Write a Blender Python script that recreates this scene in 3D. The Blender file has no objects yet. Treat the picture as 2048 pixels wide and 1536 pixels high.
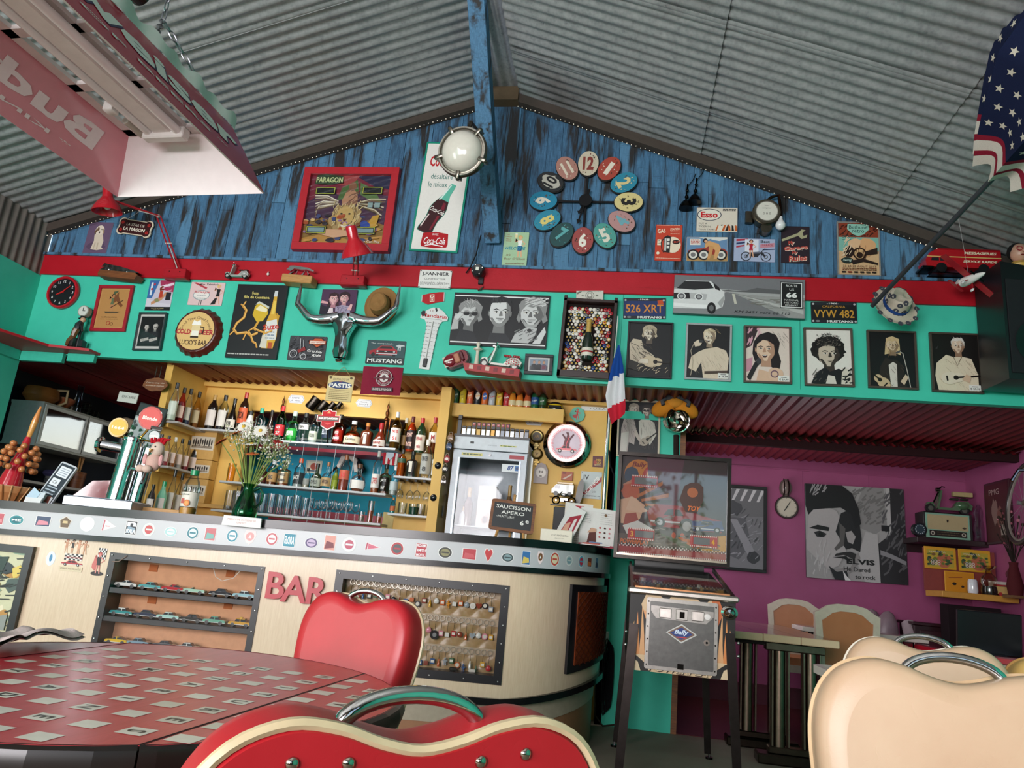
import bpy,bmesh,math,random
from mathutils import Vector as V,Matrix
R=random.Random(7)
PI=math.pi
S=bpy.context.scene
COL=S.collection.objects
#  camera, world, sun, exposure
YAW,PITCH,ROLL,FPX=.1605,.2484,.0943,1461.
CAMP=V((0,0,1))
_f=V((-math.sin(YAW)*math.cos(PITCH),math.cos(YAW)*math.cos(PITCH),math.sin(PITCH)))
_r0=V((math.cos(YAW),math.sin(YAW),0));_u0=_r0.cross(_f)
_r=_r0*math.cos(ROLL)+_u0*math.sin(ROLL);_u=_u0*math.cos(ROLL)-_r0*math.sin(ROLL)
HD=V((-math.sin(YAW),math.cos(YAW),0))
cd=bpy.data.cameras.new('camera');cam=bpy.data.objects.new('camera',cd);COL.link(cam)
cd.sensor_width=36;cd.lens=FPX/2048*36;cd.clip_start=.05
mw=Matrix((_r,_u,-_f)).transposed().to_4x4();mw.translation=CAMP;cam.matrix_world=mw
S.camera=cam
S.view_settings.view_transform='Standard';S.view_settings.look='None'
S.view_settings.gamma=1;S.view_settings.use_curve_mapping=False
S.view_settings.exposure=0.45
S.cycles.use_denoising=True
S.cycles.max_bounces=9;S.cycles.transparent_max_bounces=24;S.cycles.caustics_reflective=False;S.cycles.caustics_refractive=False
S.cycles.sample_clamp_indirect=4
W=bpy.data.worlds.new('sky');S.world=W;W.use_nodes=True
wn=W.node_tree;bgn=wn.nodes['Background']
sk=wn.nodes.new('ShaderNodeTexSky');sk.sky_type='NISHITA';sk.sun_disc=False;sk.sun_elevation=math.radians(48);sk.sun_rotation=math.radians(15)
sk.air_density=1.2;sk.dust_density=2.5
wn.links.new(sk.outputs[0],bgn.inputs[0]);bgn.inputs[1].default_value=.22
def lamp(name,kind,loc,rot,energy,color=(1,1,1),size=1,sy=None,spread=None):
 d=bpy.data.lights.new(name,kind);d.energy=energy;d.color=color
 if kind=='AREA':
  d.shape='RECTANGLE';d.size=size;d.size_y=sy or size
  if spread:d.spread=spread
 o=bpy.data.objects.new(name,d);o.location=loc;o.rotation_euler=rot;COL.link(o);return o
sun=lamp('sun','SUN',(0,0,9),(math.radians(-38),0,math.radians(12)),3.2,(1,.95,.86));sun.data.angle=.01
# daylight through two openings of the rear wall, then an added side light
for nm,x,w,e in(('daylight_window_a',-3.5,2.3,235),('daylight_window_b',-1.2,1.7,200)):
 lamp(nm,'AREA',(x,-3.62,1.9),(math.radians(108),0,0),e,(1,.95,.97),w,2.0)
lamp('side_fill','AREA',(-4.8,.4,1.6),(math.radians(90),0,math.radians(-68)),70,(1,.98,.96),1.6,2.2)  # added fill light at the left wall, which has no door
#  unprojection: a pixel of the photograph onto a plane of the room
def ray(px,py):return _r*((px-1024)/FPX)+_u*((768-py)/FPX)+_f
def at(px,py,Y=None,Z=None,X=None,D=None):
 d=ray(px,py)
 if Y is not None:return CAMP+d*(Y/d.y)
 if Z is not None:return CAMP+d*((Z-1)/d.z)
 if X is not None:return CAMP+d*(X/d.x)
 return CAMP+d*(D/d.dot(HD))
def proj(p):
 q=V(p)-CAMP;z=q.dot(_f);return 1024+FPX*q.dot(_r)/z,768-FPX*q.dot(_u)/z
#  colours and materials
def lin(c):return c/12.92 if c<=.04045 else((c+.055)/1.055)**2.4
_cc={}
def col(h):
 if isinstance(h,tuple):return h
 if h not in _cc:
  s=h.lstrip('#')
  if len(s)==3:s=''.join(q*2 for q in s)
  _cc[h]=tuple(lin(int(s[i:i+2],16)/255)for i in(0,2,4))+(1.,)
 return _cc[h]
class N:
 def __init__(s,name):
  s.m=bpy.data.materials.new(name);s.m.use_nodes=True;s.t=s.m.node_tree;s.b=s.t.nodes['Principled BSDF']
 def n(s,typ,**k):
  x=s.t.nodes.new('ShaderNode'+typ)
  for a,v in k.items():
   if a[0]=='_':x.inputs[int(a[1:])].default_value=v
   else:setattr(x,a,v)
  return x
 def l(s,a,b):s.t.links.new(a,b)
 def mix(s,f,a,b,mode='MIX'):
  x=s.n('Mix',data_type='RGBA',blend_type=mode)
  for i,v in((0,f),(6,a),(7,b)):
   if hasattr(v,'is_linked'):s.l(v,x.inputs[i])
   else:x.inputs[i].default_value=v
  return x.outputs[2]
 def noise(s,scale,vec=None,detail=4,rough=.55,dist=0):
  x=s.n('TexNoise');x.inputs['Scale'].default_value=scale;x.inputs['Detail'].default_value=detail;x.inputs['Roughness'].default_value=rough;x.inputs['Distortion'].default_value=dist
  if vec is not None:s.l(vec,x.inputs['Vector'])
  return x.outputs['Fac']
 def pos(s,sc=(1,1,1)):
  g=s.n('NewGeometry');m=s.n('Mapping');m.inputs['Scale'].default_value=sc;s.l(g.outputs['Position'],m.inputs['Vector']);return m.outputs[0]
 def oB(s,sc=(1,1,1)):
  g=s.n('TexCoord');m=s.n('Mapping');m.inputs['Scale'].default_value=sc;s.l(g.outputs['Object'],m.inputs['Vector']);return m.outputs[0]
 def ramp(s,f,*st):
  x=s.n('ValToRGB');s.l(f,x.inputs[0]);e=x.color_ramp.elements
  while len(e)<len(st):e.new(.5)
  for q,(p,c)in zip(e,st):q.position=p;q.color=col(c)if isinstance(c,(str,tuple))else(c,c,c,1)
  return x.outputs[0]
 def bump(s,h,strength=.3,dist=.01):
  x=s.n('Bump');x.inputs['Strength'].default_value=strength;x.inputs['Distance'].default_value=dist;s.l(h,x.inputs['Height']);s.l(x.outputs[0],s.b.inputs['Normal'])
 def base(s,c):
  if hasattr(c,'is_linked'):s.l(c,s.b.inputs['Base Color'])
  else:s.b.inputs['Base Color'].default_value=col(c)
 def set(s,**k):
  for a,v in k.items():
   i=s.b.inputs[{'r':'Roughness','m':'Metallic','sp':'Specular IOR Level','coat':'Coat Weight','tr':'Transmission Weight','em':'Emission Strength','al':'Alpha','ior':'IOR','cr':'Coat Roughness'}[a]]
   if hasattr(v,'is_linked'):s.l(v,i)
   else:i.default_value=v
 def attr(s):
  a=s.n('Attribute');a.attribute_name='Col';return a.outputs['Color']
MAT={}
def cmat(name,r=.5,m=0,sp=.5,coat=0,var=.12,scale=30,bump=0):
 q=N(name);c=q.attr()
 f=q.noise(scale,q.oB());lo=q.ramp(f,(.3,1-var),(.7,1.))
 q.base(q.mix(1.,c,lo,'MULTIPLY'));q.set(r=r,m=m,sp=sp,coat=coat)
 if bump:q.bump(f,bump,.004)
 MAT[name]=q.m;return q
cmat('paint',.45);cmat('matte',.85,sp=.25);cmat('gloss',.16,var=.05,coat=.3);cmat('print',.42,var=.05,scale=60,sp=.4);cmat('satin',.33,sp=.5)
cmat('metal',.3,m=1,var=.25,scale=25);cmat('chrome',.07,m=1,var=.03);cmat('brushed',.38,m=1,var=.2,scale=40);cmat('cloth',.95,sp=.1,bump=.4,scale=220);cmat('plastic',.3,var=.04)
def wood(name,a,b,r=.5,sc=(3,3,30),coat=0):
 q=N(name);v=q.oB(sc);f=q.noise(2.2,v,6,.6,1.2);q.base(q.ramp(f,(.3,a),(.7,b)));q.set(r=r,coat=coat);q.bump(f,.15,.004);MAT[name]=q.m
wood('wood','#5b3117','#8a5228');wood('woodlight','#a8763f','#c99a5e')
def glassmat(name,tint=(1,1,1),refl=.12,tr=.97):
 m=bpy.data.materials.new(name);m.use_nodes=True;t=m.node_tree;t.nodes.clear()
 o=t.nodes.new('ShaderNodeOutputMaterial');mx=t.nodes.new('ShaderNodeMixShader');a=t.nodes.new('ShaderNodeBsdfTransparent');g=t.nodes.new('ShaderNodeBsdfGlossy')
 lw=t.nodes.new('ShaderNodeLayerWeight');lw.inputs[0].default_value=refl;at_=t.nodes.new('ShaderNodeAttribute');at_.attribute_name='Col'
 g.inputs['Roughness'].default_value=.03;g.inputs['Color'].default_value=(.95,.97,1,1)
 if tint is None:t.links.new(at_.outputs['Color'],a.inputs[0])
 else:a.inputs[0].default_value=tuple(x*tr for x in tint)+(1,)
 cl=t.nodes.new('ShaderNodeMath');cl.operation='MULTIPLY';cl.inputs[1].default_value=.8;t.links.new(lw.outputs['Fresnel'],cl.inputs[0])
 t.links.new(cl.outputs[0],mx.inputs[0]);t.links.new(a.outputs[0],mx.inputs[1]);t.links.new(g.outputs[0],mx.inputs[2]);t.links.new(mx.outputs[0],o.inputs[0]);MAT[name]=m
glassmat('pane',(1,1,1),.25);glassmat('glass',None,.3);glassmat('mirror_pane',(1,1,1),.45)
def emit(name,c,s):
 q=N(name);q.base(c);q.b.inputs['Emission Color'].default_value=col(c);q.set(em=s);MAT[name]=q.m
emit('neon','#ffd6d0',2.2);emit('tube','#f6fbff',6.);emit('bead','#fff2d8',.6)
# weathered blue boards
q=N('blue_board');p=q.pos((7,7,.9));oi=q.n('ObjectInfo').outputs['Random']
f=q.noise(1.7,p,5,.6,.4);fine=q.noise(9,q.pos((9,9,1.2)),6,.7);scr=q.noise(6,q.pos((3,3,26)),3,.6)
tone=q.ramp(oi,(.1,'#34536f'),(.5,'#426b8c'),(.95,'#527e9e'));c1=q.mix(q.ramp(fine,(.42,0.),(.75,.75)),tone,col('#5a8db4'))
c2=q.mix(q.ramp(f,(.5,0.),(.62,1.)),c1,col('#2c2b2c'));c3=q.mix(q.ramp(scr,(.62,0.),(.7,.55)),c2,col('#23343f'))
q.base(c3);q.set(r=.62,sp=.3);q.bump(fine,.35,.006);MAT['blue_board']=q.m
# galvanised sheet
q=N('galvanised');f=q.noise(14,q.pos((1,1,1)),8,.75);v=q.n('TexVoronoi');v.inputs['Scale'].default_value=38;q.l(q.pos(),v.inputs['Vector'])
oi=q.n('ObjectInfo').outputs['Random'];big=q.noise(.9,q.pos(),3)
c=q.ramp(f,(.3,'#8b9092'),(.52,'#b4b8b9'),(.72,'#cfd1d0'));c=q.mix(.35,c,q.ramp(v.outputs['Distance'],(.1,'#93989b'),(.6,'#c2c6c7')));c=q.mix(.5,c,q.ramp(oi,(0,'#b0b4b4'),(1,'#dcdddc')),'MULTIPLY')
c=q.mix(q.ramp(big,(.58,0.),(.72,.5)),c,col('#5b4a40'));q.base(c);q.set(m=.3,r=q.ramp(f,(.3,.26),(.7,.4)));q.bump(f,.12,.003);MAT['galvanised']=q.m
def corr(name,a,b,r=.5):
 q=N(name);f=q.noise(5,q.pos((1,1,1)),5,.6);q.base(q.ramp(f,(.3,a),(.7,b)));q.set(r=r);MAT[name]=q.m
corr('maroon_sheet','#5a0f16','#74161d',.42);corr('brown_sheet','#7d3a26','#94492f',.4);corr('grey_sheet','#6b6560','#878078',.5)
def wall(name,a,b,r=.55,bs=.1,sc=3,streak=None):
 q=N(name);f=q.noise(sc,q.pos(),6,.6);g=q.noise(70,q.pos(),3);c=q.ramp(f,(.3,a),(.72,b))
 if streak:c=q.mix(q.ramp(q.noise(2,q.pos((.4,.4,16)),5,.65),(.62,0.),(.7,.5)),c,col(streak))
 q.base(c);q.set(r=r,sp=.35);q.bump(g,bs,.002);MAT[name]=q.m
wall('teal','#3bbfa4','#47cdb2');wall('red_beam','#a5121f','#b91c2b',.4,.25,3,'#8a0e18');wall('yellow','#d6a850','#e3ba66',.5);wall('pink','#94486e','#a2537c',.42,.15,2)
wall('navy','#141a26','#1c2433');wall('green','#1f8a68','#2a9a74',.45);wall('cyan','#0a8fb0','#12a0c0');wall('concrete','#857468','#9b8a7c',.75,.3,1.2);wall('redfloor','#4a1a1c','#5c2226',.3,.1,1.5);wall('dado','#4d1e2c','#5c2636',.4)
wall('render','#6a5a4c','#7c6a5a',.8);wall('gravel','#9d978c','#b8b2a6',.95,.6,2);wall('leaf','#3e5a22','#7a8f3a',.8,.8,4)
# bar front laminate
q=N('cream_laminate');f=q.noise(9,q.pos((14,14,1.2)),5,.65);q.base(q.ramp(f,(.3,'#cdb496'),(.7,'#dac4a8')));q.set(r=.28,coat=.35,cr=.15);MAT['cream_laminate']=q.m
q=N('black_laminate');f=q.noise(40,q.pos());q.base(q.ramp(f,(.3,'#08090b'),(.7,'#0e0f12')));q.set(r=.2,sp=.35);MAT['black_laminate']=q.m
q=N('grey_laminate');q.base('#b9babd');q.set(r=.3);MAT['grey_laminate']=q.m
def vinyl(name,a,b):
 q=N(name);v=q.n('TexVoronoi',feature='DISTANCE_TO_EDGE');v.inputs['Scale'].default_value=22;ds=q.n('Mapping');g=q.n('TexCoord');nz=q.noise(8,q.oB(),4);ad=q.n('VectorMath',operation='ADD');q.l(g.outputs['Object'],ad.inputs[0]);q.l(nz,ad.inputs[1]);q.l(ad.outputs[0],v.inputs['Vector'])
 f=q.noise(6,q.oB(),5);q.base(q.ramp(f,(.3,a),(.75,b)));q.set(r=.42,coat=.1,cr=.3);q.bump(q.ramp(v.outputs['Distance'],(0,0.),(.03,1.)),.06,.002);MAT[name]=q.m
vinyl('red_vinyl','#a8141e','#b81c28');vinyl('cream_vinyl','#c29e80','#cfae90');vinyl('yellow_vinyl','#cda45c','#d8b068');vinyl('tan_vinyl','#a8683e','#b5754a')
q=N('table_red');v=q.oB((26,2.2,1));f=q.noise(1.6,v,7,.7,.8);g=q.noise(2,q.oB((2,1,1)),3);c=q.ramp(f,(.35,'#bb2833'),(.62,'#cb3b46'),(.75,'#a05a58'));c=q.mix(q.ramp(g,(.45,0.),(.7,.5)),c,col('#94454a'));q.base(c);q.set(r=.3,coat=.3,cr=.2);q.bump(f,.12,.002);MAT['table_red']=q.m
q=N('amber_quilt');f=q.noise(6,q.oB());q.base(q.ramp(f,(.3,'#5a2410'),(.7,'#8a3f1c')));q.set(r=.3);MAT['amber_quilt']=q.m
def setm(o,m):
 o.data.materials.append(MAT[m]if isinstance(m,str)else m)
#  mesh builder
class B:
 def __init__(s):s.v=[];s.f=[];s.c=[];s.sm=[];s.M=Matrix.Identity(4)
 def at(s,loc=(0,0,0),rx=0,ry=0,rz=0,sc=1):
  s.M=Matrix.Translation(loc)@Matrix.Rotation(rz,4,'Z')@Matrix.Rotation(ry,4,'Y')@Matrix.Rotation(rx,4,'X')@(Matrix.Diagonal((*((sc,)*3 if not isinstance(sc,tuple)else sc),1)));return s
 def along(s,a,b):
  a=V(a);b=V(b);s.M=Matrix.Translation(a)@(b-a).to_track_quat('Z','Y').to_matrix().to_4x4();return(b-a).length
 def add(s,vs,fs,c='#888',sm=False):
  n=len(s.v);s.v+=[s.M@V(p)for p in vs];c=col(c)
  for f in fs:s.f.append([n+i for i in f]);s.c.append(c);s.sm.append(sm)
  return s
 def bX(s,x0,x1,y0,y1,z0,z1,c='#888',ch=0):
  if ch:
   P=[];
   for z,i in((z0,ch),(z0+ch,0),(z1-ch,0),(z1,ch)):
    a,b,d,e=x0+i,x1-i,y0+i,y1-i;k=ch*.7 if not i else ch*.35
    P+=[(a+k,d,z),(b-k,d,z),(b,d+k,z),(b,e-k,z),(b-k,e,z),(a+k,e,z),(a,e-k,z),(a,d+k,z)]
   F=[list(range(7,-1,-1)),list(range(24,32))]
   for r in range(3):
    for i in range(8):j=(i+1)%8;F.append([r*8+i,r*8+j,r*8+8+j,r*8+8+i])
   return s.add(P,F,c)
  P=[(x,y,z)for z in(z0,z1)for x,y in((x0,y0),(x1,y0),(x1,y1),(x0,y1))]
  return s.add(P,[(3,2,1,0),(4,5,6,7),(0,1,5,4),(1,2,6,5),(2,3,7,6),(3,0,4,7)],c)
 def lA(s,prof,n=16,c='#888',sx=1,sy=1,cols=None,a0=0,a1=2*PI,sm=True):
  full=abs(a1-a0-2*PI)<1e-6;m=n if full else n+1;P=[]
  for r,z in prof:
   for i in range(m):
    a=a0+(a1-a0)*i/n;P.append((r*math.cos(a)*sx,r*math.sin(a)*sy,z))
  for k in range(len(prof)-1):
   F=[]
   for i in range(n):
    j=(i+1)%m;q=[k*m+i,k*m+j,k*m+m+j,k*m+m+i]
    F.append(q)
   s.add([],[],c)
   n0=len(s.v)
# faces added below share the verts, so collect
   if k==0:base=n0;s.v+=[s.M@V(p)for p in P]
   cc=col(cols[k]if cols else c)
   for f in F:s.f.append([base+i for i in f]);s.c.append(cc);s.sm.append(sm)
  return s
 def cY(s,r,z0,z1,n=12,c='#888',r2=None):
  r2=r if r2 is None else r2
  return s.lA([(0,z0),(r,z0),(r2,z1),(0,z1)],n,c)
 def rod(s,a,b,r,n=8,c='#888',r2=None):
  M=s.M.copy();L=s.along(a,b);s.M=M@s.M if M!=Matrix.Identity(4)else s.M;s.cY(r,0,L,n,c,r2);s.M=M;return s
 def bA(s,r,c='#888',n=12,m=7,loc=(0,0,0),sc=(1,1,1)):
  M=s.M.copy();s.M=M@Matrix.Translation(loc)@Matrix.Diagonal((*sc,1))
  s.lA([(r*math.sin(PI*k/m),-r*math.cos(PI*k/m))for k in range(m+1)],n,c);s.M=M;return s
 def tU(s,pts,r,n=8,c='#888',closed=False,cap=True):
  pts=[V(p)for p in pts];P=[];up=V((0,0,1));L=len(pts);prev=None
  for i,p in enumerate(pts):
   t=(pts[(i+1)%L]-pts[i-1])if closed or 0<i<L-1 else(pts[1]-pts[0]if i==0 else pts[-1]-pts[-2])
   t.normalize()
   if prev is None:
    a=t.cross(up)
    if a.length<.05:a=t.cross(V((1,0,0)))
   else:a=prev-t*prev.dot(t)
   a.normalize();prev=a;b=t.cross(a);rr=r[i]if isinstance(r,(list,tuple))else r
   P+=[p+a*(rr*math.cos(2*PI*k/n))+b*(rr*math.sin(2*PI*k/n))for k in range(n)]
  F=[]
  for i in range(L if closed else L-1):
   j=(i+1)%L
   for k in range(n):F.append([i*n+k,i*n+(k+1)%n,j*n+(k+1)%n,j*n+k])
  s.add(P,F,c,True)
  if cap and not closed:s.add(P[:n],[list(range(n))],c);s.add(P[-n:],[list(range(n-1,-1,-1))],c)
  return s
 def pR(s,poly,d0,d1,c='#888',axis='y',side=None,sm=False):
  f={'y':lambda u,v,d:(u,d,v),'z':lambda u,v,d:(u,v,d),'x':lambda u,v,d:(d,u,v)}[axis]
  n=len(poly);P=[f(u,v,d0)for u,v in poly]+[f(u,v,d1)for u,v in poly]
  s.add(P[:n],[list(range(n))],c);s.add(P[n:],[list(range(n-1,-1,-1))],c)
  s.add(P,[[i,n+i,n+(i+1)%n,(i+1)%n]for i in range(n)],side or c,sm);return s
 def grid(s,fn,nu,nv,c='#888',sm=True,cf=None):
  P=[fn(i/nu,j/nv)for j in range(nv+1)for i in range(nu+1)];k=nu+1
  n=len(s.v);s.v+=[s.M@V(p)for p in P]
  for j in range(nv):
   for i in range(nu):
    s.f.append([n+j*k+i,n+j*k+i+1,n+j*k+k+i+1,n+j*k+k+i]);s.c.append(col(cf((i+.5)/nu,(j+.5)/nv)if cf else c));s.sm.append(sm)
  return s
 def mesh(s,name):
  m=bpy.data.meshes.new(name);m.from_pydata([tuple(p)for p in s.v],[],s.f);
  a=m.color_attributes.new('Col','FLOAT_COLOR','CORNER');buf=[]
  for f,c in zip(s.f,s.c):buf+=list(c)*len(f)
  a.data.foreach_set('color',buf);m.polygons.foreach_set('use_smooth',s.sm)
  m.update();m.validate()
  if any(s.sm):m.set_sharp_from_angle(angle=math.radians(42))
  return m
 def oB(s,name,mat,parent=None,label=None,loc=None,kind=None):
  o=bpy.data.objects.new(name,s.mesh(name));COL.link(o);setm(o,mat)
  if parent:o.parent=parent
  if loc is not None:o.location=loc
  if label:o['label']=label
  if kind:o['kind']=kind
  return o
def tH(name,label,cat,loc=(0,0,0),rot=(0,0,0),group=None):
 o=bpy.data.objects.new(name,None);COL.link(o);o.location=loc;o.rotation_euler=rot;o['label']=label;o['category']=cat;o.empty_display_size=.05
 if group:o['group']=group
 return o
def tag(o,label,cat,group=None,kind=None):
 o['label']=label;o['category']=cat
 if group:o['group']=group
 if kind:o['kind']=kind
 return o
def struct(name,b,mat,parent=None,label=None):
 o=b.oB(name,mat,parent)
 if parent is None:o['kind']='structure'
 if label:o['label']=label
 return o
def dup(root,loc=None,rot=None,label=None,group=None,parent=None):
 c=root.copy();COL.link(c);c.parent=parent
 if loc is not None:c.location=loc
 if rot is not None:c.rotation_euler=rot
 if label:c['label']=label
 if group:c['group']=group
 for ch in root.children:dup(ch,parent=c)
 return c
#  lettering
_tc={}
def textmesh(txt,shear=0,bold=0):
 k=(txt,shear,bold)
 if k not in _tc:
  cu=bpy.data.curves.new('t','FONT');cu.body=txt;cu.resolution_u=2;cu.shear=shear;cu.offset=bold;cu.align_x='LEFT';cu.fill_mode='FRONT'
  o=bpy.data.objects.new('t',cu);COL.link(o);dg=bpy.context.evaluated_depsgraph_get();dg.update()
  m=bpy.data.meshes.new_from_object(o.evaluated_get(dg));vs=[(v.co.x,v.co.y)for v in m.vertices];fs=[list(p.vertices)for p in m.polygons]
  bpy.data.objects.remove(o);bpy.data.curves.remove(cu);bpy.data.meshes.remove(m)
  if vs:
   x0=min(v[0]for v in vs);x1=max(v[0]for v in vs);y0=min(v[1]for v in vs);y1=max(v[1]for v in vs)
  else:x0=x1=y0=y1=0
  _tc[k]=(vs,fs,x0,max(x1,x0+1e-4),y0,max(y1,y0+1e-4))
 return _tc[k]
class Art:
 def __init__(s,w,h,y=0,step=.00008):s.b=B();s.w=w;s.h=h;s.y=y;s.k=0;s.step=step;s.fn=None
 def P(s,x,y):
  if s.fn:x,y=s.fn(x,y)
  return((x/100-.5)*s.w,(y/100-.5)*s.h)
 def put(s,pts,fs,c):
  s.k+=1;yy=s.y-s.step*s.k;s.b.add([(p[0],yy,p[1])for p in pts],fs,c);return s
 def p(s,pts,c):
  for ax,lim,sg in((0,0,1),(0,100,-1),(1,0,1),(1,100,-1)):
   if all((q[ax]-lim)*sg>=0 for q in pts):continue
   o=[]
   for i,q in enumerate(pts):
    r=pts[i-1];a,b=(r[ax]-lim)*sg,(q[ax]-lim)*sg
    if a*b<0:t=a/(a-b);o.append((r[0]+(q[0]-r[0])*t,r[1]+(q[1]-r[1])*t))
    if b>=0:o.append(q)
   pts=o
   if len(pts)<3:return s
  return s.put([s.P(*q)for q in pts],[list(range(len(pts)))],c)
 def r(s,x0,y0,x1,y1,c):return s.p([(x0,y0),(x1,y0),(x1,y1),(x0,y1)],c)
 def e(s,cx,cy,rx,ry,c,n=20,rot=0):
  if rx is None:rx=ry*s.h/s.w
  return s.p([(cx+rx*math.cos(2*PI*i/n),cy+ry*math.sin(2*PI*i/n))for i in range(n)],c)
 def ring(s,cx,cy,ry,t,c,n=24,rx=None):
  if rx is None:rx=ry*s.h/s.w
  k=1-t/ry;pts=[s.P(cx+rx*q*math.cos(2*PI*i/n),cy+ry*q*math.sin(2*PI*i/n))for q in(1,k)for i in range(n)]
  return s.put(pts,[[i,(i+1)%n,n+(i+1)%n,n+i]for i in range(n)],c)
 def line(s,pts,wd,c):
  q=[s.P(min(100,max(0,p[0])),min(100,max(0,p[1])))for p in pts];wd=wd/100*s.h;vs=[];n=len(q)
  for i in range(n):
   a=q[max(0,i-1)];b=q[min(n-1,i+1)];dx,dy=b[0]-a[0],b[1]-a[1];L=math.hypot(dx,dy)or 1;ox,oy=-dy/L*wd/2,dx/L*wd/2
   vs+=[(q[i][0]+ox,q[i][1]+oy),(q[i][0]-ox,q[i][1]-oy)]
  return s.put(vs,[[2*i,2*i+1,2*i+3,2*i+2]for i in range(n-1)],c)
 def t(s,txt,cx,cy,h,c,w=None,shear=0,bold=0,rot=0,arc=None):
  vs,fs,x0,x1,y0,y1=textmesh(txt,shear,bold);k=h/100*s.h/(y1-y0);kx=k
  if w:kx=w/100*s.w/(x1-x0)
  ox,oz=s.P(cx,cy)if not s.fn else((cx/100-.5)*s.w,(cy/100-.5)*s.h);ca,sa=math.cos(rot),math.sin(rot);out=[]
  for x,y in vs:
   X=(x-(x0+x1)/2)*kx;Y=(y-(y0+y1)/2)*k
   if arc:
    r=arc/100*s.h;Rr=abs(r);a=X/Rr;q=Rr+Y if r>0 else Rr-Y
    X,Y=q*math.sin(a),q*math.cos(a)*(1 if r>0 else-1)
   out.append((ox+X*ca-Y*sa,oz+X*sa+Y*ca))
  return s.put(out,fs,c)
 def oB(s,name,parent,mat='print',label=None):return s.b.oB(name,mat,parent,label)
def rect4(q,Y=None,D=None):
 P=[at(x,y,Y=Y,D=D)for x,y in q];c=sum(P,V())/4;r=((P[1]-P[0])+(P[2]-P[3]))/2;u=((P[0]-P[3])+(P[1]-P[2]))/2
 return c,r.length,u.length,math.atan2(r.z,math.hypot(r.x,r.y)),P
def rrect(w,h,r,n=3):
 o=[]
 for cx,cz,a in((w/2-r,h/2-r,0),(-w/2+r,h/2-r,PI/2),(-w/2+r,-h/2+r,PI),(w/2-r,-h/2+r,1.5*PI)):
  o+=[(cx+r*math.cos(a+PI/2*i/n),cz+r*math.sin(a+PI/2*i/n))for i in range(n+1)]
 return o
FY=5.1
def sG(name,label,cat,q,art,base='#fff',Y=FY,off=0,thick=.008,rad=0,frame=None,fw=.02,fd=.018,tilt=None,group=None,mat='print',glass=False,back=0,D=None,rz=0,fmat='paint'):
 c,w,h,an,_=rect4(q,Y=Y,D=D)
 if tilt is not None:an=tilt
 tot=thick+back
 o=tH(name,label,cat,c+V((0,-tot-off-.0005,0))if D is None else c-HD*(tot+off+.0005),(0,-an,rz),group)
 iw,ih=(w-2*fw,h-2*fw)if frame else(w,h)
 b=B();b.pR(rrect(iw if frame else w,ih if frame else h,rad)if rad else[(iw/2,ih/2),(-iw/2,ih/2),(-iw/2,-ih/2),(iw/2,-ih/2)],0,tot,base)
 b.oB('backing'if frame else'plate',mat,o)
 a=Art(iw,ih);art(a)
 if a.b.v:a.oB('picture'if frame else'print',o,mat)
 if frame:
  f=B();d=fd
  for x0,x1,z0,z1 in((-w/2,w/2,h/2-fw,h/2),(-w/2,w/2,-h/2,-h/2+fw),(-w/2,-w/2+fw,-h/2+fw,h/2-fw),(w/2-fw,w/2,-h/2+fw,h/2-fw)):
   f.bX(x0,x1,-d,tot,z0,z1,frame,.002)
  f.oB('frame',fmat,o)
 if glass:
  g=B();yg=a.k*a.step+.003;g.bX(-iw/2,iw/2,-yg-.002,-yg,-ih/2,ih/2,'#fff');g.oB('pane','pane',o)
 return o,w,h
#  the building
XL,XR=-4.89,2.72;RX0,RX1=-1.21,-.98;RZ=4.70;ELZ,ERZ=3.47,3.30;YB=-3.5;CZ=2.35
def roofz(x):return RZ-(RX0-x)*(RZ-ELZ)/(RX0-XL)if x<=RX0 else(RZ if x<RX1 else RZ-(x-RX1)*(RZ-ERZ)/(XR-RX1))
# floor: concrete slab, dark red floor of the back room
b=B();b.bX(-5.6,3.4,-3.6,5.66,-.12,0);b.bX(-5.6,-.1,5.66,8.6,-.12,0);struct('floor',b,'concrete')
b=B();b.bX(.44,3.4,5.66,7.7,-.12,.004);struct('floor_back_room',b,'redfloor')
# left wall: teal board below, corrugated cladding above
b=B();b.bX(XL-.1,XL,YB,5.1,0,3.02);struct('wall_left',b,'teal')
def corr_sheet(p0,du,dv,nw,depth,pitch,seg=6,c='#888'):
 du=V(du);dv=V(dv);n=du.cross(dv).normalized();b=B();P=[];L=du.length;k=int(L/pitch*seg);u=du/L
 for j in(0,1):
  for i in range(k+1):
   P.append(V(p0)+u*(L*i/k)+dv*j+n*(depth*.5*math.sin(2*PI*(L*i/k)/pitch)))
 b.add(P,[[i,i+1,k+1+i+1,k+1+i]for i in range(k)],c,True);return b
wl=struct('wall_left_cladding',corr_sheet((XL-.02,YB,3.0),(0,5.1-YB,0),(0,0,.6),0,.02,.076),'grey_sheet')
b=B();b.bX(XR,XR+.1,YB,5.1,0,3.4);struct('wall_right',b,'teal')
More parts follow.
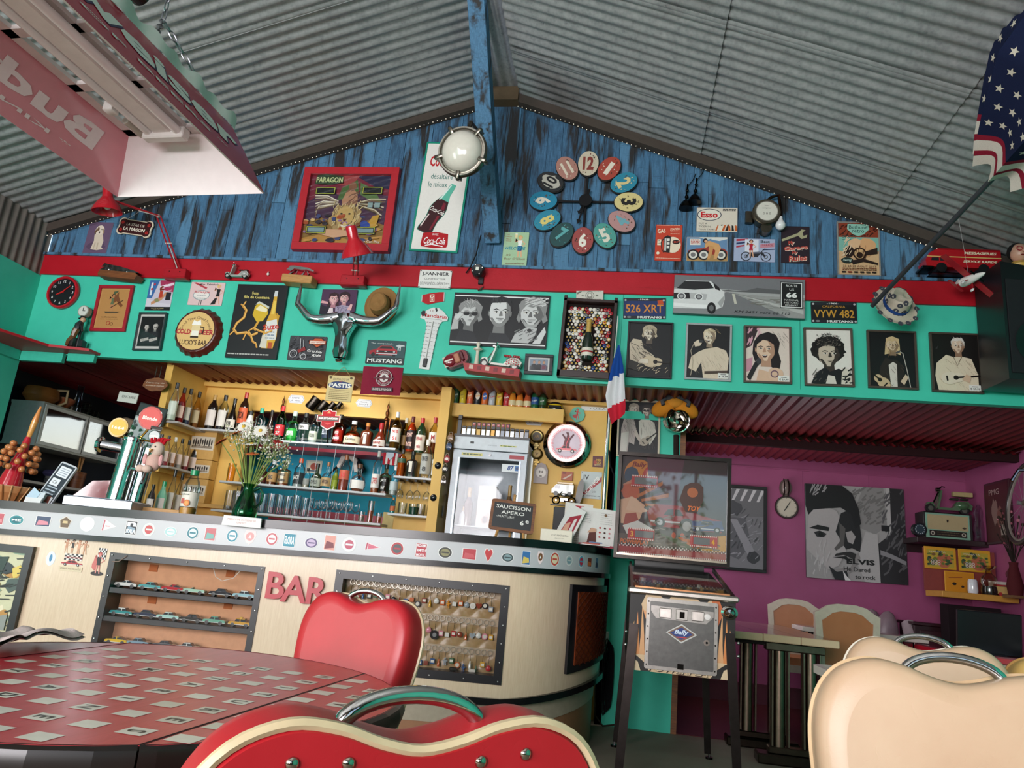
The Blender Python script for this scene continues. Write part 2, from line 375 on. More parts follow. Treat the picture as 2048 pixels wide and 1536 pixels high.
# roof sheets, one object each
ce=bpy.data.objects.new('ceiling',None);COL.link(ce);ce['kind']='structure'
def roof_side(x0,z0,x1,z1,rows,lap,shift):
 cols_=[YB-.35+i*.836 for i in range(11)]
 for r,(a,bq)in enumerate(rows):
  for i,y in enumerate(cols_):
   y1=min(y+.912,5.16);
   if y1-y<.1:continue
   pa=(x0+(x1-x0)*a,y,z0+(z1-z0)*a+.012*r+(i%2)*.004);dv=((x1-x0)*(bq-a),0,(z1-z0)*(bq-a))
   s=corr_sheet(pa,(0,y1-y,0),dv,0,.016,.086);s.oB('roof_sheet','galvanised',ce)
roof_side(RX0,RZ,XL-.25,RZ-(RX0-XL+.25)*(RZ-ELZ)/(RX0-XL),((0,.57),(.53,1.)),0,0)
roof_side(RX1,RZ+.02,XR+.3,RZ+.02-(XR+.3-RX1)*(RZ-ERZ)/(XR-RX1),((0,.36),(.33,.68),(.64,1.)),0,0)
for y in(-3.8,-1.9,0,1.9,3.8):
 s=corr_sheet((RX0-.06,y,RZ+.07+(y>3)*.01),(RX1-RX0+.14,0,0),(0,min(2,5.15-y),0),0,.022,.085);s.oB('ridge_sheet','galvanised',ce)
# rafters' edge battens along the gable and the string of tiny lamps
def batten(x0,x1,name):
 b=B();z0,z1=roofz(x0),roofz(x1)
 b.add([(x,y,z+d)for x,z in((x0,z0),(x1,z1))for y in(5.02,5.1)for d in(-.075,0)],[(0,1,5,4),(2,6,7,3),(0,4,6,2),(1,3,7,5),(0,2,3,1),(4,5,7,6)],'#4a423c');return struct(name,b,'matte')
batten(XL,RX0,'trim_1');batten(RX1,XR,'trim_2');
b=B();b.bX(RX0,RX1,5.0,5.1,RZ-.07,RZ+.05,'#5a4a38');struct('trim_3',b,'matte')
b=B();w=B()
for x0,x1 in((XL,RX0),(RX1,XR)):
 n=int((x1-x0)/.035);pts=[]
 for i in range(n+1):
  x=x0+(x1-x0)*i/n;z=roofz(x)-.095+R.uniform(-.006,.006);pts.append((x,5.045,z));b.bA(.0035,'#fff',5,3,(x,5.04,z-.006))
 w.tU(pts,.0022,4,'#22252a')
o=tH('string_lights','string of tiny warm lamps along both slopes of the gable','string lights',(0,5.04,4.5))
for nm,bb,mm,kd in(('wire',w,'matte',None),('bulbs',b,'bead','stuff')):
 for i in range(len(bb.v)):bb.v[i]=bb.v[i]-V((0,5.04,4.5))
 bb.oB(nm,mm,o,kind=kd)
# blue boards of the gable
gw=B();gw.bX(XL,XR,FY+.03,FY+.08,3.0,4.72,'#20262e');gw=struct('wall_back',gw,'navy')
x=XL
while x<XR-.02:
 w_=R.uniform(.105,.125);x1=min(x+w_,XR);z0=3.2;za,zb=roofz(x),roofz(x1);y=FY-R.uniform(0,.006)
# a few boards are butt-jointed from two lengths
 cuts=[z0]+([R.uniform(3.4,4.0)]if R.random()<.22 and min(za,zb)>3.9 else[])+[None]
 for q0,q1 in zip(cuts,cuts[1:]):
  t0,t1=(za,zb)if q1 is None else(q1-.004,)*2
  if min(t0,t1)<q0+.01:continue
  b=B();b.add([(x+.0015,y,q0),(x1-.0015,y,q0),(x1-.0015,y,t1),(x+.0015,y,t0),(x+.0015,FY+.03,q0),(x1-.0015,FY+.03,q0),(x1-.0015,FY+.03,t1),(x+.0015,FY+.03,t0)],[(0,1,2,3),(1,5,6,2),(4,0,3,7),(3,2,6,7),(0,4,5,1)])
  b.oB('board','blue_board',gw)
 x=x1
# red beam and teal fascia
b=B();b.bX(XL,2.47,FY-.035,FY+.1,3.03,3.205,'#a11',.004);struct('beam',b,'red_beam')
b=B();b.bX(XL,2.47,FY-.05,FY+.02,3.2,3.222,'#457');struct('trim_4',b,'blue_board')
b=B();b.bX(XL,2.75,FY-.012,FY+.03,2.37,3.04);b.bX(XL,2.75,FY-.014,FY+.05,2.345,2.375);struct('wall_fascia',b,'teal')
for x in(-.06,1.18):
 b=B();b.bX(x-.0015,x+.0015,FY-.0135,FY,2.38,3.03,'#2b8f7c');struct('trim_5',b,'matte')
# flat ceilings behind the fascia
cb=bpy.data.objects.new('ceiling_back',None);COL.link(cb);cb['kind']='structure'
for i in range(8):
 x=-5.55+i*.72;s=corr_sheet((x,FY+.03,CZ+.02+(i%2)*.003),(.78 if x<-.5 else .5,0,0),(0,3.3 if x<-3.8 else .8,0),0,.03,.08);s.oB('ceiling_sheet','maroon_sheet'if i<2 else'brown_sheet',cb)
for i in range(5):
 x=-.1+i*.7;s=corr_sheet((x,FY+.03,CZ+.03+(i%2)*.003),(.76,0,0),(0,1.62,0),0,.03,.08);s.oB('ceiling_sheet','maroon_sheet',cb)
 s=corr_sheet((x,6.55,CZ-.02+(i%2)*.003),(.76,0,0),(0,1.2,0),0,.03,.08);s.oB('ceiling_sheet','maroon_sheet',cb)
b=B();b.bX(-.05,3.3,6.6,6.66,CZ-.09,CZ-.02,'#2a0f12');struct('beam_back_room',b,'matte')
b=B();b.bX(-5.6,3.6,FY+.05,8.7,CZ+.08,CZ+.14);struct('ceiling_void',b,'navy')
# bar recess
b=B();b.bX(-5.6,-5.5,5.1,8.6,0,CZ+.05);struct('wall_alcove_left',b,'navy')
b=B();b.bX(-5.6,-3.6,8.5,8.6,0,CZ+.05);struct('wall_alcove_back',b,'navy')
b=B();b.bX(-3.70,-3.64,5.27,5.84,.0,CZ+.03);struct('wall_partition',b,'yellow')
HX0,HX1,HZ0,HZ1=-3.19,-1.80,1.2,2.13
b=B();b.bX(-3.66,HX0,5.8,5.86,0,CZ+.05);b.bX(HX1,-1.36,5.8,5.86,0,CZ+.1);b.bX(-1.36,-.71,5.8,5.86,2.0,CZ+.1);b.bX(-.71,-.05,5.8,5.86,0,CZ+.1);b.bX(HX0,HX1,5.8,5.86,HZ1,CZ+.05);b.bX(HX0,HX1,5.8,5.86,0,HZ0);struct('wall_bar',b,'yellow')
b=B();b.bX(-3.66,-1.5,5.74,5.8,2.31,2.345);b.bX(-1.42,-.1,5.72,5.8,2.335,2.36);struct('trim_6',b,'yellow')
b=B();b.bX(-1.45,-1.37,5.5,5.8,0,2.36);struct('wall_fridge_side',b,'yellow')
# hatch behind the bottles: turquoise room seen through the wall
b=B();b.bX(HX0-.3,HX1+.3,6.5,6.55,1.0,2.3,'#0f9fc0');struct('wall_hatch',b,'cyan')
b=B();b.bX(HX0,HX1,6.46,6.5,2.02,2.14,'#1d6b50');b.bX(HX0,HX1,6.44,6.5,2.0,2.02,'#d8e4dc');struct('trim_7',b,'paint')
b=B();b.bX(HX0-.2,HX1+.2,6.2,6.5,1.87,1.9,'#b5304a');struct('trim_8',b,'paint')
b=B();b.bX(HX0,HX1,6.45,6.5,1.25,1.36,'#c24a60');b.bX(HX1-.3,HX1-.2,6.44,6.5,1.2,1.4,'#e6d78c');struct('trim_9',b,'paint')
s=corr_sheet((HX0-.1,5.87,2.16),(HX1-HX0+.2,0,0),(0,.7,0),0,.03,.09);struct('ceiling_hatch',s,'maroon_sheet')
# teal post wall and back room
b=B();b.bX(-.1,.43,5.65,5.72,0,CZ+.05);b.bX(-.1,-.05,5.65,5.8,0,2.4);struct('wall_post',b,'teal')
b=B();b.bX(-.1,.43,5.632,5.65,2.22,2.28);struct('trim_10',b,'teal')
b=B();b.bX(.43,.47,5.645,5.75,0,CZ);struct('trim_11',b,'wood')
b=B();b.bX(.44,3.3,7.6,7.7,0,CZ);struct('wall_pink',b,'pink')
b=B();b.bX(.44,3.28,7.585,7.6,0,.16);b.bX(.44,3.28,7.58,7.6,.16,.18);struct('baseboard_pink',b,'dado')
b=B();b.bX(.44,3.28,7.59,7.6,2.22,2.232);struct('trim_12',b,'pink')
b=B();b.bX(3.28,3.38,5.1,7.7,0,CZ);struct('wall_pink_right',b,'pink')
b=B();b.bX(.34,.44,5.72,7.7,0,CZ);struct('wall_pink_left',b,'pink')
for x in(1.78,2.4):
 b=B();b.bX(x-.001,x+.001,7.5985,7.6,2.0 if x<2 else 2.1,2.22,'#5c2d4c');struct('trim_13',b,'matte')
# rear wall with three openings, posts, ground and hedge outside
b=B();op=[(-4.65,-2.35),(-2.05,-.35),(.4,1.9)]
xs=[XL]+[q for o_ in op for q in o_]+[XR]
for i in range(0,len(xs),2):b.bX(xs[i],xs[i+1],YB-.1,YB,0,4.7 if i else 4.2)
b.bX(XL,XR,YB-.1,YB,0,.9);b.bX(XL,XR,YB-.1,YB,2.95,3.35);b.bX(-4,1.6,YB-.1,YB,3.3,3.75);b.bX(-2.6,.4,YB-.1,YB,3.7,4.3);struct('wall_rear',b,'render')
for i,(a,c)in enumerate(op):
 b=B()
 for x in(a,(a+c)/2+.12,c):b.bX(x-.025,x+.025,YB-.08,YB-.02,.9,2.95,'#8c2226')
 b.bX(a,c,YB-.08,YB-.02,.9,.95,'#8c2226');b.bX(a,c,YB-.08,YB-.02,2.9,2.95,'#8c2226');struct('window_%d'%(i+1),b,'paint')
b=B();b.bX(-40,40,-40,-3.6,-.2,-.05);struct('ground',b,'gravel')
def shrub(x,y,r,h):
 b=B();
 for _ in range(420):
  a,z=R.uniform(0,2*PI),R.random();rr=r*math.sqrt(max(.05,1-(z*1.6-.7)**2))*R.uniform(.75,1.05);p=V((rr*math.cos(a),rr*math.sin(a),z*h));s_=R.uniform(.07,.13);d=V((R.uniform(-1,1),R.uniform(-1,1),R.uniform(-1,1)))*s_;e=V((R.uniform(-1,1),R.uniform(-1,1),R.uniform(-1,1)))*s_
  b.add([p,p+d,p+d+e,p+e],[(0,1,2,3)])
 o=tH('shrub','green shrub outside beyond the rear windows','shrub',(x,y,-.05),group='shrubs outside the rear windows');b.oB('foliage','leaf',o,kind='stuff');t=B();t.rod((0,0,0),(0,0,h*.8),.04,6);t.oB('trunk','wood',o)
for x,y,r_,h in((.1,-6.6,.75,3.6),(1.15,-6.4,.7,3.9),(-3.4,-7,.9,1.4),(-1.2,-7.4,.9,1.6)):shrub(x,y,r_,h)
#  flat pictures: drawing helpers
def bL(cx,cy,rx,ry,n=26,j=.08,rng=None):
 g=rng or R
 return[(cx+rx*math.cos(2*PI*i/n)*(1+g.uniform(-j,j)),cy+ry*math.sin(2*PI*i/n)*(1+g.uniform(-j,j)))for i in range(n)]
def hE(a,cx,cy,s,skin='#d9cbb8',sh='#7a6858',hair='#121212',hs='short',turn=.1,beard=None,glasses=False,open_=False):
 k=a.h/a.w
 X=lambda x,y:(cx+x*s*k,cy+y*s)
 Pp=lambda pts,c:a.p([X(x,y)for x,y in pts],c)
 if hs=='afro':Pp(bL(0,.18,.62,.56,40,.09),hair)
 elif hs=='long':Pp([(-.2,.52),(.12,.54),(.36,.4),(.44,.1),(.46,-.35),(.5,-.72),(.3,-.62),(-.3,-.64),(-.5,-.7),(-.46,-.3),(-.42,.15),(-.36,.4)],hair)
 elif hs=='big':Pp([(-.25,.62),(.1,.75),(.42,.62),(.56,.3),(.5,-.1),(.6,-.5),(.52,-.95),(.22,-.75),(-.2,-.3),(-.42,-.55),(-.52,-.2),(-.48,.3)],hair)
 elif hs=='shag':Pp([(-.3,.5),(0,.6),(.3,.52),(.5,.3),(.46,0),(.54,-.22),(.4,-.34),(.3,-.1),(-.3,-.1),(-.4,-.36),(-.5,-.2),(-.42,.1),(-.46,.3)],hair)
 else:Pp([(-.3,.5),(0,.6),(.28,.54),(.42,.3),(.4,0),(-.38,0),(-.42,.3)],hair)
 Pp([(-.17,-.35),(.19,-.35),(.22,-.75),(-.2,-.75)],sh)
 Pp([(-.36,-.02),(-.42,.06),(-.42,-.1),(-.36,-.16)],sh);Pp([(.36,-.02),(.41,.06),(.41,-.1),(.36,-.16)],sh)
 Pp([(-.34,.3),(-.2,.42),(.2,.42),(.34,.3),(.37,0),(.33,-.25),(.2,-.44),(.06,-.5),(-.06,-.5),(-.2,-.44),(-.33,-.25),(-.37,0)],skin)
 t=turn
 Pp([(.14+t,.4),(.34,.3),(.37,0),(.33,-.25),(.2,-.44),(.06,-.5),(.1,-.35),(.2,-.2),(.12+t,-.06),(.22,.05)],sh)
 Pp([(-.33,-.2),(-.2,-.44),(-.06,-.5),(-.12,-.36),(-.24,-.2)],sh)
 for q in(-1,1):
  x=.16*q+t*.4
  Pp([(x-.11,.1),(x,.145),(x+.11,.1),(x+.1,.075),(x,.11),(x-.1,.07)],hair)
  Pp([(x-.09,.02),(x,.055),(x+.09,.015),(x,-.025)],'#ece6dc');Pp(bL(x+.01,.015,.032,.034,8,0),'#0d0c0c');Pp([(x-.1,.02),(x,.062),(x+.1,.02),(x,.04)],'#111')
 Pp([(t*.5-.02,.06),(t*.5+.03,.05),(t*.6+.07,-.12),(t*.6-.05,-.14),(t*.6-.07,-.11)],sh)
 Pp([(t*.5-.12,-.272),(t*.5,-.25),(t*.5+.13,-.272),(t*.5,-.268)],'#2a1a18')
 if open_:Pp([(t*.5-.1,-.26),(t*.5+.11,-.26),(t*.5+.05,-.36),(t*.5-.04,-.36)],'#3a1214');Pp([(t*.5-.07,-.265),(t*.5+.07,-.265),(t*.5+.06,-.285),(t*.5-.06,-.285)],'#eee')
 else:Pp([(t*.5-.1,-.29),(t*.5+.1,-.29),(t*.5,-.33)],sh)
 if beard:Pp([(-.3,-.2),(-.2,-.44),(-.06,-.53),(.06,-.53),(.2,-.44),(.3,-.2),(.14,-.36),(0,-.4),(-.14,-.36)],beard);Pp([(-.13,-.2),(.15,-.2),(.12,-.24),(-.1,-.24)],beard)
 if glasses:
  for q in(-1,1):Pp(bL(.16*q+t*.4,.0,.13,.09,14,0),'#17181a')
  Pp([(-.36,.04),(.36,.04),(.36,.02),(-.36,.02)],'#555')
# fringe
 if hs=='afro':Pp([(-.36,.2),(-.2,.3),(0,.34),(.2,.3),(.36,.2),(.4,.46),(0,.56),(-.4,.46)],hair)
 elif hs in('short','grey'):Pp([(-.38,.22),(-.3,.34),(-.05,.36),(.22,.38),(.38,.18),(.36,.46),(0,.58),(-.34,.46)],hair)
 elif hs=='slick':Pp([(-.38,.16),(-.32,.36),(0,.4),(.3,.36),(.38,.1),(.44,.4),(.2,.7),(-.2,.68),(-.44,.4)],hair)
 elif hs=='big':Pp([(-.38,-.1),(-.34,.2),(-.1,.4),(.1,.36),(.32,.2),(.38,-.3),(.5,.2),(.1,.6),(-.36,.5)],hair)
 else:Pp([(-.4,-.12),(-.34,.1),(-.22,.26),(.02,.2),(.2,.3),(.33,.1),(.4,-.1),(.42,.4),(0,.58),(-.4,.42)],hair)
def sK(a,n,x0,y0,x1,y1,c,ln=8,wd=.8,ang=.8,rng=None):
 g=rng or R
 for _ in range(n):
  x,y=g.uniform(x0,x1),g.uniform(y0,y1);t=ang+g.uniform(-.35,.35);l=ln*g.uniform(.5,1.2)
  a.p([(x,y),(x+l*math.cos(t),y+l*math.sin(t)),(x+l*math.cos(t)+wd*.4,y+l*math.sin(t)-wd),(x+wd*.5,y-wd)],c)
def tL(a,x0,x1,y0,y1,n,c,h=1.2,rng=None):
 g=rng or R
 for i in range(n):
  y=y1-(y1-y0)*i/max(1,n-1);x=x0
  while x<x1-2:
   w=min(g.uniform(2,7),x1-x);a.r(x,y,x+w,y+h,c);x+=w+1.2
def cS(a,x,y,w,h,body,glass='#222',roof=None,wheel='#111',hub='#ccc'):
 f=lambda u,v:(x+u*w,y+v*h)
 a.p([f(*q)for q in((0,.2),(.02,.5),(.22,.58),(.34,.95),(.62,.98),(.76,.6),(.98,.52),(1,.22))],body)
 a.p([f(*q)for q in((.27,.58),(.36,.88),(.48,.9),(.48,.58))],glass);a.p([f(*q)for q in((.51,.58),(.51,.9),(.61,.9),(.7,.6))],glass)
 a.p([f(*q)for q in((0,.2),(1,.22),(1,.3),(0,.28))],'#d8d8d8')
 for u in(.2,.8):
  k=a.h/a.w;r=.26*h;a.e(x+u*w,y+.2*h,r*k,r,wheel,16);a.e(x+u*w,y+.2*h,r*k*.55,r*.55,hub,12)
def car_front(a,x,y,w,h,body,dark='#15161a'):
 f=lambda u,v:(x+u*w,y+v*h)
 a.p([f(*q)for q in((.0,.3),(.02,.62),(.12,.7),(.26,.98),(.74,1.),(.88,.72),(.99,.6),(1,.28),(.9,.1),(.1,.1))],body)
 a.p([f(*q)for q in((.2,.72),(.3,.94),(.71,.95),(.8,.73))],dark);a.p([f(*q)for q in((.06,.34),(.08,.54),(.92,.53),(.94,.34))],dark)
 a.p([f(*q)for q in((.0,.2),(1,.2),(1,.27),(0,.27))],'#c9cdd2')
 for u in(.14,.86):a.e(*f(u,.45),None,.09*h,'#e8e8ea');a.e(*f(u,.45),None,.055*h,'#888')
 for u in(.13,.87):a.p([f(u-.06,.0),f(u+.06,.0),f(u+.07,.2),f(u-.07,.2)],'#0c0c0d')
 a.p([f(.44,.42),f(.56,.42),f(.54,.5),f(.46,.5)],'#bbb')
def fG(a,x,y,h,skin='#d9a27c',dress='#b12',hair='#5b2d12',pose=0):
 k=a.h/a.w;X=lambda u,v:(x+u*h*k,y+v*h);Pp=lambda p_,c:a.p([X(*q)for q in p_],c);l=.12*pose
 Pp([(-.07,0),(-.02,0),(.0,.48),(-.09,.48)],skin);Pp([(.05+l,0),(.1+l,0),(.08,.48),(0,.48)],skin)
 Pp([(-.11,.4),(.1,.4),(.07,.58),(.11,.78),(-.11,.78),(-.07,.58)],dress);Pp([(.1,.78),(.22+l,.62),(.12,.5),(.1,.53),(.17+l,.62),(.08,.72)],skin);Pp([(-.1,.78),(-.24,.66),(-.2,.86),(-.17,.86),(-.2,.68),(-.09,.72)],skin)
 Pp(bL(0,.92,.1,.1,14,.1),hair);Pp(bL(.01,.89,.06,.075,12,0),skin);Pp([(-.03,.84),(.04,.84),(.03,.77),(-.03,.77)],skin)
def coke_script(a,cx,cy,w,c='#fff',h=9):
 a.t('Coca-Cola',cx,cy,h,c,w=w,shear=.35,bold=.012);a.line([(cx-w*.42,cy-h*.75),(cx-w*.1,cy-h*.55),(cx+w*.42,cy-h*.8)],h*.13,c)
#  pictures on the blue gable
def art(a):
 a.r(0,0,100,100,'#6a5570');a.p(bL(50,22,40,14),'#5a4862')
 a.p([(30,12),(36,40),(32,58),(46,66),(66,62),(76,40),(74,20),(84,14),(70,12),(58,10)],'#d8cbb8');a.p(bL(50,74,19,16,20,.05),'#e2d6c6');a.p([(34,78),(28,66),(33,60),(42,74)],'#6b5340');a.p([(64,80),(72,68),(67,62),(59,76)],'#a58e76')
 a.p(bL(42,78,5,6,10,0),'#7a604a');a.e(44,77,1.8,2,'#111');a.e(57,77,1.8,2,'#111');a.e(50,67,3.4,2.6,'#16100d');a.line([(50,65),(50,61),(45,60)],1,'#43352c');a.p([(40,12),(44,12),(46,34),(41,34)],'#c2b29c');a.p([(54,12),(59,12),(58,34),(53,34)],'#c2b29c')
sG('photograph','colour photo of a white puppy sitting, pinned at the left of the blue boards','photo',[(181,445),(229,446),(213,509),(168,506)],art,'#d9d2da',thick=.003,off=.006)
# hanging bone
c,w,h,an,_=rect4([(240,440),(309,444),(309,478),(240,472)],Y=FY)
o=tH('hanging_sign','bone shaped sign reading LA STAR DE LA MAISON hung on a wire','sign',c+V((0,-.03,0)),(0,.12,0))
def bone(w,h):
 p=[]
 for cx,cz,a0,a1 in((w*.38,h*.25,-.6,2.4),(-w*.38,h*.25,.8,3.8),(-w*.38,-h*.25,2.5,5.5),(w*.38,-h*.25,3.9,6.9)):
  p+=[(cx+h*.25*math.cos(a0+(a1-a0)*i/7),cz+h*.25*math.sin(a0+(a1-a0)*i/7))for i in range(8)]
 return p
b=B();b.pR(bone(w,h),0,.01,'#d8cbb4');b.oB('plate','print',o)
a=Art(w,h);a.b.pR(bone(w*.94,h*.88),-.002,.0,'#3a1518');a.y=-.0021;a.t('LA STAR DE',50,64,15,'#e9e0d0',w=52);a.t('LA MAISON',50,38,20,'#f2ead8',w=62,bold=.02)
for x,y in((12,70),(12,28),(88,72),(88,28)):a.e(x,y,None,9,'#b5302c',10);a.e(x,y,None,5,'#8d1c1c',5)
a.oB('print',o)
b=B();b.tU([(-w*.3,0,h*.42),(.03,0,h*1.2),(w*.34,0,h*.42)],.0015,5,'#ddd');b.oB('wire','metal',o)
# backglass in the red frame: a made-up fantasy scene around the title
def art(a):
 g=random.Random(3);a.r(0,0,100,100,'#4a3048')
 a.p([(0,60),(0,100),(100,100),(100,70),(70,78),(40,70),(20,80)],'#7a2a3c');a.p([(55,100),(100,100),(100,80),(80,84)],'#2b2c48');a.p([(25,100),(60,100),(50,84),(30,88)],'#a34a4a')
 a.p([(0,0),(0,30),(20,38),(50,26),(80,36),(100,28),(100,0)],'#8a6a34');a.p([(0,8),(30,16),(60,6),(100,14),(100,0),(0,0)],'#b98a44')
 a.p([(36,64),(40,82),(58,94),(62,74),(56,66)],'#4d6b3c');a.p([(62,90),(80,80),(92,60),(74,66),(64,72)],'#5c7a48')
 for i in range(9):a.line([(38,62-i*.6),(24-i*1.5,70-i*2.6),(8+i*.6,70-i*4)],1.6,('#e8e0cc','#b8ac92','#6d5b48')[i%3]);a.line([(62,60-i*.5),(78+i,66-i*2.6),(96-i*.4,66-i*4)],1.6,('#d8cfb0','#7c6848','#3f3328')[i%3])
 a.p(bL(52,64,9,16,16,.12),'#b98a6a');a.p(bL(53,84,5,6,12,.1),'#8a5f48');sK(a,30,46,52,60,78,'#7d5844',7,1)
 a.p(bL(50,38,19,20,36,.14),'#a98d5c');sK(a,70,33,22,66,54,'#d9c48e',9,1.2,1.2,g);sK(a,40,33,20,66,50,'#5b4a34',9,1.2,1.9,g);a.p(bL(50,40,11,14,20,.04),'#c8a868');a.e(45,43,1.6,1.3,'#222');a.e(55,43,1.6,1.3,'#222');a.p([(47,36),(53,36),(50,30)],'#5a2c22');a.p([(45,27),(55,27),(50,22)],'#e8e0d0')
 for _ in range(60):
  x,y=g.uniform(2,96),g.uniform(4,40);a.p(bL(x,y,g.uniform(2,5),g.uniform(1,3.4),9,.25,g),g.choice(['#c9984a','#7b4a2c','#3e4a78','#8f6a9a','#d8b878','#a8532e','#2f2730']))
 a.p([(18,14),(40,8),(62,12),(60,18),(44,20),(26,20)],'#d6a884');a.p([(74,16),(84,40),(92,42),(88,16)],'#c69a3c');a.p(bL(76,26,6,7,12,.2),'#2f4a9a')
 a.p([(6,86),(8,99),(20,100),(40,98),(41,88),(24,85)],'#2d4428');a.t('PARAGON',24,92,8,'#c9d89a',w=33,bold=.03)
 for x,y,f in((10,72,'#1c2224'),(68,73,'#1c2224'),(6,15,'#7f9ca0'),(66,15,'#7f9ca0')):
  a.r(x-1.4,y-1.4,x+23.4,y+9.4,'#16170f');a.r(x-.8,y-.8,x+22.8,y+8.8,'#b9c24c');a.r(x,y,x+22,y+8,'#0f1312');a.r(x+1,y+1,x+21,y+7,f)
 a.r(76,52,82,59,'#8fa8a6');a.r(84,52,91,59,'#8fa8a6');a.t('Four Can Play',84,3,4,'#eee',w=26)
sG('pinball_backglass','old pinball backglass lettered PARAGON in a broad red frame','picture',[(616,341),(803,342),(781,509),(587,504)],art,'#222',frame='#b3202c',fw=.062,fd=.035,thick=.02,off=.006,glass=True)
# soda sign
def art(a):
 a.r(0,0,100,100,'#0f8a72');a.r(4,1.6,96,98.4,'#e9e6e0')
 a.t('Coca-Cola',50,82,10,'#c01822',w=72,bold=.03);a.t('désaltère',44,68,5,'#1c6f66',w=46);a.t('le mieux',38,60.5,5,'#1c6f66',w=40)
 q=math.radians(-24);ca,sa=math.cos(q),math.sin(q);k=a.w/a.h
 def T(u,v):return(46+(u*ca-v*sa)/k,37+(u*sa+v*ca))
 prof=[(2.2,26),(2.5,24),(2.6,16),(4.5,10),(6.4,4),(6.9,0),(6.2,-4),(5.4,-9),(5.8,-14),(6.4,-19),(6,-22)]
 full=[(-r,z)for r,z in prof]+[(r,z)for r,z in reversed(prof)]
 a.p([T(u*1.08,v-.5)for u,v in full],'#12806c');a.p([T(u,v)for u,v in full],'#3a141a');a.p([T(u,v)for u,v in full[:4]+full[-4:]],'#5fb8a2');a.p([T(u,v)for u,v in((-2,25),(-1,25),(-2.6,10),(-4,8))],'#dff0ea');a.p([T(u,v)for u,v in((2.6,-4),(4.6,-4),(4.6,-18),(3,-18))],'#7a2030');a.p([T(u,v)for u,v in((-5,-6),(-4,-6),(-4.6,-19),(-5.6,-18))],'#e8d8d4');a.p([T(u,v)for u,v in((1,8),(3.4,8),(5,2),(2,2))],'#7a2030')
 a.fn=None;p0=T(0,-.5);a.t('Coca-Cola',p0[0],p0[1],4.2,'#f2ece6',w=33,shear=.3,bold=.015,rot=q+.02)
 a.p([(22,6.5),(24,16),(50,17.5),(76,16),(78,6.5),(76,4.2),(50,3),(24,4.2)],'#b3141e');a.t('BUVEZ',50,15.2,1.6,'#fff',w=12);coke_script(a,50,9.6,44,h=6)
sG('enamel_sign','tall white soda sign with a green edge and a leaning cola bottle','sign',[(849,285),(944,290),(920,507),(825,504)],art,'#0f8a72',thick=.012,off=.006,rad=.004)
def art(a):
 a.r(1.5,1,98.5,99,'#a8c7a2');a.t('The',16,92,3.4,'#a34a38',shear=.2);a.t('Happy',19,86.5,4,'#a34a38',w=26,shear=.2);a.t('Hour',19,80,4,'#a34a38',w=20,shear=.2);a.t('Gang!',20,74,4,'#a34a38',w=22,shear=.2)
 fG(a,66,28,62,'#e0b08c','#f2f2ee','#d8b060',.3);a.p([(58,46),(74,46),(77,60),(57,60)],'#25588f');a.r(44,84,54,94,'#e7d9a8');a.r(44,93,54,96,'#fff')
 a.t('WELCOME',48,53,9,'#2f8fa0',w=84,shear=.2,bold=.03);a.t("It's",24,34,6,'#7a2a22',w=18,shear=.25);a.t("Beer O'Clock",50,23,6,'#7a2a22',w=86,shear=.25);a.t('somewhere',52,10,6,'#7a2a22',w=74,shear=.25)
sG('tin_sign',"small pale green tin sign ending in It's Beer O'Clock somewhere",'sign',[(1008,465),(1059,466),(1053,535.5),(1005,534)],art,'#8fb08a',thick=.003,off=.006,rad=.008)
def art(a):
 a.r(1,1,99,99,'#c8452f');a.t('GAS',22,82,12,'#f3e2c8',w=30,rot=.1,bold=.03);a.t('STATION',73,88,6,'#f3e2c8',w=38,rot=.1,bold=.02);tL(a,56,92,74,79,2,'#f3e2c8',1.2);tL(a,4,90,96,97,1,'#f3d8c0',1)
 a.e(66,44,30,22,'#f0e0c8');a.e(78,52,14,6,'#1b1a1a');a.t('25/7',78,52,5,'#e0503a',w=18)
 a.p([(32,24),(56,22),(58,66),(46,70),(32,64)],'#1d1c1d');a.p([(35,28),(42,27),(42,62),(35,61)],'#cfcfca');
 for y in(34,44,54):a.r(44,y,54,y+7,'#e8e6de')
 a.p([(8,42),(22,42),(22,58),(8,58)],'#f0e0c8');tL(a,10,20,46,54,3,'#222',1.4);a.line([(30,60),(22,50),(26,30),(34,22)],2,'#1d1c1d');tL(a,4,94,6,6,1,'#f3d8c0',1.4);a.e(12,20,6,4,'#f0e0c8')
sG('tin_sign','red tin sign reading GAS STATION with a black petrol pump','sign',[(1311,450),(1365,451),(1362,524),(1309.6,522)],art,'#8c2a1e',thick=.003,off=.006,rad=.008)
def art(a):
 a.r(.6,1,99.4,99,'#ded5c6');a.e(31,70,30,25,'#1d2c44',28);a.e(31,70,28,22.5,'#e8e2d4',28);a.t('Esso',31,70,26,'#c8242c',w=42,bold=.035)
 a.t('PUT A',16,33,7,'#1c1a1a',w=20);a.t('TIGER IN',20,21,7,'#1c1a1a',w=29);a.t('YOUR TANK!',25,9,7,'#1c1a1a',w=40);tL(a,64,96,86,92,2,'#2a2826',3)
 for i in range(7):a.p([(46+i*8,4),(52+i*8,4),(56+i*8-(i>3)*6,26+R.uniform(-4,6)),(52+i*8-(i>3)*6,28)],('#c8622a','#1f1a18')[i%2])
 a.p([(50,4),(62,2),(66,24),(54,26)],'#e8e0d0')
sG('tin_sign','cream tin sign with a big Esso oval and red letters','sign',[(1394,416),(1475,417),(1474,465.5),(1392,464)],art,'#b8ad9c',thick=.003,off=.006,rad=.006)
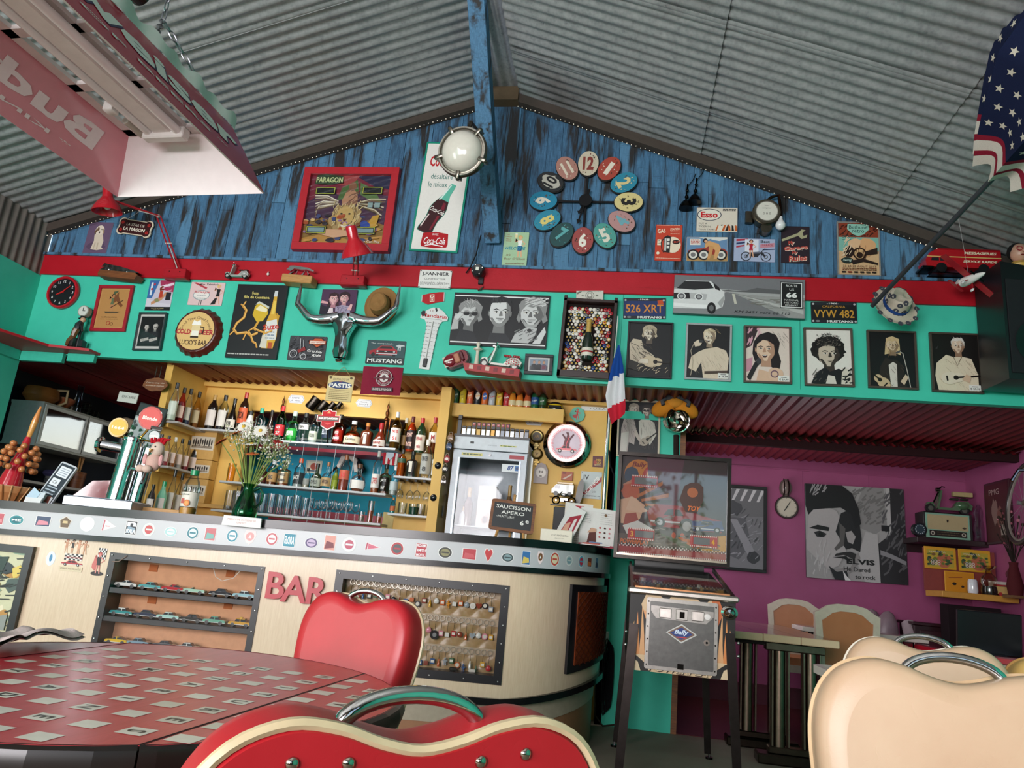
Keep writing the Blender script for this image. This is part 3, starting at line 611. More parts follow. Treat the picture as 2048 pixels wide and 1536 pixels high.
def art(a):
 a.r(.6,1,99.4,99,'#6b8fb4');a.p([(30,99),(50,88),(70,99)],'#d8dcd8');a.p([(60,90),(80,84),(99,92),(99,99),(60,99)],'#dfe0dc');a.r(.6,1,99.4,34,'#b08a58')
 a.p([(2,30),(4,44),(24,52),(60,56),(92,52),(99,40),(99,26)],'#a03c30');a.p([(40,54),(52,66),(66,58)],'#8c3028')
 for x in(16,42,84):a.e(x,26,None,22,'#1c1b1c');a.e(x,26,None,16,'#e2dfd6');a.e(x,26,None,9,'#777')
 a.p([(46,80),(56,84),(66,78),(78,72),(84,56),(74,10),(66,8),(70,44),(62,58),(54,62),(44,52)],'#d9a46c');a.p(bL(46,84,6,10,14,.1),'#22181a');a.e(47,82,4,6,'#e0b08a');a.p([(54,66),(66,60),(62,30),(56,8),(50,8),(54,36)],'#cf9860');a.r(8,66,34,92,'#e8e4dc');tL(a,10,32,70,86,4,'#c04a3c',3)
sG('tin_sign','tin sign of a red roadster with big wheels and a bending woman in gold','sign',[(1373,475),(1455.6,475.7),(1454,524),(1373,523)],art,'#c8b8a0',thick=.003,off=.006,rad=.005)
def art(a):
 a.r(1,1,99,99,'#a9b4d0');a.p([(6,96),(34,99),(34,92),(6,86)],'#b33a4c');a.p([(6,80),(30,86),(30,80),(6,72)],'#2c3c66');a.p([(6,66),(26,72),(26,66),(6,58)],'#b33a4c');a.r(27,40,60,96,'#dfe2ee');a.t('Best',76,88,12,'#16161a',w=22,bold=.02);a.p([(64,60),(98,66),(98,84),(64,76)],'#c88a9a');a.t('GARAGE',81,73,8,'#8c2438',w=26);a.p([(70,54),(99,58),(99,54),(70,50)],'#2c3c66')
 for x in(30,78):a.ring(x,22,20,3.4,'#17181c',22);a.ring(x,22,8,3,'#555',14)
 a.p([(28,22),(40,40),(70,42),(78,24),(74,22),(64,34),(58,20),(44,20),(38,34),(32,20)],'#2a2c34');a.p([(42,40),(62,44),(66,36),(44,34)],'#6b6f80');a.line([(66,40),(74,56),(82,54)],3,'#222');fG(a,42,18,76,'#dca88a','#b8243c','#4b1c14',.4)
sG('tin_sign','pale blue tin sign of a woman in red on a motorcycle','sign',[(1467.3,477.2),(1550.4,479.6),(1549,526),(1466.7,523)],art,'#7d8cae',thick=.003,off=.006,rad=.004)
def art(a):
 a.r(1,1,99,99,'#2a1f28');a.p([(2,64),(60,82),(72,92),(86,90),(76,84),(78,74),(92,78),(90,70),(72,66),(60,74),(4,58)],'#a9a684')
 for s_,x,y,h,w in(('My',36,54,12,22),('Garage',52,40,14,84),('My',48,28,9,20),('Rules',58,14,15,64)):
  a.t(s_,x+1.4,y-1.4,h,'#efe0cc',w=w,shear=.15,bold=.045,rot=.12);a.t(s_,x,y,h,'#c2463c',w=w,shear=.15,bold=.03,rot=.12)
sG('tin_sign','dark square tin sign with a spanner reading My Garage My Rules','sign',[(1562.3,453.5),(1619,454.4),(1618,528.6),(1561,526.5)],art,'#1c151b',thick=.003,off=.006,rad=.004)
def art(a):
 g=random.Random(5);a.r(0,0,100,100,'#d2ae84');a.r(0,70,100,100,'#8a3c28');sK(a,40,2,72,92,96,'#3f1d16',10,2,.6,g);a.p([(24,98),(76,98),(78,88),(64,78),(50,74),(36,78),(22,88)],'#8fc4b4');a.t('Bethune',50,92,6.5,'#173a3a',w=46);a.t('retro',50,84,6.5,'#173a3a',w=30)
 a.p([(0,72),(0,46),(30,40),(70,40),(100,46),(100,72)],'#7fb6a8');tL(a,10,46,66,74,3,'#1d4a4a',1.2)
 a.p(bL(44,52,22,16,20,.15,g),'#e0b890');a.p(bL(72,54,22,18,20,.15,g),'#dba878');a.p(bL(26,44,12,12,14,.1,g),'#2a1c18');a.e(52,40,17,12,'#26160f');a.e(52,40,13,9.5,'#d8b080');a.e(52,37,8,6,'#26160f');sK(a,36,40,26,68,52,'#3a1d12',9,1,1.4,g);a.p([(66,44),(96,52),(96,40),(68,36)],'#2a1c18')
 sK(a,20,4,34,30,64,'#e8cfae',14,1.4,.8,g);a.p(bL(20,26,15,6,16,.04,g),'#20302c');a.t('Swing',20,26,6,'#cfe4d8',w=22,shear=.3);a.p([(30,26),(60,30),(96,22),(96,18),(60,24),(34,18)],'#2a1c18')
 a.t('23 24 25 AOUT 2013',50,15,3.6,'#5c2a1a',w=82);tL(a,8,92,7,10,2,'#6b3420',1.6)
 for i in range(6):a.r(6+i*15,2,16+i*15,5,g.choice(['#2a1c18','#8a3c28','#4a3a2c']))
sG('poster','tall tan festival poster of drummers with a teal top, in a thin frame','poster',[(1671.6,445.5),(1756,446),(1762,553.8),(1674.5,553)],art,'#999',frame='#8d8a86',fw=.01,fd=.006,thick=.006,off=.006,tilt=0)
# oval clock
cc=at(1171.5,408,Y=FY);o=tH('wall_clock','large clock of twelve painted ovals with black iron hands','clock',cc+V((0,-.03,0)))
b=B();b.at(rx=PI/2).cY(.05,0,.035,20,'#17171a');b.at().bX(-.30,.30,-.006,.0,-.008,.008,'#1a1a1d');b.bX(-.008,.008,-.006,0,-.31,.31,'#1a1a1d')
b.M=Matrix.Identity(4);b.tU([(.33*math.sin(2*PI*i/48),.006,.33*math.cos(2*PI*i/48))for i in range(48)],.007,6,'#1a1a1d',closed=True);b.oB('frame','matte',o)
for nm,an,ln in(('minute_hand',-2.9,.20),('hour_hand',3.55,.12)):
 b=B();b.pR([(-.009,-.1 if nm[0]=='m'else-.05),(.009,-.1 if nm[0]=='m'else-.05),(.006,ln*.8),(.018,ln*.84),(0,ln),(-.018,ln*.84),(-.006,ln*.8)],-.022,-.018,'#141416');h_=b.oB(nm,'matte',o);h_.rotation_euler=(0,an,0)
spec=[('12','#cfc4ae','#8a3f38'),('1','#a8483c','#e6ddcc'),('2','#2f86a0','#d8c68e'),('3','#d6c68a','#1c1a18'),('4','#b58a88','#6fa6b2'),('5','#4f9a90','#dcd8c8'),('6','#9c4a48','#e9e4d8'),('7','#244a4c','#5fa6a8'),('8','#2f86a0','#d9c878'),('9','#2480a0','#ddd6c4'),('10','#23272a','#a8aaa0'),('11','#b08074','#e0d6c2')]
for i,(s_,c1,c2)in enumerate(spec):
 an=2*PI*i/12;r_=.325;cx,cz=r_*math.sin(an),r_*math.cos(an);
 e_=bpy.data.objects.new('numeral_plate',None);
 ov=[(.079*math.cos(2*PI*j/24),.107*math.sin(2*PI*j/24))for j in range(24)]
 b=B();b.pR([(x*1.06,z*1.06)for x,z in ov],-.004,.006,'#1b1a19');b.pR(ov,-.014,-.004,c1,side='#4a443e');
 pl=b.oB('numeral_plate','print',o,loc=(cx,0,cz));pl.rotation_euler=(0,an,0)
 a=Art(.15,.2,-.0145);g=random.Random(i)
 for _ in range(16):
  t_=g.uniform(0,6.28);rr=g.uniform(.55,.95);a.p(bL(50+48*rr*math.cos(t_),50+48*rr*math.sin(t_),g.uniform(1,4),g.uniform(1,4),7,.3,g),g.choice(['#3b2a22','#5c4334',c2 if i!=9 else'#ccc']))
 if s_=='10':a.p(bL(50,50,34,38,20,.12,g),'#b9b8ac');a.t('10',50,50,48,'#1d1e20',w=56,bold=.03)
 else:a.t(s_,50,50,58,c2,w=(56 if len(s_)>1 and s_!='11'else 40 if s_ not in'11'else 46 if s_=='11'else 24),bold=.045,rot=PI if 4<=i<=8 else 0)
 pr=a.oB('print',pl)
# bells and small fittings
def bell(px,py,label,dy):
 p=at(px,py,Y=FY-.06);o=tH('hand_bell',label,'bell',p)
 b=B();b.at((0,0,0)).lA([(0,.0),(.05,0),(.047,.02),(.03,.05),(.016,.065),(0,.068)],14,'#241f1c');b.oB('bell','metal',o)
 b=B();b.rod((0,0,.06),(.012,.03,.22),.006,6,'#1f1d1c');b.bA(.016,'#1f1d1c',8,5,(.006,.01,.1));b.bA(.013,'#1f1d1c',8,5,(.01,.02,.16));b.oB('handle','metal',o)
 b=B();b.tU([(.012,.03,.2),(.05,.04,.26),(.07,.05,.32)],.003,5,'#6b6a68');b.oB('hook','metal',o)
bell(1371,417,'lower dark bell hung on the boards near the clock',0);bell(1389,405,'upper dark bell with a knobbed stem, beside the other bell',0)
# petrol meter with bulb
p=at(1529,434,Y=FY-.02);o=tH('pump_meter','round grey petrol pump meter with a white dial on the boards','meter',p)
b=B();b.at(rx=PI/2).cY(.095,0,.09,24,'#7c7768');b.cY(.1,.055,.075,24,'#6b675a');b.at((0,0,-.12),rx=PI/2).cY(.04,0,.07,12,'#6b675a');b.at().bX(-.14,-.09,-.03,0,-.06,.03,'#6a6458');b.oB('body','metal',o)
a=Art(.16,.16,-.0915);a.e(50,50,None,50,'#d5d3c8',28);a.ring(50,50,50,4,'#77736a',28);a.t('0 0 0',50,38,11,'#222',w=34);a.t('compteur',50,64,7,'#555',w=40,shear=.3);a.t('litres',50,78,5,'#555',w=18);a.oB('dial',o)
b=B();b.tU([(.0,-.04,.1),(.04,-.04,.14),(.09,-.05,.15),(.1,-.06,.05),(.1,-.06,-.03)],.012,8,'#4a2f22');b.oB('lamp_arm','metal',o)
b=B();b.at((.1,-.06,-.13)).lA([(0,0),(.02,.004),(.034,.022),(.036,.04),(.026,.062),(.016,.078),(.015,.1),(0,.1)],14,'#e9eaea');b.oB('bulb','gloss',o)
# brace and ship lamp
pa,pb=at(987,484,Y=FY-.02),at(951,-60,Y=3.95)
b=B();L=b.along(pa,pb);b.bX(-.06,.06,-.05,.05,0,L,'#456',.004);struct('trim_14',b,'blue_board')
lp=at(927,306,Y=4.28);o=tH('bulkhead_lamp','round ship lamp with a milky dome in a grey metal cage ring','lamp',lp,(0,0,.13));
q=V((-.12,-.97,-.22)).to_track_quat('Z','X').to_euler();o.rotation_euler=q
b=B();b.lA([(0,-.09),(.09,-.09),(.15,-.05),(.168,.0),(.175,.015),(.165,.03),(.142,.032),(.142,.01),(0,.01)],36,'#8a8478');b.lA([(.15,.034),(.156,.046),(.166,.046),(.17,.034)],36,'#9a958a');b.oB('housing','metal',o)
b=B();b.lA([(.143,.02),(.138,.05),(.115,.085),(.08,.105),(.04,.116),(0,.12)],32,'#d9d4c8');b.oB('dome','gloss',o)
for i in range(5):
 an=2*PI*i/5+.5;b=B();b.at((.168*math.cos(an),.168*math.sin(an),.012),rz=an);b.bX(-.035,.022,-.013,.013,-.03,.042,'#837d72',.003);b.bA(.014,'#6f6a61',8,5,(.02,0,.02));b.oB('clamp','metal',o)
b=B();b.tU([(.15,-.02,-.02),(.22,-.03,-.04),(.21,-.04,-.14),(.1,-.03,-.13)],.016,8,'#5a534a');b.rod((0,0,-.08),(0,-.05,-.25),.02,8,'#55504a');b.oB('bracket','metal',o)
b=B();pts=[at(962,470,Y=5.03),at(952,510,Y=5.04),at(940,535,Y=5.05),at(932,546,Y=5.04)];b.tU(pts,.005,6,'#17181a');tag(b.oB('power_cable','matte'),'black cable dropping from the blue brace to the red beam','cable')
p=at(958,546,Y=FY-.05);o=tH('spotlight','small round black spotlight screwed to the red beam','spotlight',p)
b=B();b.at((0,-.02,0),rx=PI/2).lA([(0,-.05),(.04,-.05),(.05,-.02),(.05,.04),(.04,.055),(0,.05)],18,'#1c1e22');b.at((.02,.02,-.06)).bX(-.02,.02,-.02,.02,-.03,.03,'#1c1e22',.004);b.oB('body','satin',o)
b=B();b.at((0,-.075,.004)).bX(-.012,.012,0,.004,-.012,.012,'#e8e8dc');b.oB('led','gloss',o)
b=B()
for an in(.4,2,3.5,5.2):b.bA(.006,'#d8d8d0',6,4,(.04*math.cos(an),-.072,.04*math.sin(an)))
b.oB('screws','metal',o,kind='stuff')
#  along the red beam
def anglepoise(bx,by,elbow,headp,label,rim,hq,rodr=.006):
 base=at(bx,by,Y=FY-.06);o=tH('desk_lamp',label,'lamp',base);q=lambda p:V(p)-base
 b=B();b.bX(-.095,.095,-.05,.025,-.045,.035,'#b01a28',.006);b.bX(-.1,.1,-.055,.025,-.05,-.035,'#a81824',.003)
 for x in(-.045,.045):b.bA(.006,'#5a0c12',6,4,(x,-.05,.005))
 b.oB('base','satin',o)
 e=q(elbow);h=q(headp);s0=V((0,0,.03))
 b=B();
 for d in(-.018,.018):b.rod(s0+V((d,0,0)),e+V((d,0,0)),rodr,6,'#a81c26')
 b.rod(s0+V((0,-.01,0)),s0+(e-s0)*.45,.004,6,'#c8c4bc');m=s0+(e-s0)*.5;b.rod(m+V((-.03,0,0)),m+V((.03,0,0)),.006,6,'#c8c4bc');b.bA(.018,'#8c8a86',8,5,tuple(e));b.oB('lower_arm','satin',o)
 b=B()
 for d in(-.014,.014):b.rod(e+V((d,0,0)),h+V((d,0,.03)),rodr,6,'#a81c26')
 b.rod(e,e+(h-e)*.4,.004,6,'#c8c4bc');b.bA(.016,'#8c8a86',8,5,tuple(h));b.oB('upper_arm','satin',o)
 b=B();b.lA([(.0,.135),(.035,.135),(.04,.12),(.038,.05),(.05,.03),(.085,-.015),(.104,-.05),(rim,-.075),(rim-.004,-.078),(.1,-.05),(.08,-.015),(.036,.03),(0,.04)],24,'#c01c2a');sh=b.oB('shade','gloss',o,loc=h);sh.rotation_euler=hq
 b=B();b.bA(.03,'#f0ece0',10,6,(0,0,-.03));bu=b.oB('bulb','gloss',sh)
anglepoise(356,549,at(317,432,Y=4.98),at(215,405,Y=4.7),'red desk lamp stretching its long arm to the left under the beer lamp',.112,(.15,-.1,0))
anglepoise(709,563,at(712,525,Y=4.78),at(710,490,Y=4.55),'red desk lamp pointing at the viewer, in front of the framed backglass',.115,(.5,-.22,0))
def beamtop(px,py):return at(px,py,Y=FY-.02)
# chrome car mascot on oak block
p=at(243,553,Y=FY-.08);o=tH('car_mascot','sleek chrome car mascot on a wooden block at the left of the beam','ornament',p,(0,.06,0))
b=B();b.pR([(-.17,-.03),(.16,-.03),(.175,.01),(.15,.025),(-.16,.025),(-.18,.0)],-.05,.04,'#8a5a30');b.oB('block','wood',o)
b=B();b.pR([(-.19,.03),(-.12,.085),(-.02,.075),(.12,.05),(.165,.035),(.13,.03)],-.03,.02,'#c9cbd0');b.pR([(-.12,.085),(-.17,.095),(-.19,.06)],-.02,.01,'#c9cbd0');b.bA(.02,'#aaa',8,5,(-.1,-.03,.035));b.bA(.018,'#aaa',8,5,(.06,-.025,.033));b.oB('car','chrome',o)
def scooter(name,label,loc,s,body,seat,metal,rz=0,tone=None,rack=False,spots=None):
 o=tH(name,label,'toy scooter',loc,(0,0,rz));o.scale=(s,s,s)
 for x in(-.36,.34):
  b=B();b.at((x,0,.1),rx=PI/2).lA([(.035,-.04),(.1,-.04),(.1,.04),(.035,.04)],16,'#1b1b1c');b.lA([(0,-.045),(.055,-.042),(.055,.042),(0,.045)],12,metal);b.oB('wheel','satin',o)
 b=B();b.pR([(-.22,.08),(-.2,.13),(.08,.13),(.12,.17),(.2,.28),(.4,.3),(.5,.2),(.47,.1),(.4,.15),(.28,.15),(.22,.08)],-.07,.07,body,sm=False)
 b.bA(.17,body,12,7,(.3,0,.2),(1,.72,.6));b.oB('body','gloss',o)
 b=B();b.pR([(-.46,.16),(-.36,.22),(-.27,.13),(-.28,.17),(-.31,.24),(-.42,.23)],-.055,.055,body);b.pR([(-.24,.1),(-.21,.1),(-.15,.34),(-.12,.5),(-.15,.5),(-.19,.36)],-.1,.1,body);b.oB('front_shield','gloss',o)
 b=B();b.rod((-.34,0,.12),(-.13,0,.56),.016,6,metal);b.tU([(-.1,-.17,.57),(-.13,-.1,.59),(-.15,0,.56),(-.13,.1,.59),(-.1,.17,.57)],.014,6,metal);b.at((-.17,0,.53),ry=-PI/2).cY(.045,-.02,.05,10,metal);b.oB('handlebar','chrome',o)
 b=B();b.bX(.06,.24,-.055,.055,.31,.355,seat,.015);b.bX(.27,.44,-.055,.055,.32,.36,seat,.015);b.oB('seat','satin',o)
 if rack:b=B();b.bX(.12,.52,-.06,.06,.4,.5,rack,.01);b.oB('luggage','matte',o)
 if spots:
  b=B()
  for i in range(6):
   for j in range(4):b.at((.16+i*.055,-.126+abs(i-2.5)*.006,.12+j*.055+(i%2)*.02),rx=PI/2).cY(.016,0,.004,8,spots)
  b.oB('dots','gloss',o,kind='stuff')
 return o
scooter('model_scooter','small dull chrome scooter fixed to the red beam',at(472,557,Y=FY-.08),.21,'#a8aaa6','#4a2c28','#b5b5b0')
b=B();b.bA(.012,'#e6d8d4',10,6,sc=(1,.8,1));b.cY(.006,0,.02,6,'#c99');o=b.oB('knob','gloss',loc=at(536,548,Y=FY-.045));tag(o,'tiny white knob screwed to the red beam beside the running horse','knob')
p=at(599,563,Y=FY-.09);o=tH('horse_mascot','chrome running horse on a varnished wooden block','ornament',p,(0,.05,0))
b=B();b.bX(-.125,.125,-.06,.05,-.03,.035,'#9a5a28',.006);b.oB('block','woodlight',o)
b=B();b.pR([(-.09,.075),(-.06,.1),(0,.095),(.04,.1),(.1,.085),(.105,.095),(.05,.115),(-.02,.12),(-.07,.125),(-.1,.12),(-.115,.095)],-.012,.012,'#d8dadd')
for q in(((-.06,.08),(-.1,.055),(-.085,.05)),((-.03,.09),(-.05,.04),(-.035,.05)),((.03,.09),(.0,.045),(.02,.05)),((.045,.09),(.06,.055),(.07,.065)),((-.1,.12),(-.125,.085),(-.105,.09))):b.pR(q,-.01,.01,'#d0d2d6')
b.oB('horse','chrome',o)
b=B();b.pR([(-.02,-.025),(.02,.005),(.005,.02),(-.015,.0)],-.02,.01,'#a01420');tag(b.oB('hook','satin',loc=at(962,576,Y=FY-.04)),'small red hook under the black spotlight','hook')
def art(a):
 a.r(2,3,98,97,'#e6e6e2');a.t('J.PANNIER',50,77,24,'#16171b',w=84,bold=.02);a.t('CONSTRUCTEUR',50,51,10,'#33353a',w=66);a.t('LOUVIGNÉ DU DÉSERT',44,27,19,'#1d1e22',w=78);a.t('(I&V)',90,26,12,'#1d1e22',w=12);a.t('TÉL. N° 37',78,8,6,'#444',w=24)
 for x,y in((3,5),(97,5),(3,95),(97,95)):a.e(x,y,None,4,'#3a3a3c',8)
sG('enamel_plate','white enamel plate reading J.PANNIER CONSTRUCTEUR on the red beam','plate',[(842,544),(905.5,546),(903.7,582),(840,579)],art,'#d8d8d4',thick=.006,off=.037,rad=.006)
# van on the beam
p=at(1922,553,Y=FY-.06);o=tH('toy_van','red toy delivery van lettered MESSAGERIES SERVICE RAPIDE on the beam','toy van',p,(0,0,.03))
b=B();b.pR([(-.245,.04),(.235,.04),(.235,.17),(-.17,.175),(-.225,.14),(-.25,.09)],-.06,.06,'#b01822');b.bX(-.17,.236,-.062,.062,.165,.18,'#8f121a',.004);b.oB('body','gloss',o)
b=B();b.bX(-.24,.236,-.0625,-.06,.112,.118,'#e0c878');b.pR([(-.215,.085),(-.21,.105),(-.165,.108),(-.165,.085)],-.0625,-.06,'#20242a');b.pR([(-.155,.085),(-.155,.108),(-.11,.108),(-.11,.085)],-.0625,-.06,'#20242a');b.oB('windows','gloss',o)
a=Art(.47,.14,-.0632);a.b.M=Matrix.Translation((0,0,.11));a.t('MESSAGERIES',72,76,14,'#f0e6c8',w=44,shear=.2,bold=.03);a.t('SERVICE RAPIDE',71,32,12,'#f0e6c8',w=46,shear=.2,bold=.03);a.oB('print',o)
for x in(-.15,.12):
 b=B();b.at((x,0,.035),rx=PI/2).lA([(0,-.066),(.02,-.066),(.022,-.064),(.034,-.064),(.034,.064),(0,.064)],16,'#17171a',cols=['#b9b5aa','#b9b5aa','#17171a','#17171a','#17171a']);b.oB('wheel','satin',o)
b=B();b.bX(-.27,-.2,-.06,.06,.03,.045,'#333');b.bX(-.21,.24,-.058,.058,-.005,.0,'#222');b.oB('chassis','metal',o)
# plane on a thread
p=at(1938,560,Y=4.75);o=tH('toy_plane','red and white toy propeller plane hanging by a thread','toy plane',p,(0,.55,.35))
b=B();b.at(rx=PI/2).lA([(0,-.06),(.028,-.058),(.032,-.03),(.026,.04),(.012,.11),(0,.13)],12,'#e6e4e0');b.at((0,.11,.02)).pR([(-.03,0),(.01,.05),(.02,0)],-.003,.003,'#e6e4e0','x');b.oB('fuselage','gloss',o)
b=B();b.pR([(-.23,-.02),(.23,-.02),(.23,.025),(-.23,.025)],.02,.026,'#a8202c','z');b.oB('wing','gloss',o);b=B();b.pR([(-.06,.1),(.06,.1),(.06,.12),(-.06,.12)],.0,.004,'#a8202c','z');b.oB('tailplane','gloss',o)
b=B();b.at((0,-.064,0)).bX(-.055,.055,-.002,.002,-.005,.005,'#333');b.bA(.01,'#888',8,5);b.oB('propeller','metal',o)
for x in(-.04,.04):b=B();b.rod((x*.4,-.02,-.02),(x,-.02,-.06),.003,5,'#a8202c');b.bA(.015,'#d8d8d8',8,5,(x,-.02,-.065),(.5,1,1));b.oB('wheel','gloss',o)
b=B();b.rod(p+V((0,0,.03)),V((p.x-.04,p.y,roofz(p.x)+.01)),.0008,4,'#ccc');tag(b.oB('thread','matte'),'fine thread holding up the toy plane','thread')
#  teal fascia, from the left
def dial_clock(name,label,px,py,r,face,case,d,Y=FY,off=0,hands='#222',num='#eee',ticks=False,mat='gloss',hm=(2,35)):
 p=at(px,py,Y=Y-off);o=tH(name,label,'clock',p);b=B();b.at(rx=PI/2).lA([(0,0),(r*.97,0),(r,d*.3),(r,d*.8),(r*.95,d),(r*.86,d),(r*.83,d*.75),(0,d*.75)],36,case);b.oB('case',mat,o)
 a=Art(2*r*.83,2*r*.83,-d*.76);a.e(50,50,None,50,face,32)
 for i in range(12):
  t=2*PI*i/12;
  if num:a.t(str(i or 12),50+40*math.sin(t),50+40*math.cos(t),9,num)
  if ticks:a.line([(50+44*math.sin(t),50+44*math.cos(t)),(50+49*math.sin(t),50+49*math.cos(t))],2,ticks)
 a.oB('dial',o)
 for nm,t,l,w in(('hour_hand',(hm[0]+hm[1]/60)/12,.48,.05),('minute_hand',hm[1]/60,.72,.035)):
  b=B();b.pR([(-w*r,-.1*r),(w*r,-.1*r),(w*.5*r,l*r*.83),(-w*.5*r,l*r*.83)],-.0015,.0015,hands);h_=b.oB(nm,'satin',o,loc=(0,-d*.82-.002*(nm[0]=='m'),0));h_.rotation_euler=(0,2*PI*t,0)
 return o
dial_clock('wall_clock','red rimmed black clock on the teal wall above the corner shelf',130,587,.142,'#14141a','#b81e2c',.04,off=.013,hands='#c22',hm=(8,8))
# corner shelf with its figurines
p0,p1=at(0,662,X=XL+.35),at(172,697,Y=FY-.14)
zs=p1.z+.0;o=tH('corner_shelf','red corner shelf on teal brackets at the left end','shelf',(XL,FY-.012,zs))
b=B();b.pR([(0,0),(.72,0),(.72,-.13),(.42,-.2),(.22,-.9),(0,-.9)],-.02,0,'#b31a28','z');b.oB('board','paint',o)
b=B();b.bX(.03,.42,-.035,0,-.10,-.02,'#3fc0a6',.002);b.bX(.46,.7,-.035,0,-.085,-.02,'#3fc0a6',.002);b.bX(0,.04,-.85,-.04,-.1,-.02,'#3fc0a6',.002);b.oB('bracket','paint',o)
p=V((at(152,690,Y=FY-.09).x,FY-.09,zs));o=tH('street_clock_figurine','dark figurine of a person leaning on a round street clock','figurine',p)
b=B();b.bX(-.07,.07,-.045,.045,0,.015,'#1d1c1c',.003);b.bX(-.06,-.01,-.035,.03,.015,.1,'#33302e',.01);b.bX(.03,.07,-.03,.03,.015,.08,'#26282b',.008);b.oB('base','satin',o)
b=B();b.rod((-.005,.02,.015),(-.01,.02,.3),.012,10,'#222325');b.at((-.008,.015,.325),rx=PI/2).cY(.048,-.02,.02,20,'#9a9a90');b.cY(.04,.02,.022,20,'#d8dad2');b.at((-.008,-.008,.325)).bX(-.002,.002,-.002,0,0,.03,'#222');b.bX(0,.02,-.002,0,-.002,.002,'#222');b.oB('street_clock','satin',o)
b=B();b.tU([(-.03,-.02,.09),(-.02,-.02,.14),(.0,-.02,.19),(.01,-.015,.22)],[.02,.026,.028,.02],8,'#6a4526');b.tU([(.0,-.02,.16),(.0,-.02,.2),(.012,-.015,.235)],[.03,.03,.016],8,'#1f2226');b.bA(.022,'#c9a184',10,6,(.02,-.015,.245));b.tU([(-.02,-.03,.1),(-.045,-.04,.06),(-.04,-.05,.02)],[.018,.014,.012],6,'#6a4526');b.tU([(.015,-.03,.2),(.05,-.04,.17),(.06,-.04,.14)],[.012,.01,.008],6,'#1f2226');b.lA([(.03,.255),(.03,.26),(.02,.262),(.018,.28),(0,.283)],12,'#151618');b.oB('person','satin',o)
def art(a):
 a.r(0,0,100,100,'#c0925a');a.r(4,3,96,97,'#b98850');fG(a,46,42,44,'#b9805a','#5f7050','#3a2418',.2);a.p([(48,76),(62,92),(64,80),(74,66),(84,58),(80,52),(70,58),(60,68),(50,62)],'#7a4a2c');a.p([(24,42),(80,42),(70,38),(30,37)],'#5a4a34');a.p([(46,84),(58,90),(60,95),(44,92)],'#4d5c40');a.line([(44,52),(82,70)],2,'#3f2a1c');a.t('Le Romantisme',46,28,3.4,'#3a2a1a',w=52);a.t('en balade',46,23,2,'#5a4026',w=60);a.ring(46,13,5,1.4,'#a8302c');a.ring(58,11,4,1.2,'#5a3a24')
sG('framed_print','tan print of a walking figure in a narrow chipped red frame','picture',[(203,573),(273,573),(254,666),(184,664)],art,'#b98850',frame='#a3182a',fw=.028,fd=.01,thick=.01,off=.013)
def art(a):
 a.r(0,0,100,12,'#14161c');a.t('ROUTE 66 DINER',50,7.5,3,'#e2c890',w=50);a.t('Visite libre',50,3,2,'#e2c890',w=32);a.r(0,12,100,100,'#c9c3d2');a.p([(0,100),(40,100),(20,40),(0,40)],'#3b6aa6');a.p([(40,100),(100,100),(100,60),(50,70)],'#a5345a');a.p([(44,80),(98,92),(98,84),(46,72)],'#e6dde8');a.p([(0,12),(100,12),(100,22),(40,26),(0,40)],'#d4d0dc');a.p([(22,18),(60,34),(84,62),(70,60),(50,40),(20,28)],'#c8906a');a.p([(46,40),(62,44),(60,66),(48,66)],'#b8402c');a.p(bL(54,72,9,9,12,.1),'#7a3220');a.r(74,34,94,60,'#1f2028');a.r(8,50,16,92,'#d8e2ee');a.p([(30,36),(44,42),(52,30),(38,26)],'#8c8a60');a.e(14,70,4,4,'#c0303c');a.e(22,86,4,4,'#c0303c');sK(a,14,50,64,90,90,'#e8b8cc',10,1.4,.1)
sG('photo','colour postcard of a woman stretched out in a diner, black caption strip','photo',[(303,562),(352,562),(342.5,623),(291.5,622)],art,'#ddd',thick=.003,off=.013)
def art(a):
 a.r(1,1.4,99,98.6,'#e2c4c4');a.p([(6,96),(14,98),(50,76),(46,70)],'#b8404c');a.t("Miss Tabitha's",52,91,7,'#1c1618',w=58,shear=.3,bold=.02);a.e(36,44,24,22,'#6f9aa0');a.e(36,44,22.5,20,'#ece6e2');a.t('Burlesque',36,56,13,'#c23444',w=44,shear=.2,bold=.02);a.t('Private',36,42,7,'#4a6a70',w=26,shear=.2);a.t('Lessons',36,31,7,'#4a6a70',w=34,shear=.2);a.r(32,2,34,24,'#444');a.r(38,2,40,24,'#444');fG(a,84,6,84,'#e0ac98','#1a1618','#e2c26a',.5);a.p([(66,4),(76,30),(84,34),(80,6)],'#201a1c')
sG('tin_sign',"pink tin sign with a blonde woman reading Miss Tabitha's Burlesque",'sign',[(385,565.5),(456.6,567),(442,613.6),(377.3,611)],art,'#c9a8a8',thick=.003,off=.013,rad=.008)
def art(a):
 a.r(0,0,100,100,'#d9d8d4');a.r(5,8,95,94,'#101216')
 for x,h,g_ in((32,'#0c0c0d',False),(68,'#b9b7b0',True)):
  a.p([(x-19,14),(x-17,46),(x-6,54),(x+6,54),(x+17,46),(x+19,14)],'#24262b');hE(a,x,63,17,'#d6d3cc','#8f8c86',h,'short',.03,glasses=g_);a.p([(x-18,28),(x+14,34),(x+16,26),(x-14,20)],'#c5c2bb');sK(a,8,x-14,18,x+10,44,'#4a4c52',6,1)
 a.p([(23,72),(41,72),(40,76),(24,77)],'#1c1d20')
sG('framed_photo','black and white photo of two men with folded arms in a dark frame','photo',[(283,628),(339.6,628),(325.7,704),(271,703)],art,'#ddd',frame='#2a3a3c',fw=.014,fd=.016,thick=.012,off=.013,glass=True)
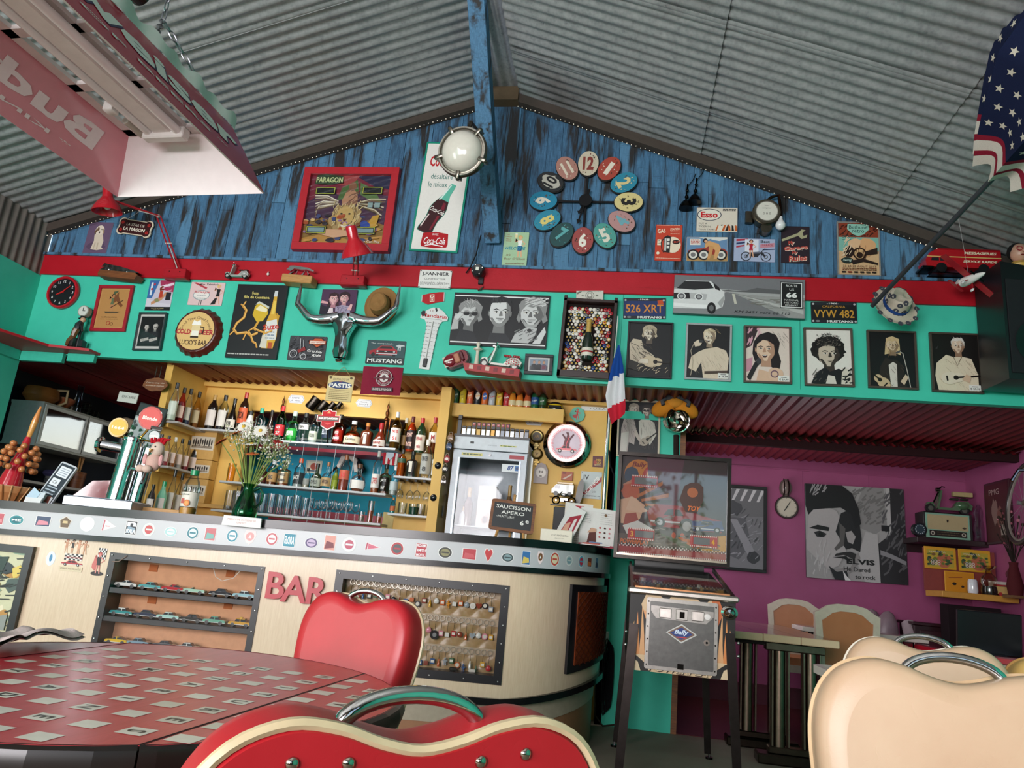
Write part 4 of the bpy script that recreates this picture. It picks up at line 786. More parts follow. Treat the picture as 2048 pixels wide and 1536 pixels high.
# crown cap sign
p=at(398.5,666,Y=FY-.013);o=tH('crown_cap_sign','big crown cap sign reading COLD BEER LUCKY\'S BAR','sign',p)
n=42;P=[];b=B()
for k,(r_,d)in enumerate(((.158,-.055),(.172,-.05),(.186,-.03),(.2,-.004))):
 for i in range(n):rr=r_+(.006 if i%2 else-.004)*(k/3);P.append((rr*math.cos(2*PI*i/n),d,rr*math.sin(2*PI*i/n)))
b.add(P,[[k*n+i,k*n+(i+1)%n,k*n+n+(i+1)%n,k*n+n+i]for k in range(3)for i in range(n)],'#5c1f16',False);b.add(P[:n],[list(range(n))],'#5c1f16');b.oB('cap','satin',o)
a=Art(.34,.34,-.0555);a.e(50,50,None,48,'#3a1410',36);a.e(50,50,None,46,'#e2bd7a',36);a.t('Good Time Good Friends',50,44,7,'#4a1f18',arc=38,w=None,shear=.1);a.t('COLD',21,47,12,'#b5303a',w=36,bold=.04);a.t('BEER',78,47,12,'#b5303a',w=36,bold=.04);a.t("LUCKY'S BAR",50,22,12,'#3c1c16',w=68,bold=.02)
a.p([(39,36),(61,36),(60,66),(40,66)],'#e8d2a0');a.p([(41,38),(59,38),(58,50),(42,50)],'#f4efe2');a.p([(38,64),(42,76),(50,72),(58,77),(62,64)],'#fbf8f0');a.line([(60,60),(70,58),(69,44),(60,42)],3,'#2a1a14');a.r(40,33,60,37,'#2a1a14');a.oB('print',o)
def art(a):
 a.r(0,0,100,100,'#14161a');a.t('Suze,',38,88,4.2,'#e8d67a',w=14,bold=.01);a.t('fille de Gentiane.',42,82.5,4,'#e8d67a',w=52,bold=.01);tL(a,4,86,4.5,4.5,1,'#b9b9b4',1.6)
 a.p([(68,14),(66,30),(70,52),(74,62),(76,84),(82,84),(84,62),(92,52),(94,30),(90,14)],'#d9a93a');a.p([(75,84),(82,84),(82,92),(76,92)],'#cfd2d4');a.p([(70,24),(70,50),(92,54),(93,26)],'#dfe0dc');a.p([(76,60),(82,60),(82,78),(77,78)],'#e9c95a');a.p([(64,15),(78,14),(76,30),(66,32)],'#d8d2c2');a.t('Suze',80,43,8,'#c42c2a',w=30,bold=.03,rot=.15);tL(a,72,90,27,35,3,'#7a8aa0',1.4);a.p([(80,14),(88,14),(88,22),(80,22)],'#b9542c');a.p([(86,62),(93,58),(92,44),(90,50)],'#c99a30')
 a.p([(40,58),(42,70),(50,76),(66,70),(70,60),(62,50),(50,49)],'#d8b430');a.p([(44,66),(52,72),(68,66),(66,62),(50,64)],'#f0e6c0');a.line([(54,50),(48,40),(52,37)],3,'#d8a23c');a.p([(42,72),(48,77),(70,70),(70,67),(50,74)],'#cfd2c8')
 for pts,wd in(([(18,70),(26,64),(24,54),(12,46),(8,38),(16,32),(34,34),(44,30),(56,34)],3.4),([(18,70),(22,76)],2),([(18,70),(13,72)],1.6),([(10,36),(2,30)],2),([(34,34),(30,24)],1.8),([(44,30),(50,22),(56,20)],2.6),([(44,30),(38,36),(46,40),(62,36)],2.6),([(62,36),(72,34),(84,38)],2.4),([(56,20),(60,14)],2)):a.line(pts,wd,'#d29438');a.line([(x+.6,y+.6)for x,y in pts],wd*.3,'#efc878')
sG('poster','tall black poster of a gentian root and a yellow bottle marked Suze','poster',[(481,571.6),(580.7,574.4),(555.8,721.4),(454,717)],art,'#0f1114',thick=.022,off=.013)
# chrome skull
p=at(692,650,Y=FY-.08);o=tH('steer_skull','polished metal long horned steer skull on the teal wall','ornament',p)
b=B();
def sk(u,v):
 t=2*PI*u;z=.07-.34*v;w=(.122+.02*math.sin(v*9))*(1-v*.66)if v>.12 else .06+v*.35;w=max(w,.03);d=.055*(1-.45*v)
 r_=1-.22*max(0,math.cos(2*t))*(v>.2)*(v<.8);return(w*math.cos(t)*r_,-.03-d*max(-.4,math.sin(t))*(1.1 if abs(math.cos(t))<.3 else .9),z)
b.grid(sk,20,14,'#c4c8cc');b.bA(.03,'#b9bdc2',10,6,(0,-.03,-.29),(1,.9,.5));b.oB('skull','chrome',o)
for s in(-1,1):
 b=B();pts=[];rs=[]
 for k in range(15):
  t=k/14;pts.append((s*(.05+.34*min(1,t*1.55)-.06*max(0,t-.62)+(.07*max(0,t-.6))),-.03-.02*math.sin(t*3),.05-.05*math.sin(min(t*1.7,1)*PI)*.6+.36*max(0,t-.42)**1.25*1.55));rs.append(.045*(1-t)**.75+.003)
 b.tU(pts,rs,10,'#c4c8cc');b.tU([(s*.085,-.03,.03),(s*.1,-.03,.025)],.05,12,'#9aa0a6');b.oB('horn','chrome',o)
def art(a):
 a.r(0,0,100,100,'#4a2c4c');a.p([(0,0),(0,40),(20,30),(34,50),(30,0)],'#1e1428');hE(a,36,62,46,'#e0b0b0','#b07a86','#33141f','long',.12);hE(a,66,66,44,'#e2b4b0','#b8848a','#2b131c','shag',-.02,open_=True);a.p([(46,0),(44,30),(62,38),(82,34),(90,0)],'#a59ab2');sK(a,30,48,2,84,30,'#6d6280',6,1.6);a.p([(78,20),(86,42),(92,40),(90,16)],'#e0b0b0');a.p([(24,4),(40,6),(38,24),(28,26)],'#e6d6da');a.p([(0,44),(22,40),(22,48),(4,54)],'#d8a0a6')
sG('photo','square purple tinted photo of a laughing couple between the horns','photo',[(646.5,581),(716,582.5),(713,632.5),(642.6,631)],art,'#2a2238',thick=.015,off=.013)
def hat(label,p,rot,s,c1,c2,dots=None):
 o=tH('hat',label,'hat',p,rot);b=B();
 pr=[(.0,.105),(.03,.1),(.055,.11),(.068,.1),(.075,.06),(.08,.012),(.118,.0),(.135,.008),(.136,.004),(.118,-.004),(.078,.0),(.07,.05),(0,.09)]
 def hf(u,v):
  k=v*(len(pr)-1);i=min(int(k),len(pr)-2);f=k-i;r_=pr[i][0]*(1-f)+pr[i+1][0]*f;z=pr[i][1]*(1-f)+pr[i+1][1]*f;t=2*PI*u
  if z>.06:z-=.018*max(0,math.cos(2*t))*(r_/.07 if r_<.07 else 1)
  return(r_*math.cos(t)*1.0*s,r_*math.sin(t)*1.14*s,z*s)
 b.grid(hf,32,36,c1);b.oB('felt','cloth',o)
 b=B();b.lA([(.0812*s,.012*s),(.0795*s,.036*s),(.0775*s,.036*s)],32,c2,sy=1.14);b.oB('band','cloth',o)
 if dots:
  b=B();
  for v0,n_ in((.17,3),(.27,5),(.36,7),(.41,8),(.52,9),(.58,12)):
   for i in range(n_):
    u=(i+R.random()*.4)/n_;q=V(hf(u,v0));q1=V(hf(u+.01,v0));q2=V(hf(u,v0+.01));nn=(q1-q).cross(q2-q);
    if nn.length<1e-9:continue
    nn.normalize();M=Matrix.Translation(q-nn*.0015)@nn.to_track_quat('Z','Y').to_matrix().to_4x4();b.M=M;g_=b.v.__len__();b.lA([(.0,.002),(.013*s*1.4,.001)],9,dots);b.lA([(0,.0026),(.006*s*1.4,.0026)],7,c1)
  b.oB('pattern','cloth',o,kind='stuff')
 return o
hat('tan felt trilby hung flat on the teal wall beside the horns',at(763,612,Y=FY-.014),(PI/2,.15,0),.98,'#9a7448','#5a3b22')
def art(a):
 a.r(1,1.4,99,98.6,'#3a3a40');sK(a,60,2,2,90,96,'#56565c',12,2,1.2);sK(a,40,2,2,90,80,'#1d1d20',10,2.4,.7)
 a.p([(56,76),(66,92),(88,92),(96,76),(88,62),(76,52),(64,62)],'#20140f');a.r(54,68,98,82,'#c8582c');a.r(56,70,96,80,'#efe8de');a.t('HARLEY-DAVIDSON',76,75,6,'#c04a20',w=38,bold=.03);a.p([(62,82),(68,90),(86,90),(92,82)],'#c8582c');a.p([(66,66),(76,55),(88,66)],'#c8582c')
 for x,y,r_ in((16,26,16),(44,16,12)):a.ring(x,y,r_,3,'#b9b9bc',18);a.ring(x,y,r_*.5,2,'#77777c',12)
 a.line([(30,88),(36,10)],2,'#d8d8da');a.line([(38,84),(42,40)],2,'#c0c0c4');a.p([(26,40),(44,56),(48,42),(30,30)],'#8c1f22');a.t('Go to Ride',72,38,10,'#efecea',w=40,shear=.3,rot=-.1,bold=.02);a.t('Ride',78,22,10,'#efecea',w=24,shear=.3,bold=.02)
sG('tin_sign','dark tin sign of a chopper with an orange bar and shield logo','sign',[(583,672.6),(657,675),(650,724.6),(575,721)],art,'#29292c',thick=.003,off=.013,rad=.01)
def art(a):
 a.r(1,1.4,99,98.6,'#2a4c50');a.r(1,1.4,99,30,'#18262a');a.t('The unexpected...',38,86,8,'#dfe6e2',w=58);car_front(a,20,34,60,44,'#b52632');a.p([(8,40),(6,54),(22,62),(26,40)],'#a01c28');a.e(18,40,5,9,'#101012');a.p([(74,78),(82,84),(96,82),(98,78),(88,76),(84,70),(80,74)],'#c9cfd0');a.r(80,60,83,80,'#c9cfd0');a.r(85,58,88,78,'#c9cfd0');a.t('MUSTANG',50,15,17,'#e9ece8',w=90,bold=.03)
sG('tin_sign','dark teal tin sign of a red sports car lettered MUSTANG','sign',[(738,680.7),(813.7,684),(808.4,732),(731,728.4)],art,'#14201f',thick=.003,off=.013,rad=.008)
# wine red cloth banner below it
c,w,h,an,P=rect4([(728.5,733),(807,735),(800,792),(719.5,788)],Y=FY-.02);o=tH('cloth_banner','wine red cloth banner with a round motorcycle emblem, INRE LIMOGES','banner',c,(0,-an,0))
b=B();b.grid(lambda u,v:((u-.5)*w,-.004+.004*math.sin(u*17+v*3)+.003*math.sin(v*13),(v-.5)*h),24,12,'#8e2c40');b.oB('cloth','cloth',o)
a=Art(w,h,-.013);a.ring(56,60,30,7,'#5a1422',26);a.ring(56,60,29,1.6,'#d8c8c8',26);a.e(56,60,None,16,'#d8cfcc',20);a.p(bL(56,60,5,9,9,.3),'#4a1c26');a.r(30,56,80,61,'#5a1422');a.t('INDIAN',56,60,7,'#e0d2d0',arc=20);a.t('MOTORCYCLE',56,60,5,'#e0d2d0',arc=-22);a.r(28,12,80,26,'#2a1018');a.t('INRE LIMOGES',54,19,8,'#d8c8c4',w=46,bold=.02);a.oB('emblem',o)
# hanging board with the rules of pastis
c,w,h,an,P=rect4([(657,750),(708,752.6),(702,804.6),(650,801)],Y=FY-.05);o=tH('hanging_board','cream card reading PASTIS hung on string below the skull','sign',c,(0,-an,0))
b=B();b.pR(rrect(w,h,.006),0,.008,'#cdb477');b.oB('plate','print',o)
a=Art(w,h);a.r(2,2,98,98,'#dcc68c');a.t("LES REGLES D'OR",50,86,8,'#3a3020',w=62);a.e(50,63,46,15,'#1b2a52',26);a.e(50,63,44,13,'#243a6e',26);a.t('du',50,77,5,'#b92e2e',w=10);a.t('PASTIS',50,62,17,'#f2efe6',w=84,bold=.04);tL(a,12,90,8,42,6,'#8a7444',1.8)
for x in(10,90):a.e(x,91,None,5,'#5a4a26',8)
a.oB('print',o)
b=B();b.tU([(-w*.4,-.002,h*.42),(0,.02,h*.88),(w*.4,-.002,h*.42)],.002,5,'#b39a62');b.oB('string','cloth',o)
# crushed can
p=at(865.5,597,Y=FY-.02);o=tH('flattened_can','flattened red drinks can pinned above the thermometer','can',p,(0,-.12,0))
b=B();b.pR([(-.085,-.02),(-.08,.035),(-.02,.045),(.05,.048),(.088,.045),(.085,-.03),(.03,-.035),(-.04,-.045)],0,.008,'#b8141e');b.pR([(-.09,-.02),(-.085,.035),(-.079,.03),(-.083,-.02)],-.003,.01,'#c8c8c6');b.pR([(.083,-.03),(.088,.045),(.094,.04),(.09,-.03)],-.003,.01,'#c8c8c6');b.oB('can','gloss',o)
a=Art(.16,.09);a.r(36,22,58,88,'#e4dac8');a.r(39,28,55,82,'#b8141e');a.t('C',46,66,30,'#efe8da',w=12,bold=.04,rot=1.4);a.t('oc',47,40,18,'#efe8da',w=11,bold=.04,rot=1.4);a.oB('print',o)
# thermometer
c,w,h,an,P=rect4([(838,613),(893,617),(884,742),(829,737)],Y=FY-.013);o=tH('thermometer','tall white enamel thermometer headed Le Mandarin','thermometer',c+V((0,-.008,0)),(0,.07,0))
ol=[(-.19,-.5),(.19,-.5),(.21,.12),(.24,.22),(.32,.28),(.5,.3),(.5,.36),(.44,.38),(.3,.44),(.1,.49),(-.1,.49),(-.3,.44),(-.44,.38),(-.5,.36),(-.5,.3),(-.32,.28),(-.24,.22),(-.21,.12)]
b=B();b.pR([(x*w,z*h)for x,z in ol],-.004,.006,'#e2e3e2');b.oB('plate','gloss',o)
a=Art(w,h,-.0045);a.t('LE',38,93,3,'#8a3030',w=12);a.t('Mandarin',50,85.5,6,'#c02a2c',w=90,bold=.02);a.line([(20,80),(80,80)],.5,'#777');a.r(48.4,16,51,74,'#55504c')
for i in range(10):a.r(36,20+i*6,45,20.5+i*6,'#333');a.r(54,20+i*6,63,20.5+i*6,'#333');a.t(str(abs(50-i*10)),30,74-i*6,2,'#333');a.t(str(abs(50-i*10)),71,74-i*6,2,'#333')
a.p([(4,84),(0,88),(4,92),(14,92),(16,88),(12,83)],'#24242a');a.p([(48,97),(52,99),(58,95),(54,92)],'#24242a');a.oB('print',o)
b=B();b.bX(-.016,.016,-.014,-.004,-.47*h,-.33*h,'#1a1a1c',.004);b.rod((0,-.009,-.36*h),(0,-.009,.26*h),.004,6,'#c8c8c4');b.oB('tube','gloss',o)
# three singers
def art(a):
 a.r(0,0,100,100,'#16171a');a.r(1,93,99,95.4,'#e6e6e6');a.r(1,4.6,99,7,'#e6e6e6');a.r(0,7,100,93,'#1b1c1f')
 a.p([(0,28),(3,60),(7,58),(8,30)],'#b9b9b9');hE(a,18,60,46,'#c9c9c9','#6a6a6a','#8f8f8f','shag',.1,glasses=True);a.p([(6,7),(10,30),(24,26),(30,7)],'#24252a');sK(a,26,10,72,24,90,'#d8d8d8',8,1,-1.2);a.p([(2,52),(8,62),(12,58),(6,46)],'#d0d0d0')
 a.p([(40,7),(42,26),(56,28),(66,7)],'#2a2b30');hE(a,50,64,52,'#d9d9d9','#7a7a7a','#202124','short',.06,beard='#8a8a8a');sK(a,20,40,80,56,92,'#3a3b3f',8,1.2,1.8)
 a.p([(72,7),(76,28),(96,34),(99,7)],'#101114');a.p([(86,8),(97,40),(99,30),(94,8)],'#d4d4d4');hE(a,83,64,54,'#cfcfcf','#666','#8c8c8c','shag',-.08,beard='#a8a8a8');sK(a,36,74,78,94,92,'#d0d0d0',8,1,.6);a.p([(64,8),(68,26),(80,38),(90,36),(88,22),(82,8)],'#bdbdbd');sK(a,16,66,10,84,32,'#7d7d7d',8,1.4,.9);a.e(82,32,2.4,3,'#333')
sG('poster','wide black and white portrait of three men on black with white bars','poster',[(911,587.6),(1100.8,595),(1092.5,700.6),(900.4,691.6)],art,'#101114',thick=.02,off=.013)
# toy dodgem
p=at(914,720,Y=FY-.05);o=tH('toy_bumper_car','dark red toy bumper car hung nose down on the teal wall','toy car',p,(.0,-.42,0))
b=B();b.pR(rrect(.195,.125,.05,5),-.005,.03,'#16161a');b.oB('bumper','satin',o)
b=B();b.pR(rrect(.175,.105,.045,5),-.035,0,'#7c1c28',side='#d8cfc0');b.M=Matrix.Translation((-.05,-.035,0))@Matrix.Diagonal((.05,.018,.045,1));b.bA(1,'#7c1c28',12,7);b.M=Matrix.Identity(4);b.oB('body','gloss',o)
b=B();b.bX(-.012,.03,-.05,-.03,-.038,.038,'#b9785c',.008);b.bX(.035,.06,-.055,-.03,-.038,.038,'#5a1820',.008);b.oB('seat','satin',o);b=B();b.bX(-.085,-.02,-.054,-.05,-.006,.006,'#e6e0d4');b.bX(-.095,-.06,-.04,-.037,-.04,.04,'#d0c8b8');b.oB('stripe','gloss',o)
# scooter on its red shelf
pz=at(986,742,Y=FY-.07);o=tH('display_shelf','small red chequered shelf carrying the dotted scooter','shelf',at(987,746,Y=FY-.013)+V((0,0,0)),(0,.07,0))
b=B();b.pR([(-.21,.02),(.21,.02),(.21,-.035),(-.19,-.035)],-.12,0,'#a8282c');b.oB('board','paint',o);b=B()
for i in range(6):b.bX(-.16+i*.06,-.13+i*.06,-.1215,-.12,-.02,.01,('#d8b8a8','#7a1a20')[i%2])
b.oB('chequers','paint',o,kind='stuff')
scooter('model_scooter','white and red dotted model scooter on the little red shelf',at(998,739,Y=FY-.08)+V((0,0,0)),.32,'#e4e0d8','#a81e28','#d8d6d0',spots='#b0202c').rotation_euler=(0,.07,0)
o=tH('pin_figurine','white bowling pin shaped figurine beside the dotted scooter','figurine',at(952,736,Y=FY-.06));b=B();b.lA([(0,0),(.018,0),(.02,.03),(.016,.06),(.012,.1),(.014,.13),(.03,.14),(.032,.148),(.014,.155),(.011,.165),(.016,.18),(.012,.195),(0,.2)],12,'#ddd4c2');b.oB('body','gloss',o);b=B();b.bX(-.034,.034,-.006,.006,.138,.15,'#cfc4ae',.003);b.oB('arms','gloss',o)
def art(a):
 a.r(0,0,100,100,'#d8d8d4');a.r(8,10,92,90,'#8a98a8');a.r(8,10,92,40,'#4a4a4e')
 for x,c_ in((28,'#1f2024'),(52,'#1a1c20'),(74,'#6a5a70')):a.p([(x-13,10),(x-12,48),(x,56),(x+12,48),(x+13,10)],c_);a.p(bL(x,66,6,11,14,.05),'#c89878');a.p([(x-6,70),(x,80),(x+6,70),(x+4,76),(x-4,77)],'#2a201c')
 a.r(66,20,82,44,'#7a3a4a')
sG('framed_photo','small colour photo of three men in a broad black frame','photo',[(1052.5,710),(1107,712),(1105,753),(1048,750)],art,'#eee',frame='#1b1e22',fw=.024,fd=.014,thick=.01,off=.013,glass=True)
# crown cap case
c,w,h,an,P=rect4([(1128,604),(1233,606),(1226,764),(1116,757)],Y=FY-.013);o=tH('crown_cap_case','dark shadow box filled with rows of coloured crown caps','display case',c+V((0,0,0)),(0,.02,0))
b=B();b.bX(-w/2,w/2,-.01,0,-h/2,h/2,'#1c1210');b.oB('backing','matte',o);b=B();t=.024
for x0,x1,z0,z1 in((-w/2,-w/2+t,-h/2,h/2+.02),(w/2-t,w/2,-h/2,h/2+.02),(-w/2,w/2,h/2-t,h/2),(-w/2,w/2,-h/2,-h/2+.05)):b.bX(x0,x1,-.075,0,z0,z1,'#2a1614',.003)
b.oB('case','satin',o)
cap=B();cap.at(rx=PI/2).lA([(.0162,0),(.0158,.006),(.0145,.0085),(.0125,.0095),(0,.0098)],12,'#fff');capm={}
cols_=['#d8d4cc']*5+['#b9242e']*4+['#16181c']*4+['#c8a86a']*2+['#8c8a86']*2+['#1f4a9c','#d8a020','#2a2a30','#7a2a20','#dcdcd8','#3a2018','#24402c','#b06a30']
cells=[];nx=12;px_=(w-2*t-.012)/nx;pzz=px_*.9;nz=int((h-.09)/pzz)
for j in range(nz):
 for i in range(nx-(j%2)):cells.append((-w/2+t+.006+px_*(i+.5+.5*(j%2)),-h/2+.066+pzz*j))
capn=0
for x,z in cells:
 if abs(x-.012)<.034 and-.19<z<.1:continue
 cc_=R.choice(cols_)
 if cc_ not in capm:
  q=B();q.at(rx=PI/2).lA([(.0148,0),(.0142,.006),(.013,.0085),(.011,.0095),(0,.0098)],11,cc_);q.lA([(.007,.0101),(0,.0103)],8,R.choice(['#e8e0d0','#a01c24','#15161a','#c8a040']));capm[cc_]=q.mesh('crown_cap');capm[cc_].materials.append(MAT['satin'])
 if capn<290:m_=bpy.data.objects.new('crown_cap',capm[cc_]);COL.link(m_);m_.parent=o;m_.location=(x+R.uniform(-.002,.002),-.0105,z+R.uniform(-.002,.002));capn+=1
o2=tH('champagne_bottle','champagne bottle with a red band mounted in the crown cap case','bottle',o.location+V((.004,-.045,-.165)))
b=B();b.lA([(0,0),(.036,.0),(.042,.008),(.042,.13),(.036,.165),(.019,.215),(.016,.25),(.016,.285)],18,'#1d2a20');b.oB('body','gloss',o2);b=B();b.lA([(.0165,.2),(.02,.215),(.0175,.25),(.0175,.29),(.021,.293),(.02,.315),(0,.32)],16,'#c9a456');b.oB('foil','satin',o2);b=B();b.lA([(.0424,.03),(.0427,.04),(.0427,.085),(.0424,.09)],18,'#e2dccd',cols=['#e2dccd','#e2dccd','#e2dccd']);b.lA([(.0428,.055),(.0428,.068)],18,'#a81e28');b.lA([(.026,.185),(.022,.205)],16,'#a81e28');b.oB('label','print',o2)
def art(a):
 a.r(2,4,98,96,'#cfcdc2');a.ring(50,50,40,4,'#5c5e54',20);a.e(50,46,10,30,'#8a8a80');a.p(bL(50,54,6,16,12,.05),'#d8d6cc');a.p([(4,60),(22,90),(18,94),(2,80)],'#6a6c60');a.e(76,50,5,10,'#77796c');a.e(24,50,4,9,'#8a8c80');tL(a,8,92,88,88,1,'#77796c',4);tL(a,8,92,8,8,1,'#77796c',5);a.ring(50,50,46,1.5,'#9a9c90',4)
sG('banknote','old grey banknote pinned above the crown cap case','banknote',[(1153.5,585),(1207.5,585),(1206.7,605),(1152.4,605)],art,'#b9b7ac',thick=.0015,off=.037)
def plate(label,q,bg,fg,top,num,bottom,sticker=None,sub=None):
 def art(a):
  a.r(0,0,100,100,'#22252c');a.r(2,14,98,86,bg);a.t(top,48,93,8,'#e8e6e0',w=26,bold=.02);a.t(num,50,50 if not sub else 44,40 if not sub else 38,fg,w=88,bold=.015)
  if sub:a.t(sub,50,78,11,fg,w=50)
  a.t(bottom,62,7.5,11,'#e9e9e6',w=56,bold=.04);a.e(14,8,5,5,'#77797e');
  for x,y in((5,90),(95,90),(4,8),(96,8)):a.e(x,y,None,5,'#b9bbbe',8)
  if sticker:a.p([(80,88),(92,92),(95,72),(82,68)],'#c8502c')
 return sG('licence_plate',label,'plate',q,art,'#2a2d33',thick=.006,off=.013,rad=.01)
plate('blue licence plate with orange 526 XRT in a dark frame',[(1247.3,598),(1332.3,598.6),(1330.3,640),(1245.6,639)],'#1f3264','#d68a3c','-1968-','526 XRT','MUSTANG',True)
plate('black licence plate with yellow VYW 482 in a dark frame',[(1621.6,605.4),(1712,607),(1712.6,648.6),(1620,647)],'#17181a','#c89438','-1966-','VYW 482','MUSTANG',None,'CALIFORNIA')
def art(a):
 a.r(0,0,100,100,'#8c8c8e');a.r(0,60,100,100,'#77777b');a.p([(0,66),(30,68),(100,60),(100,52),(0,54)],'#a8a8a8');a.p([(34,62),(42,66),(48,64),(56,66),(64,74),(72,72),(84,70),(84,60)],'#5e5e60');a.p([(36,58),(99,50),(99,0),(60,0)],'#9a9a98');a.p([(40,60),(44,60),(88,0),(30,0)],'#77777a');a.p([(45,56),(47,56),(49,30),(47,30)],'#c9c6b8');a.p([(42,60),(43,60),(99,10),(99,20)],'#b9b9b6');sK(a,30,56,20,96,48,'#77746e',7,1.6,.2)
 a.p([(0,24),(0,60),(4,66),(9,86),(28,87),(35,68),(39,60),(39.5,40),(38,20),(30,8),(26,14),(0,12)],'#dcdcdc');a.p([(2,64),(8,84),(27,85),(31,68),(16,62)],'#232326');a.p([(32,66),(30,84),(35,70),(36,62)],'#1b1b1e');a.p([(0,36),(0,52),(12,54),(13,38)],'#202023');a.p([(13,38),(12,54),(26,52),(25,36)],'#b9b9ba')
 for x in(6,19.5):a.e(x,44,3.4,9.4,'#e8e8e8',22);a.e(x,44,2.6,7.2,'#5a5a5e',22);a.e(x,44,1.5,4,'#a8a8aa',14)
 a.p([(0,18),(0,26),(26,24),(30,30),(29,22),(24,14)],'#f0f0f0');a.e(29.5,16,3.4,15,'#141416');a.e(29.5,16,1.8,8,'#6a6a6c');a.p([(34,30),(39,50),(39,36),(37,18)],'#a8a8a8')
 a.t('KM 2621 vers 66 112',68,10,6,'#1b1b1d',w=42,shear=.25);a.r(81.5,24,98.4,92,'#101012');a.r(82,26,97.8,90,'#e8e8e6');a.r(82.6,28,97.2,88,'#141416');a.t('ROUTE',90,82,6,'#e8e8e6',w=8.4);a.t('US',90,72.5,6,'#e8e8e6',w=3.4);a.t('66',90,58,14,'#efefed',w=8.4,bold=.04);a.t('NATIONAL',90,45,4.4,'#d8d8d6',w=10.5);a.t('HISTORIC',90,38.5,4.4,'#d8d8d6',w=10.5);a.t('HIGHWAY',90,32,4.4,'#d8d8d6',w=9.5)
sG('canvas_print','long grey canvas of a white car on a desert road with a 66 sign','picture',[(1348,557),(1605.7,567),(1604.5,643.7),(1344.5,632)],art,'#55565a',thick=.03,off=.037)
# six portraits
def price(a):
 a.r(74,1,99,11,'#e6e4de');a.t('€ 29.99',86.5,4.5,3.4,'#14141a',w=21,bold=.03);a.r(80,7.6,93,8.8,'#555')
def guitar(a,x,y,l,ang,body='#d8c8b0',dark='#17130f'):
 k=a.h/a.w;ca,sa=math.cos(ang),math.sin(ang);T=lambda u,v:(x+(u*ca-v*sa)*l*k,y+(u*sa+v*ca)*l)
 a.p([T(u,v)for u,v in bL(0,0,.3,.24,20,0)],body);a.p([T(u,v)for u,v in bL(.3,0,.2,.18,18,0)],body);a.p([T(u,v)for u,v in bL(.22,0,.09,.09,14,0)],dark);a.p([T(.3,-.035),T(1.1,-.03),T(1.1,.03),T(.3,.035)],dark);a.p([T(1.08,-.05),T(1.26,-.06),T(1.26,.06),T(1.08,.05)],body);a.p([T(-.12,-.1),T(-.06,-.1),T(-.06,.1),T(-.12,.1)],dark)
BW=('#dccfbd','#8b7a68')
def art(a):
 a.r(0,0,100,100,'#17181b');hE(a,48,82,27,BW[0],'#5c5046','#b9a890','shag',-.1);sK(a,22,36,84,66,95,'#2b2622',7,1.2,-1);a.p([(4,30),(2,60),(10,70),(30,68),(36,52),(60,40),(64,26),(40,22)],'#c9b9a4');sK(a,44,4,30,52,64,'#4d443b',12,1.4,-.6);a.p([(4,30),(0,14),(30,8),(40,20)],'#2b2723');guitar(a,52,28,44,-.05,'#cbb79c');sK(a,20,20,6,90,20,'#bdaa92',9,1,.5);a.p([(24,24),(30,32),(48,32),(48,24)],BW[0])
sG('framed_portrait','black framed monochrome portrait of a guitarist bent over his guitar','portrait',[(1256.6,645),(1347,648.6),(1341.6,760.5),(1250.5,756)],art,'#17181b',frame='#14161a',fw=.012,fd=.012,thick=.012,off=.013)
def art(a):
 a.r(0,0,100,100,'#1b1c1f');a.p([(10,40),(4,18),(22,12),(34,30),(40,0),(94,0),(99,40),(92,54),(70,60),(44,56),(28,50)],'#dac8b2');sK(a,50,12,14,90,54,'#8d7c6a',14,1,-1);sK(a,30,40,8,90,50,'#efe4d4',12,1,-1.1);hE(a,52,78,27,'#e2d2bd','#94816e','#d8c6a8','short',-.14,open_=True);sK(a,20,44,86,70,95,'#8a785f',8,1,-.7);a.p([(14,66),(26,72),(34,66),(30,60),(18,58)],'#dcc9b4');a.p([(26,72),(38,70),(38,66),(28,66)],'#3a3a3d');a.line([(16,66),(8,50),(14,30),(10,4)],1,'#b9aa98');a.p([(42,8),(96,12),(96,16),(42,13)],'#4a3a30');price(a)
sG('framed_portrait','grey framed portrait of a blond singer in a pale shirt with microphone','portrait',[(1372.6,648.6),(1463.4,651.8),(1460,766),(1367,760)],art,'#1b1c1f',frame='#a9acae',fw=.014,fd=.012,thick=.012,off=.013)
def art(a):
 a.r(0,0,100,100,'#e0cfc4');a.p([(0,100),(0,60),(14,66),(30,100)],'#3a2a30');sK(a,16,2,60,30,98,'#d8a0b0',14,3,1);a.p([(0,40),(16,44),(14,20),(0,16)],'#c890a0');hE(a,46,60,44,'#e2c2a8','#b98f76','#1a1316','big',-.08,open_=True);sK(a,34,56,70,92,96,'#4a3436',12,1.2,-1);a.p([(24,0),(30,22),(60,16),(84,20),(86,0)],'#d9b398');a.p(bL(68,14,18,12,18,.05),'#dcb89e');a.ring(66,14,7,2,'#6a4a60');a.p([(2,6),(20,34),(28,40),(34,34),(26,26),(10,0)],'#1b1a1d');a.p(bL(30,37,6,6,14,0),'#3a3a3f');price(a)
sG('framed_portrait','brown framed portrait of a dark haired woman singing into a microphone','portrait',[(1486,653.5),(1580,656.7),(1582,770.7),(1486,767)],art,'#e0cfc4',frame='#5a4a42',fw=.014,fd=.012,thick=.012,off=.013)
